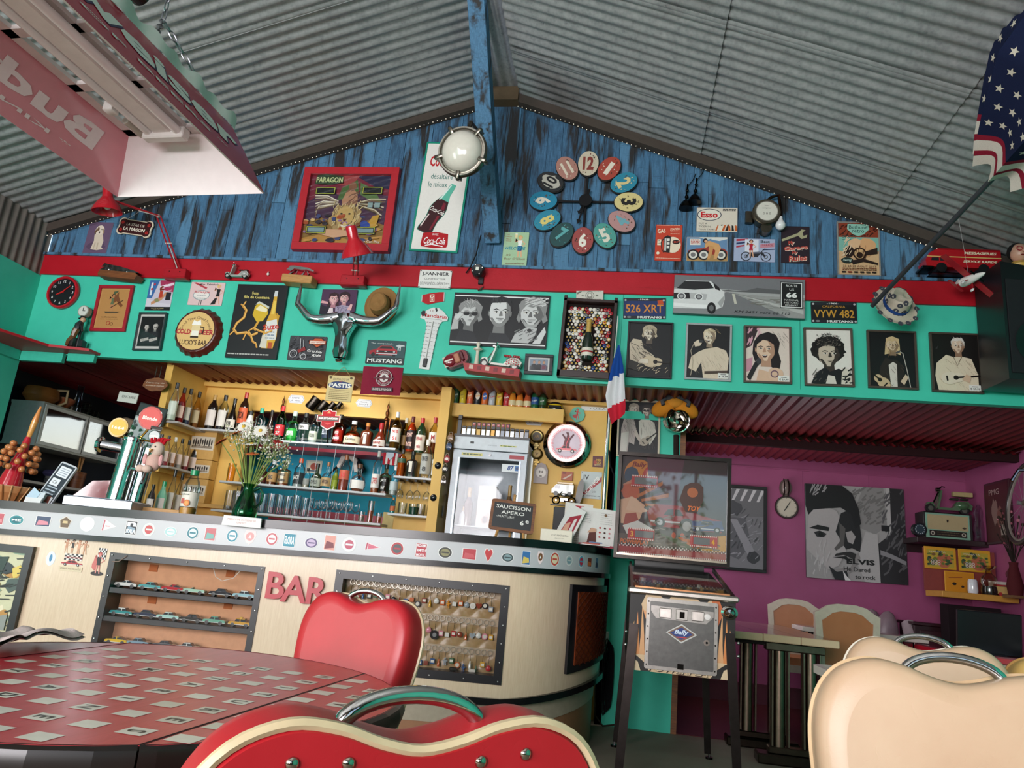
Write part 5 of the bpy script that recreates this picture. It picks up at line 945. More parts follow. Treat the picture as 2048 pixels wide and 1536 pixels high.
def art(a):
 a.r(0,0,100,100,'#e6e0d8');hE(a,50,56,46,'#c9b8a6','#3a322c','#1d1a19','afro',.1,beard=None);g=random.Random(8)
 for _ in range(150):
  t=g.uniform(-.5,3.7);r_=g.uniform(.9,1.1);x,y=50+27*math.cos(t)*r_*1.15,66+24*math.sin(t)*r_;a.p([(x,y),(x+g.uniform(-5,5),y+g.uniform(0,5)),(x+1.4,y+1)],'#1d1a19')
 for _ in range(60):a.p(bL(50+g.uniform(-26,26),78+g.uniform(-8,12),1.6,1,7,.3,g),'#5c544d')
 a.p([(8,0),(20,20),(40,30),(50,22),(70,28),(94,18),(96,0)],'#17171a');a.p([(74,0),(78,30),(94,26),(98,0)],'#d8cebf');sK(a,14,76,2,92,26,'#17171a',10,2.4,.4);a.p([(40,0),(46,16),(60,14),(64,0)],'#d8cfc4');sK(a,10,10,4,40,20,'#5a544e',9,1.4,.8)
sG('framed_portrait','brown framed portrait of a man with a big round afro on white','portrait',[(1604.5,658),(1702,660),(1706.6,776.7),(1608,773)],art,'#e6e0d8',frame='#55483e',fw=.014,fd=.012,thick=.012,off=.013)
def art(a):
 a.r(0,0,100,100,'#141416');a.p([(24,0),(22,34),(36,54),(46,50),(60,50),(74,40),(80,0)],'#2a2320');a.p([(46,0),(42,40),(52,46),(60,42),(60,0)],'#d8cfc4');hE(a,52,78,27,'#d6bfa4','#8a725c','#cdb288','long',.06,beard='#9a8064');sK(a,30,38,60,66,92,'#8f744e',10,1.2,-1.3);a.line([(66,66),(74,62),(82,30),(88,0)],1.4,'#b9b2a8');a.p([(58,64),(68,68),(68,64),(60,61)],'#555');guitar(a,30,6,40,2.4,'#c9b08c');sK(a,20,26,4,74,44,'#5a4a40',9,1.4,-.9);a.p([(66,10),(78,24),(84,18),(74,4)],'#d2baa0')
sG('framed_portrait','brown framed portrait of a long blond haired singer on black','portrait',[(1729.5,662),(1829,666.6),(1833,782),(1735,778)],art,'#141416',frame='#4c4038',fw=.014,fd=.012,thick=.012,off=.013)
def art(a):
 a.r(0,0,100,100,'#161412');a.p([(4,26),(8,48),(30,64),(46,60),(62,62),(84,58),(96,30),(96,0),(10,0)],'#dfd2b8');sK(a,44,10,6,90,58,'#9a8a70',12,1,-.9);hE(a,56,80,26,'#d8bfa6','#94755e','#d8d4cc','short',.08);sK(a,16,46,88,68,97,'#f0ece4',7,1,-.8);a.line([(44,62),(52,44),(62,60)],1,'#6a5a48');guitar(a,34,22,46,.12,'#e2d6c0');a.p([(60,20),(70,30),(80,26),(76,14)],'#d2b498');a.p([(6,74),(14,80),(10,72)],'#333');price(a)
sG('framed_portrait','brown framed portrait of a white haired man with an acoustic guitar','portrait',[(1854.8,666.6),(1956.6,671),(1962,790),(1861,786)],art,'#161412',frame='#453a32',fw=.014,fd=.012,thick=.012,off=.013)
def art(a):
 a.r(0,0,100,100,'#16161a');a.p([(4,0),(6,50),(14,74),(34,76),(44,50),(40,20),(26,24),(22,0)],'#b8a8a4');sK(a,36,6,30,38,72,'#4c4246',12,1.4,-1.1);a.p([(4,0),(6,40),(26,44),(20,0)],'#c9c2ba');hE(a,36,86,20,'#d0c0b4','#7a6a64','#a8988c','shag',.16,open_=True);a.p([(54,20),(50,64),(66,72),(90,62),(96,40),(80,20),(70,30)],'#cfc6bc');sK(a,44,54,22,90,66,'#6a625c',12,1.2,-1.2);hE(a,70,84,20,'#cbbcb0','#756860','#2a2422','shag',-.14,glasses=True);guitar(a,66,26,30,.7,'#a89a8c');a.p([(38,40),(52,26),(56,30),(44,48)],'#c0b0a6');a.t('B.Hansen',86,5,2,'#999',w=16)
sG('framed_portrait','cream framed portrait of two rock musicians on the teal post','portrait',[(1235.7,800),(1320.6,803),(1319,918),(1233.5,913)],art,'#16161a',Y=5.65,frame='#d8c8b0',fw=.014,fd=.012,thick=.01,off=.001)
#  the bar counter
BD=4.3;BO=HD*BD
def loc_bar(P):return V((P.x*math.cos(YAW)+P.y*math.sin(YAW),P.dot(HD)-BD,P.z))
def bl(px,py,d=BD):return loc_bar(at(px,py,D=d))
def topz(x):return 1.189+.0204*(x-.6)
PATH=[(-4.1,0),(-3,0),(-2,0),(-1,0),(-.1,0),(.12,.012),(.28,.045),(.42,.10),(.53,.175),(.62,.27),(.68,.38),(.715,.5),(.735,.65),(.75,.9),(.755,1.22)]
def botz(x):return .30 if x<-.1 else .30+.12*min(1,(x+.1)/.8)**1.5
def pnorm(i):
 a=PATH[max(0,i-1)];b_=PATH[min(len(PATH)-1,i+1)];d=V((b_[0]-a[0],b_[1]-a[1])).normalized();return V((d.y,-d.x))
bar=tH('bar_counter','long cream bar counter with a black top edge and a grey sticker band','bar',BO,(0,0,YAW))
def sweep(b,o0,o1,z0,z1,c,rng=None):
 idx=range(len(PATH))if rng is None else rng;P=[]
 for i in idx:
  x,y=PATH[i];n=pnorm(i)
  for o_,z in((o0,z0),(o0,z1),(o1,z1),(o1,z0)):P.append((x+n.x*o_,y+n.y*o_,z(x)))
 m=len(P)//4;b.add(P,[[i*4+k,i*4+4+k,i*4+4+(k+1)%4,i*4+(k+1)%4]for i in range(m-1)for k in range(4)]+[[0,1,2,3],[m*4-1,m*4-2,m*4-3,m*4-4]],c,True)
 b.M=Matrix.Identity(4);return b
cT=[bl(222,1105),bl(531,1133)];kT=[bl(673,1143),bl(1020,1168)];kB=[bl(820,1360),bl(1008,1365)]
CX0,CX1,CZ0,CZ1=cT[0].x,cT[1].x,.30,(cT[0].z+cT[1].z)/2;KX0,KX1,KZ0,KZ1=kT[0].x,kT[1].x,(kB[0].z+kB[1].z)/2,(kT[0].z+kT[1].z)/2
PATH=[(-4.1,0),(-3,0),(-2,0),(-1,0)]+[(KX1+(.755-KX1)*math.sin(PI/2*k/22),.95*(1-math.cos(PI/2*k/22)))for k in range(23)]+[(.757,1.24)]
b=B();sweep(b,.045,-.42,lambda x:topz(x)-.045,topz,'#111');b.oB('worktop','black_laminate',bar)
b=B();sweep(b,.03,-.02,lambda x:topz(x)-.157,lambda x:topz(x)-.045,'#bbb');b.oB('sticker_band','grey_laminate',bar)
b=B();sweep(b,.04,-.02,lambda x:topz(x)-.187,lambda x:topz(x)-.157,'#111');b.oB('upper_moulding','black_laminate',bar)
b=B();sweep(b,.025,-.03,lambda x:botz(x)-.035,botz,'#111');b.oB('lower_moulding','black_laminate',bar)
b=B();sweep(b,-.03,-.08,lambda x:botz(x)-.15,lambda x:botz(x)-.03,'#a89a86');sweep(b,-.035,-.085,lambda x:0,lambda x:botz(x)-.15,'#9a6a4a');b.oB('plinth','paint',bar)
# cream front with openings for the two display boxes
b=B();ct=lambda x:topz(x)-.187
def fbox(x0,x1,z0,z1):
 P=[(x,y,z)for x,zz in((x0,z0(x0)),(x1,z0(x1)))for y in(0,.02)for z in(zz,)]+[(x,y,z1(x))for x in(x0,x1)for y in(0,.02)]
 b.add(P,[(0,2,6,4),(1,5,7,3),(0,4,5,1),(2,3,7,6),(4,6,7,5),(0,1,3,2)])
fbox(-4.1,CX0,botz,ct);fbox(CX0,CX1,lambda x:CZ1,ct);fbox(CX1,KX0,botz,ct);fbox(KX0,KX1,lambda x:KZ1,ct);fbox(KX0,KX1,botz,lambda x:KZ0);fbox(KX1,-.1+.0,botz,ct)if KX1<-.1 else None
sweep(b,0,-.02,botz,ct,'#ddd',range(4,len(PATH)));b.oB('front','cream_laminate',bar)
def frame4(b,x0,x1,z0,z1,t,y0,y1,c):
 for q in((x0,x1,z1-t,z1),(x0,x1,z0,z0+t),(x0,x0+t,z0+t,z1-t),(x1-t,x1,z0+t,z1-t)):b.bX(q[0],q[1],y0,y1,q[2],q[3],c)
def studs(parent,x0,x1,z0,z1,nx,nz,y):
 b=B()
 for i in range(nx):
  for z in(z0,z1):b.bA(.005,'#d0d0cc',6,4,(x0+(x1-x0)*i/(nx-1),y,z))
 for j in range(1,nz-1):
  for x in(x0,x1):b.bA(.005,'#d0d0cc',6,4,(x,y,z0+(z1-z0)*j/(nz-1)))
 b.oB('studs','metal',parent,kind='stuff')
def barthing(name,label,cat,x,y,z,group=None):return tH(name,label,cat,BO+Matrix.Rotation(YAW,3,'Z')@V((x,y,z)),(0,0,YAW),group)
# box of model cars
cx,cz=(CX0+CX1)/2,CZ0;cab=barthing('model_car_case','glazed black case of model cars let into the bar front','display case',cx,0,cz);W2=(CX1-CX0)/2;H_=CZ1-CZ0
b=B();b.bX(-W2,W2,.15,.16,0,H_,'#dca27c');b.oB('backing','matte',cab)
b=B();frame4(b,-W2,W2,0,H_,.035,-.006,.15,'#1b191b');b.oB('case','satin',cab)
SZ=[]
for py0,py1 in((1171,1197),(1226,1254),(1286,1310)):
 z=(bl(225 if py0<1200 else 205,py0+6,BD+.05).z+bl(520,py1,BD+.05).z)/2-cz;SZ.append(z);b=B();b.bX(-W2+.035,W2-.035,.0,.15,z-.03,z,'#1d1b1e',.002);b.oB('shelf','satin',cab)
b=B()
for x,z in((-.25,H_-.07),(.2,H_-.06),(-.22,SZ[0]-.06),(.22,SZ[0]-.05)):b.bX(x-.025,x+.025,.145,.15,z-.02,z+.02,'#b5663c')
b.oB('tabs','matte',cab,kind='stuff');studs(cab,-W2+.015,W2-.015,.015,H_-.015,5,6,-.008)
b=B();b.bX(-W2,W2,-.005,-.002,0,H_,'#fff');b.oB('pane','pane',cab)
b=B();b.tU([(.14,.02,H_-.03),(.16,.03,H_-.08),(.2,.03,H_-.1),(.26,.03,H_-.08),(.3,.02,H_-.03)],.002,5,'#e8dcd0');b.tU([(-W2+.02,-.008,H_-.05),(-W2+.06,-.01,H_-.045),(-W2+.1,-.01,H_-.01)],.003,5,'#8a7a70');b.oB('wire','matte',cab)
def mC(label,x,shelf,body,roof=None,kind='saloon',flip=1):
 o=tH('model_car',label,'model car',cab.matrix_world@V((0,0,0)),(0,0,YAW),'model cars in the case');o.location=BO+Matrix.Rotation(YAW,3,'Z')@V((cx+x,.06,cz+SZ[shelf]))
 L=.062;b=B();k=[(-L,.011),(-L*1.02,.02),(-L*.92,.027),(-.028,.029),(.032,.028),(.055,.027),(L*1.03,.022),(L,.011)]
 b.pR(k,-.022,.022,body);b.bX(-L*1.04,L*1.04,-.0225,.0225,.011,.014,'#d5d5d2');b.oB('body','gloss',o)
 rf={'saloon':[(-.03,.028),(-.018,.042),(.02,.043),(.036,.027)],'coupe':[(-.026,.028),(-.006,.041),(.014,.041),(.05,.027)],'taxi':[(-.03,.028),(-.022,.045),(.026,.045),(.034,.027)],'open':[(-.02,.028),(-.012,.036),(-.009,.036),(-.012,.028)]}[kind]
 b=B();b.pR(rf,-.018,.018,'#2c3238');c0=max(p_[1]for p_ in rf);b.bX(rf[1][0],rf[2][0],-.0185,.0185,c0-.003,c0+.001,roof or body);
 if kind!='open':b.bX(-.001,.003,-.0187,.0187,.028,c0,roof or body)
 if kind=='taxi':b.bX(-.006,.008,-.006,.006,c0,c0+.008,'#d8b040')
 b.oB('cabin','gloss',o)
 for wx in(-.038,.038):
  b=B();b.at((wx,0,.011),rx=PI/2).lA([(0,-.0235),(.007,-.0235),(.0075,-.023),(.011,-.023),(.011,.023),(0,.0235)],12,'#1a1a1a',cols=['#d8d8d4','#d8d8d4','#1a1a1a','#1a1a1a','#1a1a1a']);b.oB('wheel','satin',o)
def carx(px,py):return bl(px,py,BD+.04).x-cx
for a_ in(('white model coupe, first on the top shelf',252,1163,0,'#dcdad4',None,'coupe'),('turquoise model convertible on the top shelf beside the white coupe',300,1168,0,'#5aa8a8',None,'saloon'),('red model coupe on the top shelf',346,1170,0,'#b8202c',None,'coupe'),('mint green model car on the top shelf beside the red one',388,1176,0,'#a8d0b8',None,'open'),('black model saloon on the top shelf',442,1178,0,'#1c2028',None,'saloon'),('pale blue model car at the end of the top shelf',488,1185,0,'#9cc8d0','#dfe6e2','saloon'),
('teal model saloon with white roof on the middle shelf',243,1217,1,'#2f8f90','#e4e6e0','saloon'),('navy blue model saloon on the middle shelf',291,1223,1,'#1e2c48',None,'saloon'),('pale aqua model saloon on the middle shelf',336,1228,1,'#a5d4c8','#c8e0d8','saloon'),('black model convertible on the middle shelf',383,1233,1,'#18181c',None,'saloon'),('sea green model car on the middle shelf beside the taxi',428,1239,1,'#68a890',None,'saloon'),('yellow model taxi at the end of the middle shelf',479,1245,1,'#d09a2c',None,'taxi'),
('yellow model sports car on the bottom shelf above the table edge',232,1279,2,'#d8b020',None,'coupe'),('grey blue model saloon on the bottom shelf',275,1281,2,'#7a98a8',None,'saloon'),('dark model car on the bottom shelf almost hidden by the table',328,1286,2,'#4a4a50',None,'saloon'),('white model saloon on the bottom shelf just over the table edge',373,1288,2,'#dad8d2',None,'saloon')):
 mC(a_[0],carx(a_[1],a_[2]),a_[3],a_[4],a_[5],a_[6])
# BAR letters
bt=barthing('bar_letters','three thick red letters spelling BAR on the bar front','lettering',bl(596,1175).x,0,bl(596,1175).z-.07)
for ch,px,py in(('B',554,1171),('A',591,1178),('R',637,1182)):
 p_=bl(px,py);vs,fs,x0,x1,y0,y1=textmesh(ch,0,.02);k=.145/(y1-y0);ox=p_.x-bl(596,1175).x;oz=p_.z-(bl(596,1175).z-.07)
 cu=bpy.data.curves.new('t','FONT');cu.body=ch;cu.resolution_u=3;cu.offset=.02;cu.extrude=.012/k;tmp=bpy.data.objects.new('t',cu);COL.link(tmp);m=bpy.data.meshes.new_from_object(tmp.evaluated_get(bpy.context.evaluated_depsgraph_get()));bpy.data.objects.remove(tmp)
 b=B();b.add([(ox+(v.co.x-(x0+x1)/2)*k,-.013-v.co.z*k,oz+(v.co.y-(y0+y1)/2)*k)for v in m.vertices],[list(q.vertices)for q in m.polygons],'#b81426');b.oB('letter','satin',bt)
# key ring case
kx,kz=(KX0+KX1)/2,KZ0;kc=barthing('key_ring_case','glazed black case with three rows of old key rings in the bar front','display case',kx,0,kz);W2=(KX1-KX0)/2;H_=KZ1-KZ0
b=B()
def quilt(u,v):
 x=(u*2-1)*W2;z=v*H_;q=min(abs(((x*9+z*9)%1)-.5),abs(((x*9-z*9)%1)-.5));return(x,.10-.008*min(1,q*4),z)
b.grid(quilt,70,40,'#a8885c');b.oB('backing','satin',kc)
b=B();frame4(b,-W2,W2,0,H_,.045,-.006,.1,'#17161a');b.oB('case','satin',kc);studs(kc,-W2+.02,W2-.02,.018,H_-.018,6,6,-.008)
b=B();b.bX(-W2,W2,-.005,-.002,0,H_,'#fff');b.oB('pane','pane',kc)
rows=[]
for n,(px0,py0,px1,py1)in enumerate(((705,1167,985,1183),(835,1235,985,1240),(830,1296,980,1299))):
 pa,pb=bl(px0,py0,BD+.07),bl(px1,py1,BD+.07);z=(pa.z+pb.z)/2-kz;b=B();b.bX(-W2+.045,W2-.045,.085,.092,z-.025,z+.015,'#b9a184');b.oB('rail','paint',kc);rows.append((pa.x,pb.x,z))
shapes=('tag','disc','bottle','heart','figure','tyre','box','drop');shn={'tag':'flat tag','disc':'round disc','bottle':'little bottle','heart':'heart','figure':'little doll','tyre':'tyre','box':'cube','drop':'drop'}
colr=(('#b8242c','red'),('#e0ddd4','white'),('#2a2a2e','black'),('#d8a030','yellow'),('#3a5a8a','blue'),('#8a3a24','brown'),('#d88a98','pink'),('#4a6a4a','green'),('#c8622c','orange'),('#9aa0a4','grey'))
og=('first','second','third','fourth','fifth','sixth','seventh','eighth','ninth','tenth','eleventh','twelfth','thirteenth','fourteenth','fifteenth','sixteenth','seventeenth','eighteenth','nineteenth','twentieth','twenty-first','twenty-second','twenty-third','twenty-fourth')
seq={1:['drop','bottle','drop','tyre','tag','box','tag','drop','bottle','heart','drop','disc','tag'],2:['box','tag','box','tag','bottle','figure','tag','disc','figure','bottle','bottle','tag','drop']}
for r_,(xa,xb,z)in enumerate(rows):
 n=24 if r_==0 else 13
 for i in range(n):
  x=xa+(xb-xa)*i/(n-1);sh=seq[r_][i]if r_ else('tag','disc','bottle','tag','box','disc','tag','drop','bottle','tag','box','disc','tag','bottle','drop','tag','figure','box','tag','drop','disc','heart','disc','tag')[i];cc_,cn=R.choice(colr)
  if r_==0 and i==16:cc_,cn='#d88a20','orange'
  if sh=='tyre':cc_,cn='#222224','black'
  o=barthing('key_ring','key ring with a %s %s, %s hook of the %s row'%(cn,shn[sh],og[i],('top','middle','bottom')[r_]),'key ring',kx+x-kx,.07,kz+z,'key rings in the glazed case')
  b=B();b.tU([(.014*math.cos(t),0,-.005+.014*math.sin(t))for t in[2*PI*k/12 for k in range(12)]],.0016,5,'#b9b4a8',closed=True);b.oB('ring','metal',o)
  l=R.uniform(.028,.06);b=B();b.tU([(0,.004*math.sin(k*2.4),-.018-l*k/6)for k in range(7)],.0014,4,'#b0aa9c');b.oB('chain','metal',o)
  b=B();z0=-.02-l
  if sh=='tag':b.bX(-.013,.013,-.003,.003,z0-.03,z0,cc_,.002);b.bX(-.009,.009,-.0035,-.003,z0-.022,z0-.008,'#e8e2d4')
  elif sh=='disc':b.at((0,0,z0-.016),rx=PI/2).cY(.017,-.003,.003,14,cc_);b.cY(.011,.003,.0036,12,'#d8d2c4')
  elif sh=='bottle':b.at((0,0,z0-.04)).lA([(0,0),(.008,0),(.008,.022),(.004,.03),(.004,.04),(0,.04)],8,cc_)
  elif sh=='heart':b.pR([(0,z0-.032),(.018,z0-.012),(.014,z0),(.005,z0),(0,z0-.006),(-.005,z0),(-.014,z0),(-.018,z0-.012)],-.003,.003,cc_)
  elif sh=='figure':b.bA(.007,cc_,8,5,(0,0,z0-.006));b.bX(-.007,.007,-.004,.004,z0-.03,z0-.012,cc_,.002);b.bX(-.013,.013,-.003,.003,z0-.02,z0-.014,cc_,.001);b.bX(-.007,-.002,-.003,.003,z0-.042,z0-.03,cc_);b.bX(.002,.007,-.003,.003,z0-.042,z0-.03,cc_)
  elif sh=='tyre':b.at((0,0,z0-.024),rx=PI/2).lA([(.012,-.006),(.025,-.006),(.025,.006),(.012,.006)],16,cc_);b.cY(.012,-.004,.004,10,'#888')
  elif sh=='box':b.bX(-.012,.012,-.008,.008,z0-.024,z0,cc_,.002)
  else:b.at((0,0,z0-.016)).lA([(0,-.018),(.012,-.014),(.016,-.002),(.01,.01),(0,.016)],10,cc_,sy=.4)
  b.oB('fob','gloss',o)
for px,py,c_,lb in((905,1347,'#2a2422','fallen dark cube fob lying at the bottom of the key ring case'),(943,1349,'#d8d0c4','fallen white fob lying at the bottom of the key ring case')):
 q=bl(px,py,BD+.06);b=B();b.bX(-.02,.02,-.01,.01,0,.018,c_,.004);o=b.oB('fallen_fob','gloss',loc=BO+Matrix.Rotation(YAW,3,'Z')@V((q.x,.05,kz+.046)));o.rotation_euler=(0,0,YAW);tag(o,lb,'key fob')
# framed colour print left of the cars
q0,q1,q2=bl(0,1090),bl(74,1094),bl(32,1281);w=1.0;h=q1.z-q2.z;fr=barthing('framed_print','black framed comic style print at the left end of the bar front','picture',q1.x-w/2,0,(q1.z+q2.z)/2)
def art(a):
 g=random.Random(4);a.r(0,0,100,100,'#c9c8a4')
 for _ in range(70):a.p(bL(g.uniform(0,100),g.uniform(0,100),g.uniform(2,8),g.uniform(3,10),10,.3,g),g.choice(['#d8c060','#7a9a88','#e0d8b8','#4a5a54','#b88a4a','#8fa890','#d8d2b0','#2f3a3c']))
 a.p([(76,60),(82,92),(90,94),(88,70)],'#2a4038');a.p([(74,14),(74,50),(84,54),(90,46),(90,20)],'#d8c468');sK(a,60,60,5,98,95,'#2a2f2c',9,1.2,.4,g);a.p([(86,2),(84,14),(98,22),(98,2)],'#8a8f88')
b=B();b.bX(-w/2,w/2,-.01,0,-h/2,h/2,'#b8b898');b.oB('backing','print',fr);a=Art(w-.08,h-.08,-.0101);art(a);a.oB('picture',fr);b=B();frame4(b,-w/2,w/2,-h/2,h/2,.04,-.03,0,'#17181b');b.oB('frame','satin',fr)
# stickers
def on_path(px,z):
 best=None
 for i in range(len(PATH)-1):
  for k in range(40):
   t=k/40;x=PATH[i][0]+(PATH[i+1][0]-PATH[i][0])*t;y=PATH[i][1]+(PATH[i+1][1]-PATH[i][1])*t;p_=BO+Matrix.Rotation(YAW,3,'Z')@V((x,y,z));e=abs(proj(p_)[0]-px)
   if best is None or e<best[0]:n=(pnorm(i)*(1-t)+pnorm(i+1)*t).normalized();best=(e,x,y,n)
 return best[1:]
def sticker(px,py,fn,wpx,hpx,label=None,off=.031):
 z=bl(px,py).z;x,y,n=on_path(px,z);
 if y>.02:z=topz(x)-.1
 sc=4.3/1480*(1+.2*max(0,y));co=max(.35,-n.y);a=Art(wpx*sc/(co if off>.02 else 1),hpx*sc);fn(a);o=a.oB('sticker',bar);o.location=(x+n.x*off,y+n.y*off,z);o.rotation_euler=(0,0,math.atan2(n.x,-n.y));
 if label:o['label']=label
def s_oval(c1,c2,t=None,tc='#fff'):
 def f(a):
  a.e(50,50,49,49,'#e8e6e4',22);a.e(50,50,44,44,c1,22);a.e(50,50,32,32,c2,20)
  if t:a.t(t,50,50,20,tc,w=60,bold=.03)
  else:a.r(26,44,74,56,c1)
 return f
def s_rect(c1,c2,t=None,tc='#fff'):
 def f(a):
  a.r(0,0,100,100,'#e8e4e2');a.r(5,4,95,96,c1);a.p([(10,10),(90,20),(80,50),(20,60)],c2)
  if t:
   L=t.split('|')
   for i,q in enumerate(L):a.t(q,50,100*(1-(i+.5)/len(L)),58/len(L),tc,w=80,bold=.03)
 return f
def s_tri(c1,c2):
 def f(a):a.p([(0,4),(6,100),(100,46)],'#efe6e6');a.p([(2,8),(8,94),(16,90),(12,10)],c1);a.p([(16,14),(18,84),(88,46)],c2);a.t('Hotel',40,46,14,c1,w=36,shear=.3)
 return f
def s_heart(a):
 hp=[(50,0),(82,42),(98,72),(88,96),(66,100),(50,84),(34,100),(12,96),(2,72),(18,42)];a.p(hp,'#efdcd8');a.p([(50+(x-50)*.84,50+(y-50)*.86)for x,y in hp],'#c0282e')
def s_pent(a):a.p([(50,100),(98,64),(84,30),(86,0),(14,0),(16,30),(2,64)],'#d8d0c4');a.p([(50,92),(90,62),(78,8),(22,8),(10,62)],'#6a5238');a.p([(30,40),(70,40),(66,60),(34,60)],'#d0b888')
def s_shield(c1):
 def f(a):a.p([(10,100),(90,100),(100,70),(80,20),(50,0),(20,20),(0,70)],'#efdcdc');a.e(50,58,34,30,c1);a.p([(38,46),(50,72),(62,46)],'#e8f0ec')
 return f
for px,py,f_,w_,h_ in((2,1038,s_rect('#c05a64','#d88a90'),20,22),(43,1041,s_oval('#2a8a90','#1f6a74','ME'),30,20),(92,1043,s_rect('#3a4a68','#d88a98'),30,20),(138,1045,s_pent,26,24),(182,1049,lambda a:a.e(50,50,50,50,'#f2f2f0',24),28,28),(225,1052,s_tri('#c05a68','#f0e2e2'),27,25),(267,1056,s_rect('#20242c','#8aa0b0','n|ITALA'),22,27),(306,1060,s_oval('#d8dcd8','#c84a4c'),24,26),(347,1064,s_oval('#a8d0d0','#e0e8e6'),25,19),(388,1066,s_oval('#2a7a88','#d8e4e2'),24,25),(428,1069,s_rect('#c86a70','#7ab0a8'),22,25),(467,1072,s_oval('#2a8aa0','#e8eaea'),23,26),(507,1076,s_shield('#e0a0a0'),24,27),(544,1078,s_oval('#c85a64','#efe4e4'),24,26),(583,1081,s_rect('#2488a0','#3a9ab0','FLORA'),24,26),(624,1086,s_oval('#5a4a78','#c8b0d0'),27,21),(664,1086,s_rect('#e0988c','#7a2a34'),23,30),(705,1090,s_oval('#e8ecf0','#c05068'),28,28),(750,1094,s_tri('#b83a58','#d86a80'),31,16),(800,1098,s_oval('#b8303c','#4a5458'),27,27),(844,1101,s_rect('#b83040','#b83040','ROGER|SMITH|HOTEL'),22,27),(889,1105,s_oval('#2a2a24','#8a8458'),29,23),(936,1108,s_rect('#b8303c','#c85058'),28,21),(977,1111,s_heart,19,27),(1014,1115,s_oval('#2a3c40','#7a9498'),25,18),(1050,1116,s_rect('#3a70a8','#d8c060'),17,27),(1077,1115,s_shield('#7a5030'),13,25),(1104,1119,s_oval('#c04a3c','#e0d4b0'),19,28),(1131,1123,s_oval('#b8c0c0','#7a98a0'),15,20),(1154,1124,s_oval('#4aa0b8','#b83048'),12,24),(1170,1125,s_rect('#7a3a30','#d07040'),10,18),(1184,1126,s_rect('#5a7a98','#3a4a60'),7,22)):sticker(px,py,f_,w_,h_)
def f1(a):
 for i,(c1,c2)in enumerate((('#c89070','#a83a34'),('#2a2422','#2a2422'),('#d8a080','#c88a6a'),('#c89070','#7a4a34'))):fG(a,14+i*24,2,94,'#d0a080',c1,c2,(.5,-.2,.1,.7)[i])
sticker(148,1093,f1,50,28,'row of four small pin-up figures',.001)
def f2(a):
 for i in range(8):
  for j in range(4):a.r(12+i*9.5,64+j*9,12+i*9.5+9.5,73+j*9,('#18181a','#e8e0d8')[(i+j)%2])
 a.t('STREET MACHINES',50,80,9,'#b83a3c',w=74);cS(a,4,34,90,30,'#b0303a');a.r(2,4,98,30,'#d8c8a8');a.t('BRADFORD, ILLINOIS',50,17,12,'#5a3a2a',w=86)
sticker(146,1126,f2,46,34,'red car under a chequered banner',.001)
def f3(a):
 for i in range(6):
  for j in range(5):a.r(30+i*9,58+j*8,39+i*9,66+j*8,('#18181a','#e8e4e0')[(i+j)%2])
 a.p(bL(50,8,40,8,16,.05),'#241a1a');fG(a,46,8,74,'#d88a80','#1c1618','#a83a34',.5);a.p(bL(24,40,14,24,14,.2),'#c86a64')
sticker(197,1123,f3,30,54,'woman with a chequered flag',.001)
sticker(102,1117,lambda a:(a.e(50,50,50,50,'#dfe6ec',20),a.e(50,54,16,26,'#4a88b0')),18,27,'pale blue oval',.001)
# amber quilted panel on the curve
b=B();i0=7;pts=[]
_ix=[i for i in range(len(PATH))if PATH[i][1]>.0 and proj(BO+Matrix.Rotation(YAW,3,'Z')@V((PATH[i][0],PATH[i][1],.8)))[0]>1126];iA=_ix[0];iB=len(PATH)-2
b2=B();sweep(b2,.02,-.01,lambda x:botz(x)+.085,lambda x:topz(x)-.235,'#17161a',range(iA,iB));b2.oB('side_panel_frame','satin',bar)
b2=B();sweep(b2,.026,0,lambda x:botz(x)+.125,lambda x:topz(x)-.275,'#6a2f16',range(iA+1,iB));sp=b2.oB('side_panel','amber_quilt',bar)
b2=B()
for i in range(iA+1,iB-1):
 (xa,ya),(xb,yb)=PATH[i],PATH[i+1];n=pnorm(i);L=math.hypot(xb-xa,yb-ya);za,zb=botz(xa)+.125,topz(xa)-.275
 for k in range(9):
  z=za+(zb-za)*k/9;dz=(zb-za)/9
  for s_ in(0,1):
   q0,q1=(z,z+dz)if s_ else(z+dz,z);b2.rod((xa+n.x*.028,ya+n.y*.028,q0),(xb+n.x*.028,yb+n.y*.028,q1),.0035,4,'#4a1e0e')
b2.oB('quilting','satin',bar,kind='stuff')
#  on the counter
def onbar(px,py,d,dz=0):
 p_=at(px,py,D=d);q=loc_bar(p_);return V((p_.x,p_.y,topz(q.x)+dz))
MPX=lambda d:d/1461.
# basket of lollipops with red tower
p=onbar(15,998,4.42);o=tH('sweet_basket','wicker bread basket on the counter under the lollipop tower','basket',p,(0,0,YAW))
b=B();b.lA([(0,.005),(.09,.005),(.12,.05),(.145,.085),(.15,.09),(.142,.09),(.115,.052),(.085,.012),(0,.012)],20,'#b87848',cols=['#a86a3c','#b47444','#c98a58','#d8b088','#d8b088','#b47444','#a86a3c','#a86a3c']);
for i in range(20):t=2*PI*i/20;b.tU([(.092*math.cos(t),.092*math.sin(t),.005),(.123*math.cos(t),.123*math.sin(t),.05),(.15*math.cos(t),.15*math.sin(t),.092)],.004,5,('#8a5228','#d2a070')[i%2])
b.oB('wicker','matte',o)
p2=onbar(6,998,4.6);o=tH('lollipop_tower','red lollipop tower stuck with gold wrapped sweets, at the left end','sweet stand',p2,(0,.14,YAW));b=B();b.lA([(0,0),(.075,0),(.06,.16),(.03,.3),(.02,.4),(.014,.42),(.02,.52),(.006,.62),(0,.62)],14,'#b8182c',cols=['#b8182c']*5+['#d89a50','#d88a48','#c8304a']);b.oB('stand','gloss',o)
lm=None
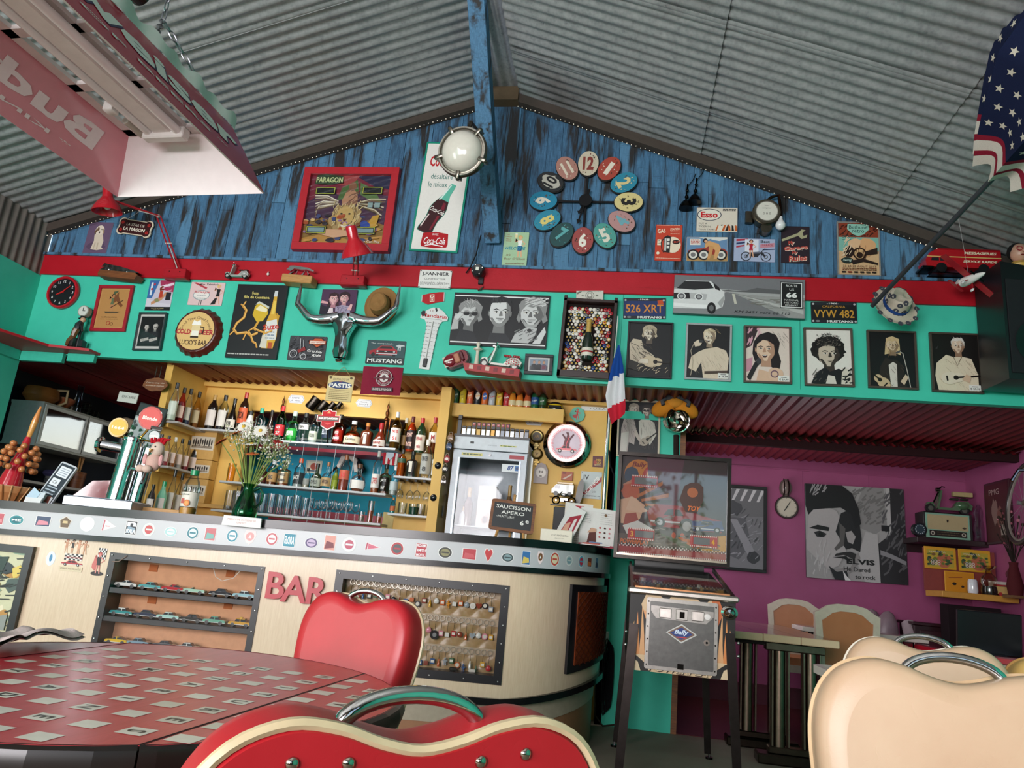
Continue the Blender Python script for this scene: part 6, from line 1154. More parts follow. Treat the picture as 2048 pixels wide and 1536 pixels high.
for k,(z,n,rr)in enumerate(((.22,9,.085),(.26,9,.08),(.30,8,.08),(.33,8,.07),(.36,6,.06))):
 for i in range(n):
  t=2*PI*(i+.5*(k%2))/n
  if lm is None:b=B();b.bA(.019,'#c07a48',10,6);lm=b.oB('lollipop','gloss',o);lo=lm
  else:lo=lm.copy();COL.link(lo)
  lo.location=(rr*math.cos(t)*1.2,rr*math.sin(t)*1.2,z)
# card stand
p=onbar(88,1000,4.42);o=tH('card_stand','silver edged upright card stand with a payment notice on the counter','card stand',p,(-.25,0,YAW));b=B();b.at((0,.0,0),ry=.28).pR(rrect(.11,.27,.012),-.008,.008,'#c5cad0');
for q in b.v:q.z+=.13;q.x+=.03
b.oB('frame','satin',o);a=Art(.095,.25,-.009);a.r(0,0,100,100,'#24303a');a.r(12,68,88,94,'#e2e6ea');tL(a,20,80,72,88,4,'#8a98a8',1.6);a.r(14,44,70,62,'#dfe4e8');a.t('CB',42,53,8,'#222',w=30);tL(a,14,86,22,38,3,'#b8c4d0',3);a.r(0,0,100,18,'#e0e2e4');a.p([(60,2),(92,2),(84,20),(60,18)],'#8a4a3c')
pr=a.oB('print',o);pr.rotation_euler=(0,.28,0);pr.location=(.03,0,.13)
p=onbar(66,1000,4.36);o=tH('leaflet_holder','clear leaflet holder with blue leaflets in front of the card stand','leaflet holder',p,(-.3,0,YAW-.2));b=B();b.bX(-.05,.06,-.006,.0,0,.07,'#cdd6dc',.002);b.pR([(-.055,.03),(.02,.03),(.03,.06),(-.03,.095)],-.01,-.007,'#bcd4e4');b.pR([(-.05,0),(.06,0),(.06,.03),(-.05,.03)],-.012,-.008,'#e0e2e2');b.oB('leaflets','print',o)
# beer tower
p=onbar(228,1010,4.5);o=tH('beer_tower','tall chrome beer tap tower with round badges on the counter','beer tap',p,(0,.075,YAW))
b=B();b.lA([(0,0),(.072,0),(.072,.012),(.058,.016),(.058,.42),(.064,.425),(.064,.44),(.05,.45),(0,.45)],28,'#d0d4d8');b.oB('column','chrome',o);b=B();b.M=Matrix.Translation((.085,.06,0));b.cY(.045,0,.4,20,'#b8bcc0');b.oB('rear_column','chrome',o)
b=B();b.rod((-.05,0,.37),(-.17,-.02,.37),.03,16,'#d0d4d8');b.at((-.185,-.02,.37),ry=PI/2).lA([(0,-.01),(.045,-.008),(.048,.01),(.03,.014)],18,'#c8ccd0');b.rod((-.15,-.03,.36),(-.15,-.05,.3),.012,8,'#b8bcc0');b.oB('side_arm','chrome',o)
b=B();b.rod((.05,-.02,.26),(.16,-.04,.26),.012,10,'#d0d4d8');b.rod((.14,-.03,.27),(.15,-.06,.18),.01,8,'#b8bcc0');b.oB('spout','chrome',o)
for x,z,c1,c2,t_ in((-.10,.49,'#c8982c','#e0b840','1664'),(.075,.58,'#c8383a','#d84a44','Blonde'),(.13,.475,'#202226','#cfd2d2','G')):
 r_=.06 if x<0 else .072 if z>.5 else .038;bd=B();bd.M=Matrix.Translation((x,-.02,z));bd.at((x,-.02,z),rx=PI/2).cY(r_,0,.012,24,c1);bb=bd.oB('badge','gloss',o);a=Art(2*r_,2*r_,-.0125);a.e(50,50,None,42,c2,22);a.t(t_,50,48,16,'#f4ece0',w=64,bold=.03);pp=a.oB('print',bb);pp.location=(x,-.02,z)
 b=B();b.rod((x*.4,0,.44),(x,-.015,z-r_+.005),.007,6,'#c8a050');b.oB('tap_handle','chrome',o)
p=onbar(300,985,4.45,.255);o=tH('plush_hen','pink and cream plush hen with a red comb sitting on the beer tap','plush toy',onbar(285,1012,4.38,.245),(0,0,YAW));b=B();b.bA(.05,'#d8b0a4',12,8,(.01,0,.045),(.9,.8,1.1));b.bA(.042,'#e0c8b8',12,8,(.02,-.005,.125),(.95,.9,1.05));b.bA(.026,'#dfc0b2',10,6,(-.045,-.03,.0),(1.1,1,.9));b.bA(.026,'#dfc0b2',10,6,(.0,-.045,.0),(1.1,1,.9));b.bA(.02,'#e0a8a8',8,5,(-.04,-.01,.06),(.7,.7,1.8));b.bA(.02,'#e0a8a8',8,5,(.055,-.01,.06),(.7,.7,1.8));b.oB('body','cloth',o)
b=B();
for k in range(5):b.tU([(-.02+k*.016,0,.16),(-.03+k*.022,-.003,.185+.008*(k%2)),(-.025+k*.028,-.006,.19)],[.012,.009,.003],6,'#b81c2a')
b.oB('comb','cloth',o);b=B();b.pR([(-.01,.118),(.012,.118),(0,.1)],-.062,-.035,'#d8a040');b.bA(.005,'#111',6,4,(-.012,-.04,.135));b.bA(.005,'#111',6,4,(.02,-.043,.135));b.oB('face','satin',o)
p=onbar(195,1020,4.36);o=tH('drip_tray','low steel drip tray under the beer tower','tray',p,(0,0,YAW));b=B();b.bX(-.19,.21,-.04,.2,0,.055,'#a8aab4',.004);b.oB('tray','brushed',o);b=B();b.bX(-.18,.2,-.03,.19,.055,.058,'#50545c');b.oB('grille','metal',o)
b=B();b.bX(-.2,.2,-.04,.1,0,.03,'#b08a50',.003);o=b.oB('wooden_ledge','woodlight',loc=onbar(305,1018,4.5));o.rotation_euler=(0,0,YAW);tag(o,'low wooden ledge on the counter behind the drip tray','ledge')
# juice bottle
p=onbar(373,1033,4.4);o=tH('juice_bottle','clear plastic juice bottle with a green cap, a little orange juice left','bottle',p);k=.9
b=B();b.lA([(0,.004),(.044,0),(.048,.012),(.048,.12),(.044,.135),(.046,.15),(.04,.19),(.022,.225),(.02,.24)],18,(.92,.95,.95,1));b.oB('bottle','glass',o);b=B();b.lA([(0,.006),(.045,.004),(.046,.04),(0,.04)],18,'#d89a48');b.oB('juice','satin',o);b=B();b.lA([(.024,.232),(.025,.262),(0,.264)],16,'#1f8a58');b.oB('cap','plastic',o)
b=B();b.lA([(.0485,.045),(.0486,.13)],18,'#e4ddd0',a0=PI,a1=2*PI);b.oB('label','print',o);a=Art(.07,.09,-.0495);a.t('plaisir',50,78,14,'#2a3a34',w=70);a.e(68,24,None,22,'#d8742c');a.e(68,24,None,13,'#e8a050');a.r(18,20,44,52,'#b84a3c');pp=a.oB('print',o);pp.location=(0,0,.09)
# flower jug
p=onbar(487,1036,4.38);o=tH('flower_jug','green glass jug of daisies and red gerberas on the counter','jug',p);G=(.25,.62,.42,1)
b=B();b.lA([(0,.003),(.066,.003),(.072,.015),(.07,.05),(.05,.12),(.034,.155),(.03,.185),(.036,.2),(.038,.205),(.033,.2),(.026,.185),(.03,.155),(.046,.12),(.066,.05),(.062,.012),(0,.01)],22,G);b.oB('jug','glass',o)
b=B();b.tU([(.034,0,.165),(.07,0,.185),(.098,0,.15),(.09,0,.1),(.062,0,.07)],.008,8,G);b.oB('handle','glass',o)
b=B();b.lA([(0,.012),(.06,.012),(.063,.05),(.045,.11),(0,.11)],16,(.45,.75,.5,1));b.oB('water','glass',o)
stem=B();heads=[];pet=B();fluff=B();core=B();red=B()
spec=[(-.22,-.02,.44,'r'),(-.15,0,.50,'o'),(-.12,.03,.55,'w'),(-.06,.02,.5,'f'),(-.01,.03,.48,'f'),(.03,-.04,.52,'w'),(.06,.0,.46,'f'),(.0,-.03,.38,'o'),(.14,.02,.46,'R'),(.1,0,.4,'f'),(.18,.0,.44,'f'),(.2,.01,.36,'f'),(-.09,-.02,.45,'f'),(-.02,-.02,.44,'w2'),(.08,.03,.5,'f'),(-.18,.02,.5,'f'),(.15,-.02,.41,'f'),(-.03,.01,.54,'f')]
for x,y,z,t in spec:
 stem.tU([(x*-.08,y*-.08,.03),(x*.12,y*.2,.18),(x*.6,y*.6,(z+.15)*.58),(x,y,z)],[.0045,.004,.0035,.0025],5,'#7a8f4a')
 if t=='f':
  for _ in range(46):d=V((R.gauss(0,.03),R.gauss(0,.03),R.gauss(0,.028)));fluff.bA(R.uniform(.003,.007),R.choice(['#d8d4c4','#b9bca0','#a8ac88','#e6e2d6']),5,3,(x+d.x,y+d.y,z+d.z));stem.tU([(x,y,z-.06),(x+d.x,y+d.y,z+d.z)],.001,3,'#8a9a5a')if _%5==0 else None
 else:
  c_={'r':'#d8543c','o':'#d8703c','w':'#ece6dc','w2':'#ece6dc','R':'#c02c2a'}[t];bb=red if t in'roR'else pet;rr=.045 if t!='R'else .055
  tl=V((x*1.2,-.12,.35)).normalized();M=Matrix.Translation((x,y,z))@tl.to_track_quat('Z','Y').to_matrix().to_4x4()
  if t=='R':M=Matrix.Translation((x,y,z))@V((.5,-.3,.9)).normalized().to_track_quat('Z','Y').to_matrix().to_4x4()
  if t=='w':M=Matrix.Translation((x,y,z))@V((.1,-1,.5)).normalized().to_track_quat('Z','Y').to_matrix().to_4x4()
  for k_ in range(16):
   a_=2*PI*k_/16;ca,sa=math.cos(a_),math.sin(a_);bb.M=M;bb.add([(.01*ca-.004*sa,.01*sa+.004*ca,.002),(rr*.7*ca-.009*sa,rr*.7*sa+.009*ca,.004),(rr*ca,rr*sa,-.002),(rr*.7*ca+.009*sa,rr*.7*sa-.009*ca,.004),(.01*ca+.004*sa,.01*sa-.004*ca,.002)],[(0,1,2,3,4)],c_)
  core.M=M;core.bA(.012,'#d8b040'if t[0]=='w'else'#a84a20',8,5,(0,0,.004),(1,1,.6))
stem.oB('stems','matte',o);fluff.M=Matrix.Identity(4);fluff.oB('filler_blossom','matte',o,kind='stuff');pet.oB('daisy_petals','matte',o,kind='stuff');red.oB('gerbera_petals','matte',o,kind='stuff');core.oB('flower_centres','matte',o,kind='stuff')
# white notice block
c_=onbar(493,1046,4.3);o=tH('notice_block','white folded notice lying at the counter edge below the flower jug','notice',V((c_.x,c_.y,c_.z))-HD*.03,(0,0,YAW));b=B();b.pR([(-.11,-.05),(.11,-.05),(.108,.005),(-.105,.005)],-.055,-.04,'#e2e0de');b.oB('card','print',o);a=Art(.2,.045,-.0555);a.t('MERCI DE PATIENTER',50,68,22,'#c88a80',w=80);a.t('UN ICI',50,32,20,'#c88a80',w=26);pp=a.oB('print',o);pp.location=(0,0,-.022)
# chalkboard on its easel
p=onbar(1020,1068,4.45);o=tH('chalkboard','small wood framed chalkboard offering SAUCISSON APERO 6e on an easel','chalkboard',p,(-.12,.04,YAW));b=B();b.pR(rrect(.27,.185,.015),-.012,.004,'#9a5a34');
for q in b.v:q.z+=.135
b.oB('frame','wood',o);a=Art(.235,.15,-.0125);a.r(0,0,100,100,'#26282a');a.t('SAUCISSON',50,84,15,'#e6e4de',w=88,bold=.01);a.t('APERO',50,62,14,'#e6e4de',w=60,bold=.01);a.t('-NATURE',32,44,9,'#d8d6d0',w=46);a.t('6',76,27,18,'#e6e4de',w=10,bold=.02);a.t('e',89,34,12,'#e6e4de',w=9,bold=.02);pp=a.oB('slate',o);pp.location=(0,0,.135)
b=B();
for s_ in(-1,1):b.rod((s_*.075,.0,.05),(s_*.085,-.02,0),.009,6,'#a8683c')
b.rod((0,.01,.05),(0,.01,.27),.009,6,'#a8683c');b.rod((0,.012,.2),(0,.12,.0),.008,6,'#a8683c');b.oB('easel','woodlight',o)
# menus in a holder
p=onbar(1150,1085,4.62);o=tH('menu_card','tall white dessert menu leaning at the right end of the counter','menu',onbar(1182,1088,4.66),(-.1,.03,YAW));b=B();b.bX(-.08,.14,-.002,.002,0,.24,'#ddd8d4');b.oB('sheet','print',o)
a=Art(.22,.24,-.0022);a.r(0,92,100,100,'#e0dcd8');tL(a,58,92,60,88,6,'#b8b2b0',1.2);a.e(72,84,4,4,'#7a5a40');
for i in range(9):a.e(58+14*(i%3),50-12*(i//3),3,2.4,('#b83a3c','#4a2a24','#c87a80')[i%3])
a.p([(22,4),(30,46),(46,46),(50,4)],'#5c2a24');a.p([(22,34),(34,48),(48,46),(48,38)],'#c89a80');tL(a,4,30,60,80,5,'#b0aaa8',1.4);a.r(0,0,100,6,'#a83a4c');pp=a.oB('print',o);pp.location=(.03,0,.12)
o=tH('menu_card','cream ice cream menu with a chocolate sundae, middle of the counter end','menu',onbar(1150,1080,4.72),(-.12,.02,YAW));b=B();b.bX(-.08,.1,-.002,.002,0,.27,'#e2dcd4');b.oB('sheet','print',o);a=Art(.17,.26,-.0022);a.r(20,90,70,96,'#b83048');a.r(16,34,76,88,'#e8c8a0');a.p([(34,40),(40,64),(60,64),(66,40)],'#e8e0d8');a.p(bL(50,68,16,9,14,.15),'#5a2c1c');a.p(bL(46,76,9,7,12,.1),'#e8d8b8');tL(a,10,90,4,28,6,'#a8a4a0',1.6);pp=a.oB('print',o);pp.location=(.01,0,.135)
o=tH('menu_card','slanting red and white drinks menu beside the wooden box','menu',onbar(1118,1082,4.6),(-.14,.42,YAW));b=B();b.bX(-.05,.06,-.002,.002,0,.26,'#e0dcd8');b.oB('sheet','print',o);a=Art(.1,.25,-.0022);a.p([(10,6),(90,20),(90,90),(30,70)],'#a02c3c');a.p([(20,10),(60,16),(50,60),(26,50)],'#d8a088');a.p([(60,30),(80,36),(76,76),(62,70)],'#e0d8d4');pp=a.oB('print',o);pp.location=(.005,0,.13)
o=tH('menu_box','dark slate menu box holding the leaning menus','box',onbar(1135,1083,4.8),(0,0,YAW));b=B();b.bX(-.1,.14,0,.06,0,.24,'#3a3a3c',.003);b.oB('box','satin',o)
o=tH('card_block','cream card block reading LE GOURMET at the counter end','card',onbar(1110,1084,4.45),(0,0,YAW-.1));b=B();b.bX(-.09,.1,0,.05,0,.075,'#ddd4c0',.003);b.oB('block','print',o);a=Art(.17,.06,-.0005);a.t('LE GOURMET BISTRO',62,58,16,'#4a4438',w=60);a.t('depuis 1996',62,28,9,'#6a6250',w=34);pp=a.oB('print',o);pp.location=(.005,0,.037)
o=tH('coin_tray','pile of paper slips and coloured cards at the counter corner','paper slips',onbar(1185,1090,4.5),(0,0,YAW));b=B();b.bX(-.07,.1,-.03,.06,0,.004,'#e0dcd8');b.at((.0,0,.004),rz=.3).bX(-.05,.04,-.02,.04,0,.01,'#c8706a');b.bX(-.02,.05,-.03,.01,.01,.016,'#7a8ab0');b.oB('slips','print',o)
#  behind the bar: shelves, bottles, fridge
SY=5.60
def shelf_board(name,label,px0,py0,px1,py1,depth=.17,Y=SY,c='#b9bcc0',th=.018,x0=None,x1=None):
 a,b_=at(px0,py0,Y=Y),at(px1,py1,Y=Y);z=(a.z+b_.z)/2;o=tH(name,label,'shelf',(a.x if x0 is None else x0,Y,z));L=(b_.x if x1 is None else x1)-o.location.x;b=B();b.bX(0,L,0,depth,-th,0,c,.003);b.oB('board','satin',o);return o,z,o.location.x,o.location.x+L
s1,Z1,_,_=shelf_board('bar_shelf','short grey shelf of dark liqueurs at the left of the yellow wall',395,855,481,861,.19,x0=-3.63)
s2,Z2,X2a,X2b=shelf_board('bar_shelf','long upper grey shelf of spirits across the hatch',520,876,791,897,.19)
s3,Z3,X3a,X3b=shelf_board('bar_shelf','long middle grey shelf of rum and whisky bottles',438,963,772,984,.19)
s4,Z4,X4a,X4b=shelf_board('bar_shelf','long lowest grey shelf crowded with glasses',421,1019,761,1045,.19)
s5,Z5,X5a,X5b=shelf_board('bar_shelf','short grey shelf with hanging glass rack beside the fridge',787,951,876,957,.19)
s6,Z6,X6a,X6b=shelf_board('bar_shelf','short low grey shelf of tumblers beside the fridge',775,1026,869,1032,.19)
b=B()
for px,py0,py1 in((594,905,1060),(625,905,1050),(661,900,1048),(699,905,1060)):
 x=at(px,(py0+py1)/2,Y=SY+.02).x;b.rod((x-s4.location.x,.012,-.1),(x-s4.location.x,.012,Z2-Z4),.0028,6,'#8a8e92')
b.oB('upright_rods','brushed',s4,kind='stuff')
b=B()
for i in range(6):b.bX(.03+i*.07,.05+i*.07,.02,.17,-.035,-.018,'#222')
b.oB('glass_rack','metal',s5,kind='stuff')
# side shelves along the partition
def side_shelf(label,px,py):
 p=at(px,py,X=-3.63);o=tH('bar_shelf',label,'shelf',(-3.64,5.28,p.z));b=B();b.bX(0,.13,0,.5,-.018,0,'#a8a4a0',.003);b.oB('board','satin',o);b=B();b.bX(.0,.04,.02,.48,-.05,-.018,'#c89a48');b.oB('bearer','yellow',o);return p.z
ZS1=side_shelf('upper grey shelf of syrups on the yellow partition',365,853);ZS2=side_shelf('middle grey shelf of syrups on the yellow partition',325,933)
# bottle builder
KIND={'round':[(1,0),(1,.60),(.9,.68),(.42,.80),(.36,.86),(.36,.97)],'slim':[(1,0),(1,.52),(.8,.64),(.42,.78),(.38,.97)],'square':[(1,0),(1,.58),(.85,.64),(.4,.70),(.36,.97)],'flask':[(.7,0),(1,.18),(1.02,.34),(.8,.52),(.34,.62),(.28,.8),(.3,.97)],'bell':[(.95,0),(1,.1),(.9,.34),(.62,.52),(.36,.66),(.32,.97)],'squat':[(.9,0),(1,.06),(1,.42),(.75,.54),(.3,.62),(.28,.97)],'milk':[(1,0),(1,.45),(.72,.66),(.44,.82),(.4,.97)]}
def bottle(label,px,ytop,ybase,wpx,kind,glass,cap,lab=None,txt=None,liq=None,lev=.5,Y=None,z=None,X=None,capz=.1,tc='#333',lz=(.16,.46),opaque=False,group=None):
 Y=Y or SY+.07;pb=at(px,ybase,Y=Y)if X is None else at(px,ybase,X=X);pt=at(px,ytop,Y=pb.y)
 z0=pb.z if z is None else z;H=max(.08,pt.z-z0);r=wpx*pb.dot(HD)/1461/2*.98
 o=tH('bottle',label,'bottle',(pb.x,pb.y,z0),(0,0,R.uniform(-.15,.15)),group);n=4 if kind=='square'else 16;rot=PI/4 if n==4 else 0;kk=1.3 if n==4 else 1
 pr=[(r*a*kk,H*h)for a,h in KIND[kind]]
 b=B();b.at(rz=rot)
 if n==4:
  n=20
  def sqr(u,v):pass
  P=[];m=16
  for rr,zz in[(0,0)]+pr:
   for i in range(m):
    t=2*PI*(i+.5)/m;f=1/max(abs(math.cos(t)),abs(math.sin(t)));rad=rr/kk*(min(f,1.25)if zz<H*.66 else 1);P.append((rad*math.cos(t),rad*math.sin(t)*.9,zz))
  b.at();b.add(P,[[k*m+i,k*m+(i+1)%m,k*m+m+(i+1)%m,k*m+m+i]for k in range(len(pr))for i in range(m)],glass,True)
 else:b.at();b.lA([(0,0)]+pr,n,glass)
 g_=glass if isinstance(glass,tuple)else None
 b.oB('body','glass'if g_ else('gloss'),o)
 if liq:
  b=B();q=[(0,.004)];
  for(a,h),(a2,h2)in zip(KIND[kind],KIND[kind][1:]):
   q.append((r*a*.9,max(.004,H*h)))
   if h2>=lev:t=(lev-h)/(h2-h);q+=[(r*(a+(a2-a)*t)*.9,H*lev),(0,H*lev)];break
  b.lA(q,14,liq);b.oB('liquid','plastic',o)
 b=B();cr=r*KIND[kind][-1][0]*1.12;b.lA([(cr*.98,H*(1-capz*1.5)),(cr,H*(1-capz)),(cr,H),(0,H)],12,cap);b.oB('cap','plastic',o)
 if lab:
  b=B();rr=r*1.015*(max(a for a,h in KIND[kind]if h<.5));b.lA([(rr,H*lz[0]),(rr,H*lz[1])],20,lab,sy=1 if kind!='square'else .93,a0=PI*1.08,a1=PI*1.92);b.oB('label','print',o)
  if txt:
   a=Art(rr*1.5,H*(lz[1]-lz[0]),-rr*1.01 if kind!='square'else-rr*.96);L=txt.split('|')
   for i,t in enumerate(L):a.t(t,50,100*(1-(i+.5)/len(L)),46/len(L),tc,w=78 if len(t)>3 else 50,bold=.03)
   pp=a.oB('print',o);pp.location=(0,0,H*(lz[0]+lz[1])/2)
 return o
CL=(.93,.95,.95,1.)
DK='#1a1412';AM='#8a4a1c'
bt_=bottle
# short left shelf
bt_('dark liqueur bottle with gold cap and a magenta footed label',419,790,855,21,'round',DK,'#b8904a','#ddd4cc',None,z=Z1,lz=(.1,.55))
bt_('tall bottle with black cap, white label with a blue foot, second on the short shelf',440.5,790,856,20,'round',(.8,.82,.75,1),'#1c1c1e','#ddd8d0',None,'#2a2434',.5,z=Z1,lz=(.1,.55))
bt_('squat black bottle with a skull white label on the short shelf',460,797,858,21,'bell','#14100e','#1a1a1c','#d8d2c4','NOIR',z=Z1,lz=(.08,.34))
bt_('tall brown bottle with an orange label and red cap on the short shelf',481,785,859,20,'round','#2a1810','#b82c24','#cc5a30','PICON',z=Z1,lz=(.2,.6),tc='#2a1410')
# upper shelf
U=dict(z=Z2)
bt_('opaque white coconut liqueur bottle behind the flowers',493,822,877,20,'milk','#dcdad6','#222','#e8e2d4','MALI',lz=(.1,.4),tc='#8a4a2a',**U)
bt_('clear bottle with a turquoise cap beside the white one',514,816,880,20,'round',CL,'#2aa088','#d8dadc',None,'#b8c4c8',.3,lz=(.12,.4),**U)
bt_('dark brown cream liqueur bottle with a round emblem',535,820,881,19,'bell','#2a1a16','#1a1a1a','#4a3020',None,lz=(.1,.4),**U)
bt_('dark green mint bottle with a bright red cap and red label',556,812,882,21,'round',(.1,.35,.2,1),'#c82a30','#b8202c','GET|27','#123a24',.5,lz=(.14,.45),tc='#efe6e0',**U)
bt_('square bottle of bright green mint liqueur',582,823,883,24,'square',(.75,.95,.8,1),'#b8c4c0','#2aa03c','PEPPER',"#1f9a38",.42,lz=(.1,.42),tc='#d8f0d8',**U)
bt_('clear gin bottle with a white neck label on the upper shelf',604.5,826,884,23,'square',CL,'#2a2a2c','#e0e0dc','GIN',lz=(.42,.6),**U)
bt_('clear bottle with a black cap and pale green label',624,828,885,18,'round',CL,'#1c1c1e','#c8d0c0','VODKA','#c0ccc8',.3,lz=(.1,.4),**U)
bt_('clear bottle with a navy label behind the shield sign',651,830,886,20,'round',CL,'#1e2a3c','#24344c','BLUE',lz=(.2,.6),tc='#cfd8e4',**U)
bt_('square bourbon bottle with red and white label, dark stopper',675,829,888,22,'square',(.7,.3,.15,1),'#1d1a18','#c8505a','RED|1885','#7a2c14',.55,lz=(.12,.48),tc='#f0e8e0',**U)
bt_('round cognac flask with a cream label on the upper shelf',703,842,889,34,'flask',(.75,.42,.2,1),'#c8ccd0','#e0d4b4','Cognac','#8a3c14',.46,lz=(.08,.36),**U)
bt_('square brown orange liqueur bottle with ribbon cap',731,846,892,22,'square','#5a2410','#b87838','#d8cfc4',None,lz=(.1,.5),**U)
bt_('round amber liqueur bottle with a red wax neck and white label',758,846,894,27,'bell','#6a2412','#a01c24','#e2d6cc','GRAND',lz=(.06,.3),capz=.18,tc='#8a1c24',**U)
bt_('tall olive pastis bottle with a big white label',787.5,824,896,21,'round',(.62,.5,.15,1),'#c8ccd0','#e6e2dc','PASTIS|51','#6a4a18',.62,lz=(.18,.55),tc='#c03030',**U)
R1=dict(z=Z2-.012)
bt_('olive glass bottle half hidden behind the pastis bottle',806,836,900,17,'round',(.5,.42,.15,1),'#d8d4c4','#8a6a3c',None,'#4a3a14',.6,Y=SY+.15,z=Z2)
bt_('rosy orange aperitif bottle with a dark lower label',819,833,901,20,'round',(.85,.5,.32,1),'#5c1c24','#2c1c20','PONT|ROSE','#c0603c',.8,lz=(.08,.6),tc='#d8b0a4',Y=SY+.12,z=Z2-.01)
bt_('green wine shaped bottle with red cap and a white label lettered VERAN',839,836,899,21,'round','#1c3a22','#b81c28','#e4ddd0','VERAN|vin',lz=(.06,.5),tc='#a82c34',Y=SY+.13,z=Z2-.01)
bt_('yellowish vermouth bottle with a round white badge',864.5,835,900,20,'round',(.82,.72,.4,1),'#a82430','#e6e4e0','M','#7a2a18',.3,lz=(.3,.58),tc='#a02028',Y=SY+.14,z=Z2-.01)
K5=dict(z=Z5)
bt_('amber whisky bottle at the left of the short rack shelf',801,899,949,18,'round',(.85,.55,.2,1),'#2a2a2a','#3c5a44',None,'#b0641c',.5,lz=(.5,.66),**K5)
bt_('black liqueur bottle with a slanting white label',822,903,951,22,'square','#18120f','#1a1a1a','#d8d4c8',None,lz=(.2,.6),**K5)
bt_('clear ginger spirit bottle with a white stopper',849,879,952,22,'round',CL,'#dcdcd8','#a8aca8','GINGER|8',lz=(.1,.62),tc='#2a2c2c',**K5)
bt_('dark olive bottle with a white cap and narrow white label',869,881,953,16,'round','#2a2a14','#dcdad4','#e0e0dc','ITALIA',lz=(.1,.5),**K5)
# middle shelf
M_=dict(z=Z3)
bt_('dark rum bottle with white lettering behind the flower stems',522,931,967,20,'round','#2a120c','#7a2420','#4a1c18','RHUM',lz=(.1,.45),tc='#d8c8b8',**M_)
bt_('whisky bottle with a tan label, left half of the middle shelf',542,921,968,21,'round',(.85,.8,.7,1),'#b8bcc0','#b08a58','BIG','#7a3a18',.2,lz=(.12,.5),**M_)
bt_('whisky bottle with a cream label and a black stripe',565,922,970,24,'square',(.8,.65,.45,1),'#1c1a18','#e0d8c8','EAGLE|RARE','#9a5018',.4,lz=(.1,.55),**M_)
bt_('clear bottle with an orange capsule and black label',595,917,972,22,'round',CL,'#c05030','#2c3034','JACK','#c8ccc8',.25,lz=(.1,.5),tc='#d0d0cc',**M_)
bt_('small clear bottle with black cap on the middle shelf',611,936,973,14,'round',CL,'#1c1c1c','#8a8c88',None,'#b8b09a',.4,**M_)
bt_('dark green rum bottle with a grey label',630,927,974,22,'squat','#26301c','#1a1a1c','#a8b0a4','DIPLO','#1c2414',.3,lz=(.08,.4),**M_)
bt_('clear rum bottle with a woodcut label and cork',651,924,975,22,'squat',CL,'#8a5a34','#b89a6c','VIRGIN',lz=(.1,.42),tc='#4a2c18',**M_)
bt_('small olive green bottle between the rum bottles',668,938,975,13,'round','#6a7a1c','#2a3a1a','#8a9a30',None,**M_)
bt_('rum bottle with red liquid and a red 15 label',685,909,977,21,'round',(.9,.9,.9,1),'#7a4a30','#c0604c','15','#a83a1c',.32,lz=(.3,.56),tc='#d81c24',**M_)
bt_('flat round rum decanter with a white oval label',714,928,979,31,'flask',CL,'#5a3c2a','#e8e6e2',None,'#8a4a28',.12,lz=(.1,.4),**M_)
bt_('slender clear bourbon bottle with red numerals',749,901,980,18,'round',CL,'#d0d0cc','#e0dcd8','1795','#a8501c',.28,lz=(.12,.44),tc='#b83028',**M_)
bt_('square black label whiskey bottle',767.5,928,982,20,'square',(.7,.5,.3,1),'#16161a','#1a1a1c','JACK|No7','#7a3c14',.42,lz=(.08,.55),tc='#d8d8d4',**M_)
bt_('clear bottle at the right end of the middle shelf',786,932,984,17,'round',CL,'#c8ccd0','#b8c4c8',None,'#b8c0bc',.4,z=Z3-.004)
# partition bottles, three levels
def pb(label,px,yt,yb,w,glass,cap,lab,liq,lev,z,x=-3.575):bt_(label,px,yt,yb,w,'slim',glass,cap,lab,None,liq,lev,X=x,z=z,lz=(.14,.48))
pb('clear syrup bottle with black cap, first on the upper partition shelf',341,765,838,18,CL,'#1a1a1c','#c8d0c4','#c8d4c0',.5,ZS1)
pb('red syrup bottle with black cap, second on the upper partition shelf',356,775,845,17,(.8,.3,.3,1),'#1a1a1c','#d8b8a8','#8a1c24',.6,ZS1)
pb('dark blue syrup bottle with black cap on the upper partition shelf',369,777,849,17,CL,'#1a1a1c','#c8c4b4','#2a2c4a',.45,ZS1)
pb('amber syrup bottle nearest the corner on the upper partition shelf',386,783,855,17,(.85,.7,.45,1),'#22201c','#c8b48c','#8a5a24',.5,ZS1)
for i,(px,c_,d)in enumerate(((314,'#c23a48','pink'),(328,'#b83040','raspberry'),(342,'#b8642c','orange'),(355,'#c8b8b0','pale'),(369,'#a02c38','cherry'),(384,'#1f1a20','black'))):
 pb('%s syrup bottle, %s from the left on the middle partition shelf'%(d,og[i]),px,868+i*3,922+i*3.2,14 if i<5 else 17,CL,('#1a1a1c','#1a1a1c','#dcdcd8','#1a1a1c','#1a1a1c','#dcdcd8')[i],'#e0c8bc',c_,.4 if i<5 else .8,ZS2)
ZL=1.16
for px,yt,yb,w,lb,c_,cp in((297,968,1022,15,'dark siphon bottle standing low behind the juice bottle','#2a2224','#1a1a1a'),(317,962,1026,19,'mint coloured bottle with a green cap low behind the juice bottle','#7ab89a','#1f8a5a'),(335,938,1024,15,'syrup bottle with a red fruit label low on the partition',None,'#1a1a1c'),(350,945,1028,15,'syrup bottle with a dark berry label low on the partition',None,'#1a1a1c')):
 bt_(lb,px,yt,yb,w,'slim',c_ or CL,cp,'#d8d0c8',None,'#8a2430'if c_ is None else None,.3,X=-3.5,z=ZL,lz=(.14,.5))
b=B();b.bX(-3.64,-3.2,5.28,5.8,ZL-.03,ZL,'#b98a3c');tag(b.oB('low_ledge','paint'),'ochre ledge low in the corner behind the juice bottle','ledge')
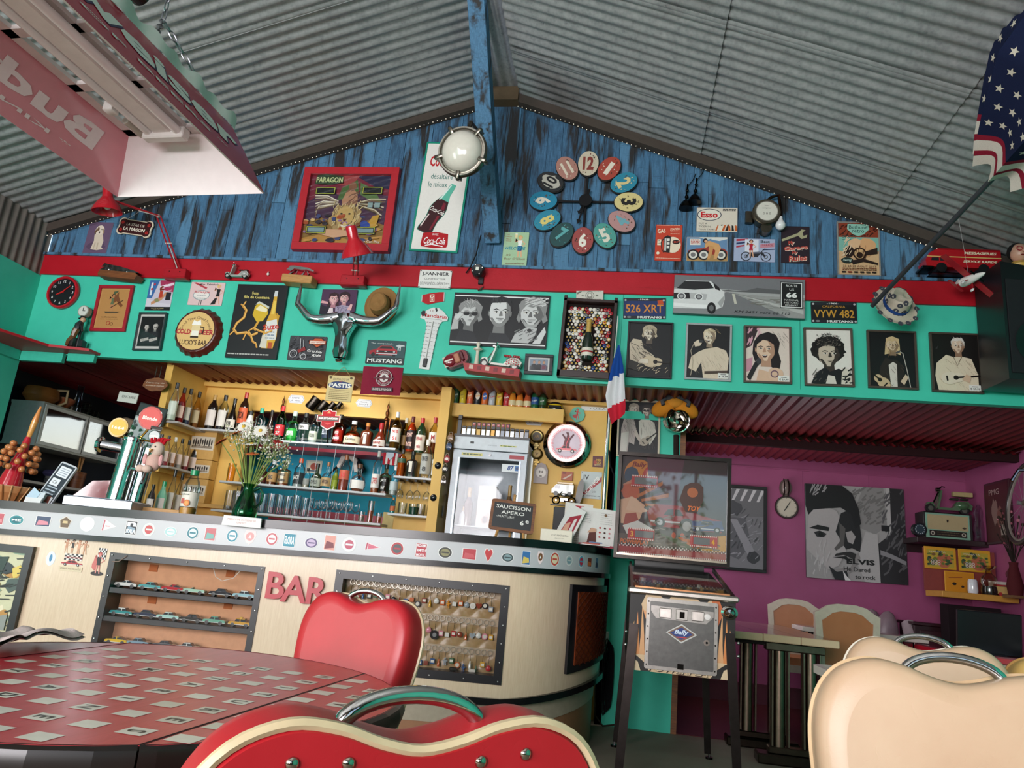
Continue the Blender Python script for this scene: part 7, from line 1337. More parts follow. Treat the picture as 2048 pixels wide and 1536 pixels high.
# cardboard dispensers in the corner
for i,(z0,z1)in enumerate(((1.30,1.50),(1.50,1.66),(1.66,1.93))):
 w=.17;x=-3.53;o=tH('carton','yellow card carton, %s of the stack in the corner'%('lowest','middle','topmost')[i],'carton',(x,5.74,z0));b=B();b.bX(-.1,.13,-.05,.05,0,z1-z0-.004,'#c59a54',.003);b.oB('box','paint',o);a=Art(.23,z1-z0,-.0505);a.r(4,30,96,72,'#c9c0b0');
 for j in range(9):a.e(14+j*9,54,3,9+4*(j%2),'#2a2420')
 tL(a,10,90,36,40,2,'#6a5a48',3);pp=a.oB('print',o);pp.location=(.015,0,(z1-z0)/2)
b=B();b.bX(-3.66,-3.2,5.69,5.8,1.27,1.3,'#c59a54');tag(b.oB('corner_ledge','paint'),'narrow ledge carrying the cartons in the corner','ledge')
# brass and glass on shelves
def glass_tumbler(name,label,h,r,stem=False,flare=1.05,group=None):
 o=tH(name,label,'glass',(0,0,0),group=group);b=B()
 if stem:b.lA([(0,0),(r*.8,.002),(r*.15,.008),(r*.12,h*.45),(r*.7,h*.55),(r,h*.75),(r*.85,h)],14,(.93,.95,.96,1))
 else:b.lA([(0,.004),(r*.9,.0),(r,.01),(r*flare,h),(r*flare*.95,h),(r*.92,.012),(0,.012)],14,(.93,.95,.96,1))
 b.oB('bowl','glass',o);return o
g1=glass_tumbler('tall_glass','tall clear glass standing on the lowest long bar shelf',.155,.03,group='tall glasses on the lowest shelf');g2=glass_tumbler('stem_glass','clear stemmed glass standing on the lowest long bar shelf',.15,.036,True,group='stem glasses on the lowest shelf');first=[1,1]
n_=0
for row,(yy,n)in enumerate(((SY+.04,15),(SY+.115,14))):
 for i in range(n):
  x=X4a+.12+(X4b-X4a-.34)*(i+.5*row)/n;k=0 if i<n*.62 else 1;src=(g1,g2)[k]
  o=src if first[k]else dup(src);first[k]=0;o.location=(x,yy,Z4);s_=R.uniform(.95,1.08);o.scale=(s_,s_,s_)
g3=glass_tumbler('low_tumbler','low clear tumbler on the short low shelf by the fridge',.09,.034,group='tumblers on the low fridge side shelf')
for i in range(5):o=g3 if i==0 else dup(g3);o.location=(X6a+.1+i*.075,SY+.05+.04*(i%2),Z6)
g4=glass_tumbler('hanging_glass','clear stemmed glass hanging upside down from the rack',.13,.032,True,group='glasses hanging from the rack')
for i in range(6):o=g4 if i==0 else dup(g4);o.location=(X5a+.05+i*.07,SY+.06+.05*(i%2),Z5-.038);o.rotation_euler=(PI,0,0)
bt_('small orange capped bottle on the short low shelf',784,995,1025,11,'round',(.75,.85,.8,1),'#c88a38','#c86a3c',None,'#4aa0a8',.3,z=Z6);
o=tH('green_cup','dark green cup among the tumblers','cup',(X6a+.2,SY+.03,Z6));b=B();b.lA([(0,0),(.034,.002),(.04,.06),(.036,.06),(.03,.008),(0,.008)],16,'#12382a');b.oB('cup','gloss',o)
for i,(px,c_,lb)in enumerate(((722,'#a8a4a0','small shot glass at the right of the lowest shelf'),(739,'#c05a34','tall copper tinted glass with red liquor on the lowest shelf'),(757,'#b84a2c','short glass of red liquor at the end of the lowest shelf'))):
 p=at(px,1040-i,Y=SY+.03);o=tH('liquor_glass',lb,'glass',(p.x,SY+.03,Z4));h=(.08,.17,.08)[i];b=B();b.lA([(0,0),(.024,0),(.026,h),(.024,h),(.022,.006),(0,.006)],14,(.9,.86,.84,1));b.oB('glass','glass',o);b=B();b.lA([(0,.006),(.021,.006),(.022,h*.55),(0,h*.55)],12,c_);b.oB('liquor','plastic',o)
o=tH('yellow_tumbler','tall amber ribbed glass on the middle shelf behind the jug','glass',(at(460,960,Y=SY+.05).x,SY+.05,Z3));b=B();b.lA([(0,0),(.03,0),(.034,.12),(.034,.12)],18,(.9,.62,.2,1));b.lA([(.031,.12),(.033,.13),(.033,.15),(.03,.15)],18,(.9,.7,.35,1));b.oB('glass','glass',o)
# brass lamp like columns, hung mugs, oval plates
for px,yt,yb,lb in((554,789,880,'thin brass spindle column left of the hung mugs'),(766,800,893,'thin brass spindle column above the upper shelf near the pastis bottle')):
 p=at(px,yb,Y=SY+.16);H=at(px,yt,Y=SY+.16).z-p.z;o=tH('brass_column',lb,'tap column',(p.x,p.y,p.z));b=B();b.lA([(0,0),(.012,0),(.012,H*.55),(.02,H*.57),(.02,H*.6),(.01,H*.63),(.016,H*.7),(.016,H*.74),(.007,H*.8),(.012,H*.86),(.004,H*.92),(0,H)],12,'#7a4a2c');b.rod((.03,0,H*.1),(.03,0,H*.6),.004,6,'#a8683c');b.oB('column','metal',o)
for i,(px,py,s_)in enumerate(((627,806,1.2),(646,812,1),(664,812,.75),(679,810,.6))):
 p=at(px,py,Y=5.72);o=tH('pewter_mug','dark pewter mug hung by its handle, %s in size of the row'%('largest','second','third','smallest')[i],'mug',p,(0,.55,0));o.scale=(s_,s_,s_);b=B();b.lA([(0,-.05),(.034,-.05),(.038,-.04),(.034,.0),(.036,.045),(.032,.045),(.03,-.03),(0,-.035)],16,'#3c3834');b.oB('cup','metal',o);b=B();b.tU([(.034,0,.03),(.062,0,.025),(.066,0,-.01),(.036,0,-.03)],.005,6,'#3c3834');b.oB('handle','metal',o)
def lozenge(label,q,l1,l2,heart=False):
 def art(a):
  a.p([(0,50),(14,96),(86,96),(100,50),(86,4),(14,4)],'#d8dce4');a.p([(4,50),(16,88),(84,88),(96,50),(84,12),(16,12)],'#8a94a8');a.p([(6,50),(17,84),(83,84),(94,50),(83,16),(17,16)],'#d8dce4');a.t(l1,46 if not heart else 38,64,18,'#2a3450',w=44);a.t(l2,50,34,18,'#2a3450',w=54)
  if heart:a.p([(70,54),(80,68),(78,78),(72,76),(70,72),(66,77),(60,74),(60,66)],'#c02c30')
 c,w,h,an,_=rect4(q,Y=5.8);o=tH('enamel_plate',label,'plate',c+V((0,-.004,0)),(0,-an,0));b=B();b.pR([((x/100-.5)*w,(y/100-.5)*h)for x,y in((0,50),(14,98),(86,98),(100,50),(86,2),(14,2))],0,.003,'#c8ccd4');b.oB('plate','print',o);a=Art(w,h);art(a);a.oB('print',o)
lozenge('white enamel plate BUVETTE on the yellow wall, left of the hung mugs',[(577,789),(610,791),(609,808),(576,806)],'BUVETTE','à vins')
lozenge('white enamel plate DEFILONS DROIT, right of the pastis card',[(712,797),(746,800),(744,816),(711,813)],'DÉFILONS','DROIT')
lozenge('white enamel plate ICI UN COEUR A 1 VERRE by the fridge',[(1050,832),(1089,834),(1087,852),(1049,850)],'ICI UN','A 1 VERRE',True)
# shield sign over the bottles
c,w,h,an,_=rect4([(636,822),(679,824),(678,852),(635,850)],Y=SY-.02);o=tH('shield_sign','small red bar and shield motorcycle sign standing among the bottles','sign',c,(0,-an,0));P_=[(-.3,-.5),(0,-.75),(.3,-.5),(.3,-.22),(.5,-.22),(.5,.2),(.3,.2),(.3,.5),(.12,.5),(.06,.6),(-.06,.6),(-.12,.5),(-.3,.5),(-.3,.2),(-.5,.2),(-.5,-.22),(-.3,-.22)]
b=B();b.pR([(x*w*1.08,z*h*1.1)for x,z in P_],0,.012,'#d8d0cc');b.pR([(x*w,z*h)for x,z in P_],-.002,0,'#8a1820');b.oB('plate','gloss',o);a=Art(w,h,-.0025);a.r(2,34,98,64,'#3a3230');a.t('HARLEY-DAVIDSON',50,50,14,'#d8cfc8',w=90,bold=.03);a.p([(40,86),(60,86),(50,104)],'#d86a3c');a.p([(30,20),(70,20),(50,4)],'#a02c2c');a.oB('print',o);b=B();b.rod((0,.006,-.75*h),(0,.06,-h*1.9),.006,6,'#333');b.oB('stand','metal',o)
# mugs on the red hatch shelf
for px,c_,lb in((707,'#3a5a9a','royal blue mug'),(733,'#c8a860','tan mug'),(747,'#8ab4d0','light blue mug'),(695,'#c0303c','red and white mug')):
 p=at(px,855,Y=6.28);o=tH('mug','%s on the red shelf inside the hatch'%lb,'mug',(p.x,6.28,1.9));b=B();b.lA([(0,0),(.042,0),(.046,.01),(.046,.1),(.042,.1),(.04,.012),(0,.012)],18,c_);b.oB('cup','gloss',o);b=B();b.tU([(-.044,0,.08),(-.075,0,.075),(-.08,0,.04),(-.044,0,.02)],.007,7,c_);b.oB('handle','gloss',o)
# T shirt and cards inside the hatch
def art(a):a.r(0,0,100,100,'#b8c0b8');a.r(10,10,90,90,'#d8d4c0');a.e(50,54,22,26,'#a8402c');a.r(20,14,80,26,'#4a5a68')
sG('hatch_card','pale card with a red spot pinned to the turquoise wall in the hatch','card',[(613,920),(645,922),(643,948),(611,946)],art,'#ddd',Y=6.499,off=0,thick=.004)
p=at(690,925,Y=6.38);o=tH('bird_puppet','limp white bird puppet with a long black beak hung inside the hatch','plush toy',p);b=B();b.tU([(-.06,0,-.05),(-.02,0,.04),(.04,-.01,.07),(.1,0,.02),(.12,0,-.08)],[.02,.03,.034,.03,.02],8,'#dcd8d4');b.oB('body','cloth',o);b=B();b.tU([(-.05,0,-.03),(-.1,-.02,-.09),(-.13,-.02,-.14)],[.016,.01,.003],6,'#1c1c1e');b.oB('beak','cloth',o);b=B();b.tU([(.1,.01,.03),(.16,.01,-.05),(.15,.01,-.14)],[.03,.035,.01],6,'#22242a');b.oB('wing','cloth',o)
p=at(781,918,Y=SY+.1);o=tH('striped_scarf','red and white striped football scarf folded over the whisky','scarf',p);b=B()
for i in range(6):b.bX(-.06+i*.02,-.04+i*.02,-.01+.003*(i%2),.01,-.05,.05,('#b8303c','#e0dcd8')[i%2],.002)
b.oB('scarf','cloth',o);b=B();b.pR([(-.03,.05),(.03,.05),(.03,.02),(0,-.01),(-.03,.02)],-.018,-.012,'#c8d0dc');b.oB('crest','cloth',o)
p=at(889,850,Y=5.785);o=tH('oval_plaque','white oval ribbed plaque on the yellow wall left of the fridge','plaque',p,(0,.1,0));b=B();b.pR([(.055*math.cos(2*PI*i/24),.09*math.sin(2*PI*i/24))for i in range(24)],-.006,.004,'#c8ccd0');b.oB('plaque','satin',o);b=B()
for i in range(9):z=-.07+i*.0175;w_=.05*math.sqrt(max(0,1-(z/.09)**2));b.bX(-w_,w_,-.009,-.006,z,z+.006,'#dfe2e4')
b.oB('ribs','satin',o,kind='stuff')
for px,py,lb in((877,932,'upper black ball knob beside the fridge'),(868,996,'lower black ball knob beside the fridge')):
 p=at(px,py,Y=5.52);o=tH('ball_knob',lb,'knob',p);b=B();b.bA(.034,'#17181a',14,8);b.oB('ball','gloss',o);b=B();b.rod((0,0,-.03),(-.005,.03,-.15),.008,8,'#26272a');b.oB('stem','metal',o)
# key rings on the yellow post
for i,(px,py,c_,lb)in enumerate(((901,875,'#8a6a50','brown heart key ring, top of the yellow post'),(898,893,'#3a4a68','blue tag key ring under the heart'),(894,918,'#a03c40','red oval medallion on the yellow post'),(890,938,'#2a2622','black ring with a white cameo on the yellow post'),(887,963,'#4a4036','small dark claw key ring lowest on the yellow post'))):
 p=at(px,py,Y=5.49);o=tH('key_ring',lb,'key ring',p);b=B();b.tU([(.013*math.cos(t),0,.03+.013*math.sin(t))for t in[2*PI*k/10 for k in range(10)]],.0025,5,'#5a5048',closed=True);b.oB('ring','metal',o);b=B();b.at(rx=PI/2).lA([(0,-.006),(.018+.004*(i in(2,3)),-.006),(.024,0),(.02,.004),(0,.004)],14,c_,sy=1.25);b.oB('fob','gloss',o)
 if i in(2,3):b=B();b.at((0,-.007,0),rx=PI/2).cY(.012,0,.002,12,'#d8cfc4');b.oB('cameo','satin',o)
# fridge
fa,fb=at(910,868,Y=5.55),at(1058,884,Y=5.55);FX0,FX1,FZ=fa.x,fb.x,(fa.z+fb.z)/2;fr=tH('bottle_fridge','white glass door fridge behind the counter full of boxes and bottles','fridge',(FX0,5.55,0));w=FX1-FX0
b=B();b.bX(0,w,.04,.5,0,FZ,'#d0d6dc',.006);
# hollow it: shell only
b=B()
for q in((0,.03,.04,.5,0,FZ),(w-.03,w,.04,.5,0,FZ),(0,w,.04,.5,FZ-.03,FZ),(0,w,.04,.5,0,.05),(0,w,.47,.5,0,FZ)):b.bX(*q,'#8a9aa4')
b.oB('cabinet','satin',fr);b=B();b.bX(0,w,.0,.04,FZ-.1,FZ,'#cfd6dd',.003);b.bX(-.005,w+.005,.0,.06,FZ,FZ+.018,'#1a1a1c');b.oB('header','satin',fr)
d=B();t=.06;frame4(d,0.004,w-.004,.1,FZ-.108,t,0,.04,'#c2cad4');dr=d.oB('door','satin',fr);b=B();b.bX(t,w-t,.012,.018,.16,FZ-.168,'#fff');b.oB('pane','pane',dr)
b=B();b.bX(t-.012,t,-.004,.0,.16,FZ-.17,'#8a949c');b.bX(w-t,w-t+.012,-.004,0,.16,FZ-.17,'#8a949c');b.at((w*.5,-.002,FZ-.135),rx=PI/2).cY(.01,0,.006,12,'#777');b.oB('gasket','metal',dr)
a=Art(w,.1,-.0005);a.r(22,45,27,62,'#2a2a2a');a.t('FROID VENTILÉ',52,42,12,'#8a9098',w=12);a.r(62,38,84,48,'#d8d070');tL(a,63,83,40,40,1,'#4a6a2a',6);pp=a.oB('print',fr);pp.location=(w/2,0,FZ-.05)
a=Art(w,.05,-.0005);a.r(12,30,40,75,'#d8cc7a');tL(a,14,38,44,44,1,'#4a5a3a',18);a.r(76,20,96,80,'#a82c38');pp=a.oB('print',dr);pp.location=(w/2,0,FZ-.14)
a=Art(.15,.06,-.0008);a.r(0,0,100,100,'#dfe4e8');a.t('87',46,52,62,'#1f4a8c',w=34,bold=.05,shear=.2);a.r(68,18,96,84,'#2a6aa8');a.e(82,52,10,18,'#1a3a6a');pp=a.oB('print',dr);pp.location=(w-.12,.01,FZ-.225)
for z in(1.30,.85,.45):
 b=B();b.bX(.035,w-.035,.08,.46,z-.006,z,'#b8c4cc');b.oB('shelf','glass'if False else'satin',fr)
o=tH('wine_box','pale pink boxed wine standing in the fridge','carton',(FX0+w*.47,5.72,1.3));b=B();b.bX(-.065,.075,-.05,.05,0,.32,'#d8cfc8',.003);b.oB('box','print',o);a=Art(.14,.32,-.0505);a.r(0,0,100,58,'#cfb4ac');a.t('INSTINTO',50,66,5,'#5a4a48',w=70);a.line([(42,90),(50,80),(58,92)],1,'#4a3a38');a.line([(50,80),(46,72)],1,'#4a3a38');a.r(28,8,72,36,'#c8a49c');a.e(50,18,16,9,'#6a4a4a');pp=a.oB('print',o);pp.location=(.005,0,.16)
for x,h,c_,lb in((.18,.3,'#5c2a2c','red wine bottle left of the pink wine box in the fridge'),(.13,.15,'#d0d4d8','white carton like bottle low left in the fridge'),(.72,.34,'#6a4a24','gold necked bottle right of the pink wine box in the fridge'),(.83,.3,'#4a3420','dark bottle at the right edge of the fridge shelf')):
 o=tH('bottle',lb,'bottle',(FX0+w*x+.03,5.7,1.3));b=B();b.lA([(0,0),(.034,0),(.034,h*.55),(.014,h*.75),(.013,h*.97)],14,c_);b.oB('body','gloss',o);b=B();b.lA([(.0145,h*.75),(.015,h),(0,h)],12,'#b8904a');b.oB('foil','satin',o)
# cans and bottles on the high shelf
cz_=at(915,806,Y=5.61).z;o=tH('can_shelf','high yellow plank shelf of cans and little bottles above the fridge','shelf',(-1.43,5.62,cz_));b=B();L=at(1128,822,Y=5.62).x+1.43;b.bX(0,L,0,.17,-.03,0,'#d9ac58');b.bX(0,L,-.01,.015,-.11,.0,'#dcb060',.003);b.oB('plank','yellow',o)
b=B();b.bX(0,L,-.02,-.01,-.105,-.06,'#dcb060');b.oB('batten','yellow',o)
for i in range(8):
 c1,c2,t_,tc=(('#1f5a3a','#16482e','Perrier','#e8e8d8'),('#d8c430','#c0a820','Schweppes','#7a6a10'),('#cc5a34','#d87a40','Sch','#f0d8b0'),('#22222a','#d8d0c0','Oasis','#e8a040'),('#d86a28','#2a5aa8','Fanta','#f0e8e0'),('#b8bcc4','#a8acb4','Coca','#b82c34'),('#d8a828','#d8b838','Lipton','#c83028'),('#b81c26','#a0141e','Coca','#f0e8e0'))[i]
 p=at(910.5+i*14.6,806+i*.8,Y=5.66);o=tH('drinks_can','%s can, %s from the left on the high shelf'%(('dark green','yellow','red orange','black','orange and blue','silver','golden','red')[i],og[i]),'can',(p.x,5.655,cz_),(0,0,R.uniform(-.2,.2)));H=.148
 b=B();b.lA([(0,.002),(.02,0),(.0265,.008),(.0265,H-.016),(.0215,H-.002),(.022,H),(.019,H-.003),(0,H-.003)],18,c1,cols=['#aaa','#aaa',c1,'#b8bcc0','#b8bcc0','#b8bcc0','#9a9ea2']);b.oB('can','satin',o);a=Art(.04,.1,-.027);a.e(50,48,44,30,c2);a.t(t_,50,50,16,tc,w=86,rot=.35,bold=.03);pp=a.oB('print',o);pp.location=(0,0,.075)
for i,(px,c_)in enumerate(((1026,'#d88a30'),(1040.5,'#d87c2c'),(1056,'#c05a34'))):
 p=at(px,809+i,Y=5.7);o=tH('juice_bottle','little %s juice bottle with green lid on the high shelf'%('amber','orange','tomato red')[i],'bottle',(p.x,5.655,cz_));b=B();b.lA([(0,0),(.028,0),(.031,.01),(.031,.06),(.026,.085),(.022,.105),(.02,.12)],16,c_);b.oB('body','gloss',o);b=B();b.lA([(.022,.115),(.023,.13),(0,.131)],14,'#2a7a3a');b.oB('cap','plastic',o);b=B();b.lA([(.0315,.015),(.0315,.055)],16,'#d8c89c',a0=PI,a1=2*PI);b.oB('label','print',o)
for i,(px,c_,l_,t_)in enumerate(((1071,'#1f5a34','#24508a','1664'),(1086,'#2a3a20','#2a5a34','pelf'))):
 p=at(px,812,Y=5.7);o=tH('beer_bottle',('bright green beer bottle with a blue label','dark olive beer bottle with a green label')[i]+' on the high shelf','bottle',(p.x,5.655,cz_));b=B();b.lA([(0,0),(.03,0),(.031,.01),(.031,.11),(.024,.135),(.014,.165),(.013,.2)],16,c_);b.oB('body','gloss',o);b=B();b.lA([(.014,.195),(.015,.205),(0,.207)],12,'#a8a8a4');b.oB('cap','metal',o);b=B();b.lA([(.0315,.03),(.0315,.09)],16,l_,a0=PI,a1=2*PI);b.oB('label','print',o);a=Art(.04,.05,-.032);a.t(t_,50,50,30,'#e8ece8',w=80,rot=.2);pp=a.oB('print',o);pp.location=(0,0,.06)
p=at(1112,812,Y=5.7);o=tH('toy_helmet','yellow and black striped little helmet at the end of the high shelf','toy helmet',(p.x,5.655,cz_));b=B();b.lA([(.06,0),(.062,.015),(.055,.04),(.035,.06),(0,.068)],18,'#d8b828',sy=.8,cols=['#222','#d8b828','#222','#d8b828']);b.oB('shell','gloss',o);b=B();b.bX(-.05,.05,-.055,-.04,.008,.028,'#1c1c1e',.004);b.oB('visor','gloss',o)
# lighters, perfume like tins on the fridge top
for i in range(15):
 px=919+i*9.6;tall=i in(0,);H=.16 if tall else .075+.035*(i in(3,4,5,6,7,8,9,10));p=at(px,858+i*.9,Y=5.6);c_=('#22242a','#b8bcc4','#a8bccc','#d8d4cc','#8a7448','#a8acb0','#b0b0a8','#9a7a48','#c8ccd0','#6a6e74','#8a8e94','#b0b4b8','#7a7e82','#8a8a8a','#6a6c70')[i]
 o=tH('lighter','%s metal lighter, %s from the left on top of the fridge'%(('black bottle shaped','silver','pale blue','white','brass','steel grey','pewter','bronze','bright steel','dark grey','smoky grey','light grey','slate grey','mid grey','charcoal')[i],og[i]),'lighter',(p.x,5.6,FZ+.018));b=B();b.bX(-.016,.016,-.01,.01,0,.055 if not tall else .12,c_,.003);b.oB('case','metal'if i else'satin',o);b=B();b.bX(-.016,.016,-.01,.01,.057 if not tall else .122,H,'#2a2a2c'if not 3<=i<=10 else'#1f1f22',.003);b.oB('lid','satin',o)
 if 3<=i<=10:a=Art(.026,.03,-.0105);a.r(10,20,90,90,'#b82430');a.t('M',50,55,40,'#eee',w=50);pp=a.oB('print',o);pp.location=(0,0,H-.02)
# plates and emblems on the right part of the yellow wall
YW=5.8
def art(a):
 a.r(0,0,100,100,'#2a221e');a.p([(50,96),(94,62),(50,30),(6,62)],'#a8683c');a.p([(50,90),(86,62),(50,36),(14,62)],'#2a221e');a.r(6,52,94,74,'#2a221e');a.t('HARLEY',50,70,13,'#c07a44',w=50,bold=.03);a.t('DAVIDSON',50,54,13,'#c07a44',w=70,bold=.03);a.t('120',50,18,14,'#a88a6c',w=26)
sG('tin_sign','dark brown metal sign HARLEY DAVIDSON 120 at the right of the can shelf','sign',[(1112,782),(1158.5,783),(1157.5,811),(1110,810)],art,'#2a221e',Y=YW,thick=.004)
def art(a):
 a.r(1,1.5,99,98.5,'#d8dcdc');a.t('- FLORIDA -',52,90,8,'#3a4a4c',w=60);a.t('MARTY',56,56,40,'#1c2024',w=92,bold=.02);a.e(62,62,14,12,'#d87a34');a.p([(40,80),(84,84),(80,78),(44,75)],'#4aa0a8');a.t('MARTY',56,56,40,'#1c2024',w=92,bold=.02);a.t('• U.S.A •',52,10,9,'#2a3034',w=54)
sG('licence_plate','white Florida number plate half hidden by the French flag','plate',[(1164,784),(1234,786),(1232,823),(1162,821)],art,'#c8cccc',Y=YW,thick=.004,rad=.008)
# neon clock
p=at(1134,889,Y=5.78);o=tH('neon_clock','round chrome clock glowing with a pink neon ring','clock',p);b=B();b.at(rx=PI/2).lA([(0,0),(.185,0),(.19,.02),(.178,.034),(.18,.044),(.165,.054),(.166,.062),(.152,.068),(.148,.05),(0,.05)],40,'#b4b0ac');b.oB('case','chrome',o)
b=B();b.tU([(.138*math.cos(2*PI*i/40),-.058,.138*math.sin(2*PI*i/40))for i in range(40)],.008,8,'#fff',closed=True);b.oB('neon_tube','neon',o);a=Art(.26,.26,-.0505);a.e(50,50,None,50,'#d8c8cc',36);a.e(50,50,None,44,'#b4b0bc',32)
for i in range(60):t=2*PI*i/60;a.line([(50+40*math.cos(t),50+40*math.sin(t)),(50+48*math.cos(t),50+48*math.sin(t))],1.2,'#c85a68')
cS(a,18,22,64,22,'#c87078');a.p([(40,42),(44,62),(34,76),(38,78),(48,66),(50,76),(46,84),(54,84),(56,74),(58,66),(68,80),(72,78),(60,60),(58,42)],'#4a2028');a.line([(50,50),(58,74)],1.6,'#d04a58');a.line([(50,50),(48,30)],1.6,'#d04a58');a.oB('dial',o)
b=B();b.bX(-.1,-.02,-.02,.0,-.028,.028,'#333',.002);nl=lamp('neon_glow','POINT',p+V((0,-.16,0)),(0,0,0),.5,(1,.72,.7));nl.data.shadow_soft_size=.12
# badges, cards
def badge(label,px,py,r,c1,c2,tail=True):
 p=at(px,py,Y=5.785);o=tH('car_badge',label,'badge',p);b=B();b.at(rx=PI/2).lA([(0,0),(r*.9,.0),(r,.006),(r*.85,.014),(r*.6,.01),(0,.012)],18,c1);
 if tail:b.at();b.bX(-.014,.014,-.008,.002,-r-.05,-r+.005,c1,.003);b.bX(-.024,.024,-.01,.0,-r-.03,-r-.01,c1,.003)
 b.oB('badge','metal',o);a=Art(r*1.4,r*1.4,-.0145);a.e(50,50,None,46,c2);a.t('AA'if r>.05 else'V',50,50,34,'#8a6a30',w=50,bold=.04);a.oB('print',o)
badge('tall brass AA car badge right of the fridge top',1074,873,.055,'#8a7a50','#4a4030');badge('round brass badge under the AA badge',1074,908,.046,'#8a7444','#c8a860')
p=at(1082,947,Y=5.785);o=tH('skull_plaque','grey arched plaque with a pale skull under the brass badges','plaque',p);b=B();b.pR([(-.055,-.08),(.055,-.08),(.055,.03),(.03,.075),(0,.085),(-.03,.075),(-.055,.03)],-.012,.004,'#7a6a64');b.oB('plaque','satin',o);a=Art(.1,.15,-.0125);a.e(50,54,None,28,'#c8c0b8');a.e(50,54,None,24,'#dcd6ce');a.e(40,58,7,6,'#4a4038');a.e(60,58,7,6,'#4a4038');a.r(40,32,60,38,'#4a4038');a.oB('print',o)
p=at(1155,829,Y=5.785);o=tH('wall_cutout','turquoise cutout with a little red jumping figure above the neon clock','cutout',p);b=B();b.pR(bL(0,0,.062,.06,18,.12),-.003,.003,'#58b8a0');b.oB('plate','paint',o);a=Art(.1,.1,-.0035);fG(a,48,4,92,'#c85a50','#b83a38','#8a2a28',.8);a.p(bL(30,34,18,16,12,.2),'#b03a38');a.oB('print',o)
def art(a):a.r(0,0,100,100,'#d8b868');a.line([(8,70),(92,72)],6,'#8a7038');a.line([(8,40),(90,42)],6,'#8a7038')
def art(a):a.r(0,0,100,100,'#5a1c1c');a.t('MIX',60,64,20,'#d8a83c',w=50,bold=.04);a.t('COCK',54,40,20,'#d8a83c',w=60,bold=.04);a.p(bL(24,40,16,24,12,.2),'#a83a2c');tL(a,20,80,12,20,2,'#d8c890',4)
sG('card','small dark red card with yellow letters by the pole','card',[(1185.5,912),(1206,913),(1206,935),(1185,934)],art,'#5a1c1c',Y=YW,thick=.003)
def art(a):
 a.r(1,1,99,99,'#c3cdcc');a.t('IV',26,78,18,'#1f2428',w=26,bold=.03);a.p([(4,18),(16,22),(99,84),(99,66),(10,4),(4,8)],'#a8262c');a.t('LICENCE',52,45,14,'#f0ece6',w=112,rot=.93,bold=.03);a.t('LOI',66,26,7,'#2a3034',w=16);a.t('DU 24 SEPTEMBRE 1941',56,10,5,'#2a3034',w=80)
 for x,y in((5,96),(95,96),(95,4),(5,4)):a.e(x,y,None,1.6,'#333',8)
sG('enamel_plate','tall pale enamel plate LICENCE IV with a red diagonal band','plate',[(1162,942),(1205,945),(1201,999),(1160,996)],art,'#b0b8b8',Y=YW,thick=.004)
# model van, motorcycle, picture clutter on a ledge
b=B();b.bX(-.55,-.12,5.55,5.8,1.28,1.3,'#d0a450');tag(b.oB('side_ledge','paint'),'small yellow ledge with model vehicles right of the fridge','ledge')
p=at(1125,982,Y=5.72);o=tH('model_van','pale grey model van with a tan roof on the yellow wall','toy van',(p.x,5.74,p.z-.04));b=B();b.pR([(-.085,.02),(.085,.02),(.085,.09),(-.05,.09),(-.075,.06),(-.085,.05)],-.03,.03,'#a8aca4');b.bX(-.045,.08,-.031,.031,.092,.11,'#c8a05a',.003);b.oB('body','gloss',o)
for x in(-.05,.055):b=B();b.at((x,0,.018),rx=PI/2).cY(.018,-.033,.033,12,'#1c1c1e');b.oB('wheel','satin',o)
b=B();b.bX(-.06,-.02,-.0315,-.03,.055,.08,'#2a3034');b.oB('window','gloss',o);b=B();b.bX(-.1,.1,-.035,.05,-.01,0,'#c8a050');b.oB('shelf','paint',o)
def art(a):a.r(0,0,100,100,'#a8502c');a.p([(10,10),(90,80),(90,60),(30,8)],'#c8b8a8');a.r(10,70,40,94,'#7a2c1c')
sG('card','small orange brown matchbox card above the model van','card',[(1124,943),(1146,945),(1145,962),(1122,960)],art,'#8a3c20',Y=YW,thick=.02)
p=at(1128,998,Y=5.62);o=tH('model_motorcycle','small chrome model motorcycle below the model van','model motorcycle',(p.x,5.62,p.z-.045));
for x in(-.06,.06):b=B();b.M=Matrix.Translation((x,0,.032));b.tU([(.028*math.cos(2*PI*i/14),0,.028*math.sin(2*PI*i/14))for i in range(14)],.006,6,'#1c1c1e',closed=True);b.rod((0,-.008,0),(0,.008,0),.008,8,'#888');b.oB('wheel','metal',o)
b=B();b.tU([(-.06,0,.03),(-.03,0,.085),(-.02,0,.1)],.004,6,'#c8c8c8');b.tU([(-.02,-.03,.1),(-.015,0,.1),(-.02,.03,.1)],.003,5,'#c8c8c8');b.bA(.02,'#8a8a8c',10,6,(0,0,.075),(1.6,.6,.7));b.bX(-.03,.03,-.014,.014,.02,.055,'#a8a8aa',.006);b.bA(.02,'#1c1c1e',8,5,(.045,0,.072),(1.4,.6,.4));b.tU([(0,-.014,.03),(.05,-.016,.024),(.09,-.016,.03)],.005,6,'#c8c8c8');b.oB('frame','chrome',o);b=B();b.bX(-.1,.1,-.03,.03,-.008,0,'#3a3028');b.oB('base','paint',o)
p=at(1156,985,Y=5.7);o=tH('surfboard','dark grey miniature surfboard leaning beside the licence plate','ornament',(p.x,5.7,p.z-.11),(0,.12,0));b=B();b.pR([(.026*math.cos(2*PI*i/20),.11+.11*math.sin(2*PI*i/20))for i in range(20)],-.008,.008,'#5a5650');b.oB('board','satin',o)
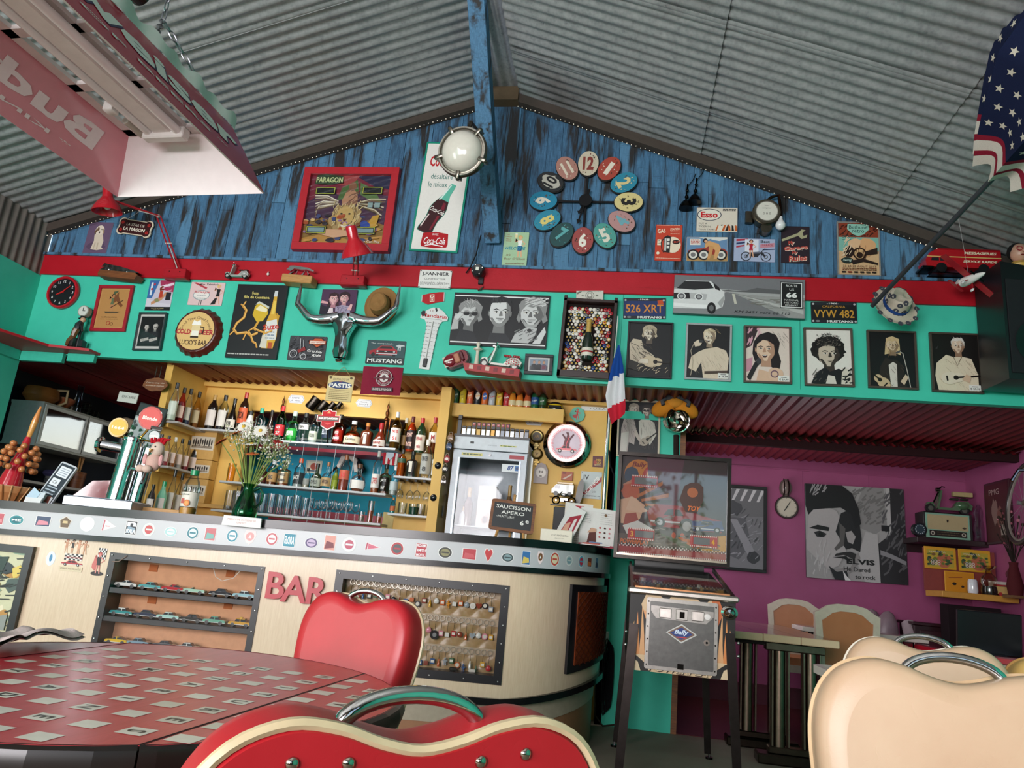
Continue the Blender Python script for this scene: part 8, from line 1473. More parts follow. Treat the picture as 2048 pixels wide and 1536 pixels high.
# chrome pole, cable and French flag
pa,pb=at(1206,1030,Y=5.45),at(1217,838,Y=5.45);b=B();b.rod(V((pa.x,pa.y,1.0)),V((pa.x,pa.y,2.33)),.014,10,'#c8ccd0');tag(b.oB('chrome_pole','chrome'),'slim chrome pole in front of the teal post','pole')
b=B();q=[at(x,y,Y=5.6)for x,y in((1218,900),(1220,930),(1228,950),(1226,990),(1221,1060),(1219,1100))];b.tU(q,.007,6,'#15161a');tag(b.oB('cable','matte'),'black cable looping down the teal post','cable')
p=at(1233,640,Y=4.93);o=tH('french_flag','small blue white and red hand flag hanging from a white stick','flag',p);q=[loc-p for loc in(at(1235,655,Y=4.93),at(1218,745,Y=4.95),at(1203,790,Y=4.97),at(1207,828,Y=4.97),at(1223,848,Y=4.95),at(1251,826,Y=4.9),at(1250,790,Y=4.89),at(1247,720,Y=4.9))]
b=B();b.rod(tuple(at(1236,632,Y=4.95)-p),tuple(at(1213,905,Y=5.05)-p),.004,6,'#dcdcd8');b.oB('stick','satin',o)
Lf=[at(1236,690,Y=4.94)-p,at(1222,735,Y=4.95)-p,at(1211,790,Y=4.97)-p,at(1215,818,Y=4.96)-p,at(1223,848,Y=4.95)-p];Rt=[at(1239,690,Y=4.93)-p,at(1247,735,Y=4.9)-p,at(1250,790,Y=4.88)-p,at(1251,812,Y=4.88)-p,at(1250,828,Y=4.88)-p]
def ff(u,v):
 k=v*4;i=min(3,int(k));f=k-i;a=Lf[i].lerp(Lf[i+1],f);c=Rt[i].lerp(Rt[i+1],f);r_=a.lerp(c,u);return(r_.x,r_.y+.018*math.sin(u*9+v*2)*min(1,v*3),r_.z)
b=B();b.grid(ff,16,30,'#fff',cf=lambda u,v:'#1f4a98'if v<.33+.0*u-.08*(u-.5)else'#dcdce0'if v<.66-.14*(u-.5)+.02 else'#c8283a');b.oB('cloth','cloth',o)
# the bar's own strip light behind the fascia
lamp('strip_glow','AREA',(-2.4,5.2,2.33),(math.radians(14),0,0),9,(1,.97,.9),1.2,.05)
#  pinball machine
pm=tH('pinball_machine','upright pinball machine with a racing backglass in front of the teal post','pinball machine',(.33,3.85,0))
b=B();x0,x1=-.255,.255;b.add([(x0,0,.585),(x1,0,.585),(x1,1.12,.62),(x0,1.12,.62),(x0,0,.955),(x1,0,.955),(x1,1.12,1.10),(x0,1.12,1.10)],[(3,2,1,0),(0,1,5,4),(1,2,6,5),(2,3,7,6),(3,0,4,7)],'#1b1817');b.oB('cabinet','satin',pm)
b=B();b.add([(x0+.02,.05,.94),(x1-.02,.05,.94),(x1-.02,.82,1.02),(x0+.02,.82,1.02)],[(0,1,2,3)],'#33261e');
for _ in range(26):x,t=R.uniform(x0+.05,x1-.05),R.uniform(.1,.95);b.cY(.0,0,0,3);b.M=Matrix.Translation((x,.05+.77*t,.94+.08*t));b.cY(R.uniform(.008,.02),0,.02,8,R.choice(['#8a3a2a','#c8a060','#5a6a78','#d8d0c0']));b.M=Matrix.Identity(4)
b.oB('playfield','satin',pm)
b=B();b.add([(x0+.012,.03,.972),(x1-.012,.03,.972),(x1-.012,.84,1.105),(x0+.012,.84,1.105)],[(0,1,2,3)],'#fff');b.oB('playfield_glass','pane',pm)
b=B();
for x in(x0,x1-.014):b.add([(x,.02,.955),(x+.014,.02,.955),(x+.014,.84,1.1),(x,.84,1.1),(x,.02,.978),(x+.014,.02,.978),(x+.014,.84,1.12),(x,.84,1.12)],[(4,5,6,7),(0,4,7,3),(1,2,6,5),(0,1,5,4)],'#2a2422')
b.oB('side_rails','metal',pm);b=B();b.bX(x0-.012,x1+.012,-.03,.04,.945,.975,'#cfc4bc',.008);b.oB('lockdown_bar','brushed',pm);b=B();b.bX(x0+.02,x1-.02,.04,.06,.955,.985,'#b8805a',.003);b.oB('apron_trim','brushed',pm)
a=Art(.51,.37,-.0005);g=random.Random(2);a.r(0,0,100,100,'#d8b892');a.p([(0,20),(24,20),(24,60),(0,70)],'#d88a50');a.p([(78,40),(100,30),(100,100),(78,100)],'#cc6a3c');a.p([(8,50),(20,30),(22,70),(10,80)],'#e0a070')
for s_ in(0,1):
 X=lambda x:100-x if s_ else x
 a.p([(X(0),100),(X(16),100),(X(11),84),(X(20),50),(X(21),22),(X(0),20)],'#1c1715')
 for bx,tx_,t_ in((4,5,62),(9,8,74),(14,12,86),(19,17,66)):a.p([(X(bx-3.4),20),(X(bx+2),20),(X(bx+1),44),(X(tx_),t_),(X(bx-2.4),42)],('#d8a070','#d88a50')[bx%2])
 a.p([(X(0),0),(X(22),0),(X(17),10),(X(9),18),(X(0),22)],'#1c1715');a.p([(X(2),0),(X(13),0),(X(10),11),(X(3),16)],'#dcc4a0')
a.p([(26,100),(40,100),(36,90)],'#1c1715');a.p([(62,100),(78,100),(70,90)],'#1c1715');a.t('POWERPLAY',52.7,4.5,8,'#4a3428',w=64,shear=.25,bold=.03);a.t('POWERPLAY',52,5.5,8,'#e2ccaa',w=64,shear=.25,bold=.015);o=a.oB('front_art',pm);o.location=(0,0,.77)
cdz0=at(1290,1336,Y=3.85).z;cdx0,cdx1=at(1291,1260,Y=3.85).x-.33,at(1435,1260,Y=3.85).x-.33;cdz1=at(1362,1200,Y=3.85).z
b=B();w=cdx1-cdx0;h=cdz1-cdz0;b.M=Matrix.Translation(((cdx0+cdx1)/2,0,(cdz0+cdz1)/2));b.pR(rrect(w,h,.01),-.012,0,'#a8a29c');b.pR(rrect(w-.035,h-.035,.005),-.016,-.012,'#6a6866');cd_=b.oB('coin_door','brushed',pm)
b=B();b.M=Matrix.Translation(((cdx0+cdx1)/2,-.016,(cdz0+cdz1)/2));b.pR([(-.15,.13),(.15,.125),(.15,.10),(.115,.065),(-.125,.072),(-.15,.105)],-.005,0,'#a39d98')
for x in(-.08,.075):b.bX(x-.03,x+.03,-.008,0,.075,.122,'#c8beb8',.003);b.bX(x-.022,x+.022,-.009,-.007,.08,.117,'#d8cdc6')
b.bX(-.03,.028,-.008,0,.072,.124,'#b5aea8',.003);b.bX(-.012,.012,-.0085,-.007,.082,.112,'#171513');b.at(((cdx0+cdx1)/2+.12,-.02,(cdz0+cdz1)/2+.1),rx=PI/2).cY(.014,0,.008,14,'#d8d4d0');b.at(((cdx0+cdx1)/2+.12,-.016,(cdz0+cdz1)/2-.02),rx=PI/2).cY(.014,0,.006,14,'#8a8078');b.cY(.006,.006,.008,8,'#222');b.at(((cdx0+cdx1)/2,-.016,(cdz0+cdz1)/2)).bX(-.015,.015,-.003,0,-.155,-.13,'#1a1816');b.oB('coin_slots','brushed',cd_)
a=Art(.15,.09,-.0165);a.p([(0,50),(50,100),(100,50),(50,0)],'#c8c4c0');a.p([(6,50),(50,92),(94,50),(50,8)],'#7a5a4a');a.p([(14,50),(50,82),(86,50),(50,18)],'#2a3c7a');a.t('Bally',50,54,30,'#d8e0f0',w=46,shear=.3,bold=.03);a.r(34,28,66,33,'#c83a3c');o=a.oB('badge',cd_);o.location=((cdx0+cdx1)/2,0,(cdz0+cdz1)/2+.01)
b=B()
for i in range(6):
 for x in(cdx0+.01,cdx1-.01):b.bA(.004,'#3a3632',6,4,(x,-.013,cdz0+.02+i*(h-.04)/5))
b.oB('bolts','metal',cd_,kind='stuff')
b=B();b.at((.225,-.005,.895),rx=PI/2).lA([(0,.03),(.016,.028),(.02,.02),(.024,.006),(.034,0)],16,'#b8b2ac',sx=1.2);b.oB('plunger','chrome',pm)
for sx in(-1,1):
 for y0 in(0,1.0):
  b=B();top=(.6+.14 if y0==0 else .8);xo=sx*.262;pts=[(xo-.02*sx,y0+(-.008 if y0==0 else .12),.80 if y0==0 else .9),(xo+.025*sx,y0+(-.05 if y0==0 else .14),.03)]
  L=b.along(*pts);b.M=b.M;d=V(pts[1])-V(pts[0]);b.M=Matrix.Identity(4)
  P=[];
  for(px_,py_,pz_),w_ in zip(pts,(.035,.03)):P+=[(px_+w_*sx*.3,py_,pz_),(px_-w_*sx,py_,pz_),(px_-w_*sx,py_+.006,pz_),(px_+w_*sx*.3-.006*sx,py_+.006,pz_),(px_+w_*sx*.3-.006*sx,py_+.05,pz_),(px_+w_*sx*.3,py_+.05,pz_)]
  b.add(P,[[i,(i+1)%6,6+(i+1)%6,6+i]for i in range(6)],'#3a3432');b.cY(.0,0,0,3);q=pts[1];b.rod((q[0],q[1]+.015,.035),(q[0],q[1]+.015,.01),.006,6,'#888');b.M=Matrix.Translation((q[0],q[1]+.015,0));b.cY(.022,0,.012,12,'#2a2826');b.M=Matrix.Identity(4)
  if y0==0:
   for z in(.70,.76):b.bA(.008,'#b8b4b0',8,5,(xo+.005*sx,-.02,z))
  b.oB('leg','metal',pm)
# backbox
bx0,bx1=-.355,.345;bz0,bz1=1.135,1.80;by=.84
b=B();b.bX(-.22,.2,by+.06,by+.28,1.04,1.15,'#1d1a19');b.oB('neck','satin',pm)
b=B()
for q in((bx0,bx1,by+.03,by+.3,bz0,bz0+.02),(bx0,bx1,by+.03,by+.3,bz1-.02,bz1),(bx0,bx0+.02,by+.03,by+.3,bz0,bz1),(bx1-.02,bx1,by+.03,by+.3,bz0,bz1),(bx0,bx1,by+.28,by+.3,bz0,bz1)):b.bX(*q,'#1a1817')
b.oB('backbox','satin',pm);b=B();frame4(b,bx0,bx1,bz0,bz1,.022,by,by+.03,'#3a3634');b.bX(bx0+.02,bx1-.02,by-.002,by+.01,bz0+.02,bz0+.032,'#b8a898');b.oB('backbox_frame','metal',pm)
bw,bh=bx1-bx0-.044,bz1-bz0-.05;a=Art(bw,bh,0);g=random.Random(9)
a.r(0,0,100,100,'#17141a');a.r(0,20,100,100,'#3a2a2c');a.e(17,82,14,15,'#cc7a2c',26);a.e(30,78,10,14,'#b8382c');a.e(29,80,5,7,'#d8962c');a.t('Bally',17,91,7,'#7a1c1c',w=14,shear=.3,bold=.03);a.p([(24,100),(60,100),(50,30),(30,40)],'#5a3040')
a.p(bL(10,80,7,9,16,.05),'#2a3c54');a.p([(2,70),(14,78),(16,70),(8,60)],'#b8785a');a.p(bL(10,63,9,9,18,.1),'#b8502c');a.p([(2,30),(0,54),(12,58),(24,50),(20,36),(14,30)],'#d8a888');a.p([(6,44),(10,58),(16,56),(22,48),(28,44),(20,42)],'#dcb294');a.p([(4,26),(6,40),(16,42),(20,30)],'#a03c30');a.p([(4,28),(18,34),(34,26),(36,16),(22,14),(8,20)],'#d8d4cc');
for i in range(7):a.p([(16+i*2,60-i*2),(40+i*3,76-i*6),(40+i*3,72-i*6),(17+i*2,57-i*2)],('#b8642c','#3a2018')[i%2])
a.p([(26,44),(34,52),(60,52),(76,44),(96,40),(96,28),(30,30)],'#9c2430');cS(a,30,30,44,20,'#a02c38');a.e(64,32,7,8,'#241c1c',20);a.e(64,32,4,5,'#a8a09c',16);a.p([(68,38),(96,40),(98,30),(70,28)],'#3a4a78');cS(a,68,28,30,12,'#3a4c80')
a.p([(0,20),(100,20),(100,8),(0,8)],'#5a4a44');a.p([(36,24),(60,10),(84,8),(50,20)],'#3c4a24');a.p([(56,20),(72,10),(78,12),(62,22)],'#c86a2c');a.e(52,22,2,3,'#c04a2c');a.e(60,22,2,3,'#c04a2c');a.p([(80,22),(100,26),(100,10),(78,8)],'#d89a30');sK(a,40,30,10,96,40,'#7a6a60',8,1.2,.1,g)
a.t('POWERPLAY',16,12.5,5,'#d86a2c',w=28,shear=.2,bold=.04);a.r(0,0,100,9,'#a01c24')
for i in range(60):a.r(i*1.68,.6,i*1.68+.84,2,'#e8e0d8');a.r(i*1.68,7.4,i*1.68+.84,8.8,('#18161a','#e8e0d8')[i%2]);a.r(i*1.68,8.8,i*1.68+.84,10.2,('#e8e0d8','#18161a')[i%2])
for x,y,fl in((13,70,0),(12,16,1),(70,14,2)):
 a.r(x-3,y-1.6,x+22,y+10,'#b8282c');
 for i in range(14):a.r(x-3+i*1.79,y-1.6,x-2.1+i*1.79,y-.2,'#e8dcd0');a.r(x-3+i*1.79,y+8.6,x-2.1+i*1.79,y+10,'#e8dcd0')
 a.r(x+(4 if fl==1 else 0),y+.8,x+(21 if fl<2 else 15),y+7.6,'#6a6868');a.t('3'if fl==1 else'4',x+(1 if fl==1 else 18),y+4,5.6,'#e0a030',w=3,bold=.04)if fl else None
a.p([(56,58),(60,72),(66,76),(74,76),(78,72),(78,58),(72,46),(62,46)],'#4a2c24');a.e(68,66,5,5,'#a85a34');a.t('TOY',70,50,5,'#d86a2c',w=12,shear=.3,bold=.03);o=a.oB('backglass_art',pm);o.location=((bx0+bx1)/2,by+.04,(bz0+bz1)/2+.005)
b=B();b.bX(bx0+.022,bx1-.022,by+.012,by+.016,bz0+.022,bz1-.022,'#fff');b.oB('backglass','mirror_pane',pm)
# cable coil and socket beside it
b=B()
for k in range(4):b.tU([(-.04+.02*math.sin(t)+k*.012,5.62-k*.006,.33+.26*math.cos(t)*(1-.06*k))for t in[2*PI*i/16 for i in range(16)]],.007,6,'#17181a',closed=True)
tag(b.oB('cable_coil','matte'),'coil of black cable hanging low on the teal wall by the bar end','cable')
b=B();b.tU([at(1200,1290,Y=5.62),at(1190,1380,Y=5.62),at(1190,1430,Y=5.6),at(1205,1452,Y=5.58),at(1235,1449,Y=5.5)],.006,6,'#3a2c22');tag(b.oB('floor_cable','matte'),'thin brown cable looping from the socket down to the floor','cable')
p=at(1210,1275,Y=5.645);b=B();b.bX(-.03,.03,-.03,0,-.045,.045,'#d8d4d0',.006);tag(b.oB('wall_socket','plastic',loc=p),'white wall socket between the bar end and the pinball machine','socket')
# plush on the post and the chrome headlamps
p=at(1350,812,Y=5.55);o=tH('plush_mice','orange wedge shaped plush cushion with two little grey mice on top','plush toy',p)
b=B();
for s_ in(-1,1):b.M=Matrix.Translation((s_*.085,0,-.02))@Matrix.Rotation(s_*.5,4,'Y');b.bA(.085,'#d88a2c',14,8,(0,0,0),(1.15,.5,.75));
b.M=Matrix.Identity(4);b.bA(.06,'#dc9438',12,7,(0,-.02,.03),(1.1,.6,.8));b.oB('cushion','cloth',o)
for s_ in(-1,1):
 b=B();b.bA(.042,'#5a5a5e',12,8,(s_*.045,-.03,.075),(1,.9,1));b.bA(.018,'#6a6a6e',8,5,(s_*.02,-.06,.06));b.bA(.02,'#4a4a4e',8,5,(s_*.085,-.02,.11),(1,.5,1));b.tU([(s_*.07,-.03,.05),(s_*.1,-.05,.02),(s_*.09,-.055,-.01)],.016,8,'#5a5a5e')
 for q in(-1,1):b.bA(.011,'#e8e8e4',8,5,(s_*.045+q*.012,-.066,.088));b.bA(.005,'#111',6,4,(s_*.045+q*.012,-.076,.088))
 b.bA(.007,'#c05a4a',6,4,(s_*.016,-.077,.06));b.oB('mouse','cloth',o)
for i,(px,py,rz,lb)in enumerate(((1362,845,-.5,'right chrome headlamp shell under the orange plush'),(1340,842,.8,'left chrome headlamp shell under the orange plush'))):
 p=at(px,py,Y=5.5+.05*i);o=tH('headlamp',lb,'lamp',p,(0,0,rz));b=B();b.at(rx=PI/2).lA([(.0,-.05),(.03,-.045),(.07,-.01),(.085,.03),(.088,.04),(.08,.042),(.06,.0),(.025,-.035),(0,-.04)],26,'#c8c4ba');b.oB('reflector','chrome',o);b=B();b.at(rx=PI/2).cY(.012,-.035,-.005,10,'#8a7a50');b.oB('bulb','gloss',o)
b=B();b.rod(at(1352,870,Y=5.62),at(1352,915,Y=5.62),.02,8,'#2a1e1a');tag(b.oB('lamp_stem','matte'),'dark stem under the chrome headlamps at the post edge','bracket')
#  back room
lamp('back_room_fill','AREA',(.5,6.75,1.45),(0,math.radians(-90),0),9,(1,.95,1),.9,1.2)  # added lamp to brighten the pink room; no window stands there
def art(a):
 a.r(0,0,100,100,'#77777a');a.p([(0,60),(100,66),(100,100),(0,100)],'#6a6a6c')
 for i in range(7):a.p([(i*14+4,84),(i*14+12,99),(i*14+18,99),(i*14+8,84)],'#c8c8c8')
 a.p(bL(46,74,18,10,18,.2),'#4a4a4e');a.p([(20,20),(30,64),(70,62),(80,30),(60,10)],'#5c5c60');a.p([(44,60),(70,22),(84,8),(92,12),(80,30),(56,60)],'#8c8c90');a.p(bL(84,14,10,8,14,.15),'#3c3c40');g=random.Random(6);sK(a,50,4,8,92,70,'#8e8e92',10,1,.4,g);sK(a,30,4,8,92,70,'#48484c',10,1,1,g);a.p(bL(14,40,8,12,14,.1),'#b8b8ba')
sG('framed_print','grey picture of a machine in a black frame, half behind the pinball machine','picture',[(1400,966),(1531,974),(1534,1148),(1403,1134)],art,'#77777a',Y=7.6,frame='#141416',fw=.03,fd=.02,thick=.01,off=.001)
def art(a):
 a.r(0,0,100,100,'#a4a4a2');a.p([(0,0),(0,40),(30,20),(38,0)],'#9a9a9a');a.p([(44,60),(60,100),(80,100),(82,60),(70,50)],'#8e8e8c');g=random.Random(12);sK(a,50,46,60,82,98,'#767674',8,1.6,.7,g);a.r(82,50,86,100,'#b8b8b6');a.p([(86,100),(100,100),(100,0),(72,0),(72,40),(86,52)],'#2c2c2e');sK(a,50,74,4,99,96,'#5a5a5c',10,1.6,1,g);a.p([(74,34),(86,30),(99,24),(99,20),(84,26),(74,29)],'#8c8c8e');a.p([(60,52),(72,50),(73,0),(58,0),(50,20)],'#b4b4b2');a.r(76,54,84,60,'#1e1e20')
 a.p([(0,26),(4,74),(16,78),(32,72),(36,60),(40,30),(32,14),(22,10),(10,20)],'#b2b0ae');a.p([(36,70),(30,50),(40,32),(46,34),(54,30),(56,44),(54,64),(48,76)],'#222224');a.p([(40,50),(46,52),(50,46),(47,38),(42,40)],'#a8a6a4');a.p([(0,76),(0,100),(38,100),(48,92),(54,76),(56,60),(50,54),(46,70),(36,76),(20,74),(8,72),(3,66)],'#1a1a1c');sK(a,14,2,88,20,98,'#9a9a9a',9,1.2,1,g)
 a.p([(3,52),(12,56),(24,54),(23,50),(12,51)],'#1c1c1e');a.p([(8,48),(14,50),(21,47),(18,43),(11,43)],'#2c2c2e');a.e(15,46,2.6,2.4,'#0c0c0c');a.p([(34,60),(40,54),(38,36),(30,30),(28,32),(34,40)],'#5c5a58');a.p([(28,24),(38,26),(48,22),(50,28),(44,30),(38,29),(30,27)],'#2a2828');a.p([(26,23),(38,22),(46,18),(40,25)],'#161616');a.p([(24,10),(34,4),(46,10),(54,24),(52,30),(44,14),(34,12)],'#8e8c8a');a.p([(22,14),(28,0),(42,0),(40,10),(30,8)],'#222226');a.p([(36,10),(40,4),(44,0),(38,0)],'#d8d8d6');a.p([(0,30),(8,22),(24,8),(26,0),(0,0)],'#9e9e9c');sK(a,18,0,2,20,34,'#bdbdbb',10,1.6,1.4,g)
 a.t('ELVIS',54,20,5.5,'#161616',w=28,bold=.04);a.t('He Dared',50,12,4.4,'#161616',w=26,bold=.01);a.t('to rock',58,4.6,4,'#161616',w=20,bold=.01)
sG('canvas_painting','big square grey painting of a dark haired man lettered ELVIS He Dared to rock','picture',[(1608,967),(1805,980),(1814,1170),(1612,1155)],art,'#3a3a3c',Y=7.6,off=.001,thick=.025)
dial_clock('wall_clock','small round dark rimmed clock on the pink wall left of the big painting',1572,1015,.113,'#c8c2ae','#3a1c20',.04,Y=7.6,hands='#222',num=None,ticks='#333',hm=(7,5))
p=at(1570,976,Y=7.585);o=tH('oval_wall_lamp','small oval caged wall lamp above the round clock','lamp',p);b=B();b.pR([(.055*math.cos(2*PI*i/20),.085*math.sin(2*PI*i/20))for i in range(20)],-.03,.01,'#5a4a44');b.oB('base','satin',o);b=B();b.bA(.05,'#8a7a74',12,8,(0,-.03,0),(.8,.7,1.4));b.oB('glass','gloss',o);b=B()
for x in(-.02,.02):b.tU([(x,-.03,.085),(x,-.075,.04),(x,-.08,0),(x,-.075,-.04),(x,-.03,-.085)],.005,5,'#3a302c')
b.oB('cage','metal',o)
# radio shelf
sp_=at(1832,1073,Y=7.25);o=tH('radio_shelf','dark wooden wall shelf carrying the old radio','shelf',(sp_.x,7.58,sp_.z));b=B();b.bX(0,.72,-.36,0,-.05,0,'#2a1418',.004);b.bX(.03,.7,-.02,0,-.12,-.05,'#2a1418');b.oB('board','satin',o)
rq=[at(x,y,Y=7.3)for x,y in((1848,1012),(1938,1015),(1852,1063),(1944,1066))];rw=rq[1].x-rq[0].x;rh=rq[0].z-rq[2].z;o=tH('radio','old mint green table radio with a cream dial panel on the dark shelf','radio',((rq[0].x+rq[1].x)/2,7.3,sp_.z));b=B();b.bX(-rw/2-.01,rw/2+.02,.0,.2,0,rh+.012,'#20181a',.006);b.oB('case','satin',o);b=B();b.bX(-rw/2+.005,rw/2-.005,-.008,.0,.006,rh,'#8ab8a0',.003);b.oB('front','satin',o)
a=Art(rw-.04,rh-.03,-.0085);a.r(0,34,100,100,'#b8a880');a.r(4,4,96,30,'#241c18');a.e(12,17,None,9,'#c8c0b0');a.e(88,17,None,9,'#c8c0b0');a.e(12,17,None,5,'#3a302a');a.e(88,17,None,5,'#3a302a');tL(a,22,78,12,22,2,'#7a6a50',2);a.p([(47,80),(53,80),(51,68),(48,68)],'#241c18');a.p([(84,46),(90,52),(96,46),(90,42)],'#4a3c30');pp=a.oB('dial',o);pp.location=(0,0,rh/2)
o=scooter('model_scooter','green model scooter standing on top of the old radio',(at(1895,1005,Y=7.4).x,7.41,sp_.z+rh+.013),.42,'#4a6a4a','#2a2a22','#5a5a52',rack='#b8a878')
p=at(1840,1062,Y=7.3);o=tH('alarm_clock','small round dark clock left of the radio','clock',(p.x-.01,7.3,sp_.z));b=B();b.at((0,0,.07),rx=PI/2).cY(.06,-.03,.03,20,'#1c1c20');b.oB('case','gloss',o);a=Art(.1,.1,-.031);a.e(50,50,None,48,'#2a3a44');
for i in range(12):t=2*PI*i/12;a.e(50+38*math.cos(t),50+38*math.sin(t),None,4,'#c8d0d4',8)
pp=a.oB('dial',o);pp.location=(0,0,.07)
o=tH('glass_figure','clear faceted glass figure right of the radio','ornament',(at(1962,1065,Y=7.3).x,7.32,sp_.z));b=B();b.lA([(0,0),(.05,.0),(.04,.06),(.055,.12),(.03,.2),(.045,.26),(.01,.34),(0,.34)],7,(.85,.87,.88,1));b.oB('glass','glass',o)
# yellow display unit
ux=at(1885,1180,Y=6.75).x;uz=at(1885,1181,Y=6.75).z;o=tH('display_ledge','deep yellow ledge with picture panels at the right of the pink room','shelf',(ux,6.75,uz));b=B();b.bX(0,3.27-ux,0,.35,-.05,0,'#c8913c',.004);b.oB('board','paint',o);b=B();b.bX(0,3.27-ux,.36,.38,0,.37,'#8a3c34');b.oB('backboard','paint',o)
def art(a):
 g=random.Random(21);a.r(0,0,100,100,'#b8a43c');a.p(bL(64,40,30,40,20,.2,g),'#b86a4a');
 for _ in range(40):a.p(bL(g.uniform(5,95),g.uniform(8,92),g.uniform(3,9),g.uniform(4,10),9,.3,g),g.choice(['#3c5a34','#2a3a30','#6a7a34','#c8b04a','#7a5a34']))
 for i in range(6):a.ring(20+12*(i%3),20+14*(i//3),8,3,'#d8d4cc',12)
 a.t('MANAYA',40,88,9,'#d8d0c0',w=60)
Yp=7.1
for x0,x1,lb in((0,.26,'yellow panel picture of leaves and rings, left one above the ledge'),(.28,.54,'yellow panel picture of pale faces, right one above the ledge')):
 o=tH('panel_picture',lb,'picture',(ux+x0+.13,Yp,uz+.28));b=B();b.bX(-.13,.13,-.012,0,-.09,.1,'#d8a02c',.003);b.oB('backing','print',o);a=Art(.22,.15,-.0125);art(a);a.oB('picture',o)
def art2(a):a.r(0,0,100,100,'#d08a20');a.e(30,40,8,8,'#1c1a18');a.line([(10,70),(60,76)],3,'#8a3a24');a.e(60,28,6,6,'#3a2a20')
o=tH('panel_picture','orange panel picture standing on the yellow ledge','picture',(ux+.27,Yp-.02,uz+.09));b=B();b.bX(-.12,.12,-.012,0,-.09,.09,'#d89a28',.003);b.oB('backing','print',o);a=Art(.22,.16,-.0125);art2(a);a.oB('picture',o)
o=tH('candle_jar','white waxy candle in front of the orange panel','candle',(ux+.27,6.83,uz));b=B();b.lA([(0,0),(.035,0),(.04,.02),(.036,.1),(.03,.115),(0,.105)],14,'#d8d8dc');b.oB('candle','gloss',o)
o=tH('oil_lamp','dark glass oil lamp with a clear globe on the yellow ledge','lamp',(ux+.4,6.83,uz));b=B();b.lA([(0,0),(.06,0),(.065,.03),(.06,.07),(0,.07)],16,'#241c16');b.oB('base','gloss',o);b=B();b.lA([(.05,.07),(.062,.1),(.06,.14),(.03,.17),(.02,.2),(.05,.22),(.06,.24)],16,(.8,.75,.7,1));b.oB('globe','glass',o)
o=tH('red_oil_lamp','dark red glass oil lamp under a clear globe, right on the yellow ledge','lamp',(ux+.6,6.83,uz));b=B();b.lA([(0,0),(.06,0),(.065,.03),(.05,.1),(.02,.13),(0,.13)],16,'#6a1620');b.oB('base','gloss',o);b=B();b.lA([(.02,.13),(.06,.16),(.065,.19),(.04,.23)],16,(.8,.72,.7,1));b.oB('globe','glass',o)
o=tH('toy_cart','little cream wooden toy van with red wheels on the yellow ledge','toy',(3.19,6.81,uz));b=B();b.bX(-.075,.07,-.03,.03,.015,.075,'#c8a868',.004);b.bX(-.07,.06,-.028,.028,.078,.09,'#a83030',.003);b.oB('body','paint',o)
for x in(-.045,.04):b=B();b.at((x,0,.015),rx=PI/2).cY(.015,-.033,.033,10,'#a83030');b.oB('wheel','paint',o)
b=B();b.bX(-.001,.16,-.01,0,0,.12,'#d8d4c8');o=b.oB('photo_card','print',loc=(ux+.44,6.93,uz));tag(o,'small white framed card behind the oil lamp','card')
# picture and bicycle on the right wall
o=tH('wall_picture','dark maroon picture on the right pink wall behind the bicycle','picture',(3.278,at(2000,1020,X=3.28).y,at(2000,1025,X=3.28).z),(0,0,-PI/2));b=B();b.bX(-.22,.22,-.02,0,-.27,.27,'#3a161c',.003);b.oB('backing','satin',o);a=Art(.4,.5,-.0205);a.r(0,0,100,100,'#4a1c22');a.p(bL(40,50,14,24,16,.2),'#8a6a64');a.p(bL(60,40,14,20,16,.2),'#7a4a44');a.t('PMG',40,86,10,'#a8908a',w=44);a.r(60,10,84,28,'#a89a90');a.oB('picture',o)
bk=tH('bicycle','old grey brown bicycle hung up in front of the right pink wall','bicycle',(2.98,5.9,1.45),(.25,-.95,1.25))
for nm,x in(('rear_wheel',-.5),('front_wheel',.5)):
 b=B();b.tU([(x+.31*math.cos(2*PI*i/32),0,.31*math.sin(2*PI*i/32))for i in range(32)],.018,8,'#3a3230',closed=True);b.tU([(x+.285*math.cos(2*PI*i/28),0,.285*math.sin(2*PI*i/28))for i in range(28)],.01,6,'#8a8078',closed=True)
 for i in range(14):t=2*PI*i/14;b.rod((x,0,0),(x+.285*math.cos(t),0,.285*math.sin(t)),.0014,3,'#8a8480')
 b.rod((x,-.04,0),(x,.04,0),.016,8,'#777');b.oB(nm,'satin',bk)
b=B();
for p0,p1 in(((-.5,0,0),(-.12,0,-.02)),((-.12,0,-.02),(-.22,0,.42)),((-.5,0,0),(-.2,0,.34)),((-.12,0,-.02),(.34,0,.36)),((-.2,0,.34),(.32,0,.44)),((.31,0,.48),(.36,0,.32)),((.36,0,.32),(.5,0,0))):b.rod(p0,p1,.018,8,'#6a5c52')
b.oB('frame','satin',bk);b=B();b.tU([(.2,-.28,.5),(.28,-.24,.54),(.31,-.1,.55),(.31,.1,.55),(.28,.24,.54),(.2,.28,.5)],.011,8,'#8a8480');b.rod((.31,0,.48),(.31,0,.56),.012,8,'#8a8480');b.oB('handlebar','chrome',bk);b=B();b.pR([(-.36,-.06),(-.2,-.08),(-.08,-.02),(-.08,.02),(-.2,.08),(-.36,.06)],.45,.49,'#2a2220','z');b.oB('saddle','satin',bk);b=B();b.M=Matrix.Translation((-.12,-.05,-.02))@Matrix.Rotation(PI/2,4,'X');b.cY(.09,-.006,.006,20,'#7a746e');b.M=Matrix.Identity(4);b.rod((-.12,-.07,-.02),(.02,-.07,-.1),.009,6,'#8a8480');b.bX(0,.06,-.16,-.07,-.12,-.1,'#222');b.oB('crank','satin',bk);b=B();b.at((.4,0,.36),ry=1).cY(.05,0,.07,14,'#8a847c');b.oB('headlight','chrome',bk)
o=tH('flower_spray','dark twiggy spray of dried flowers by the bicycle on the right wall','dried flowers',(3.15,6.55,1.45));b=B()
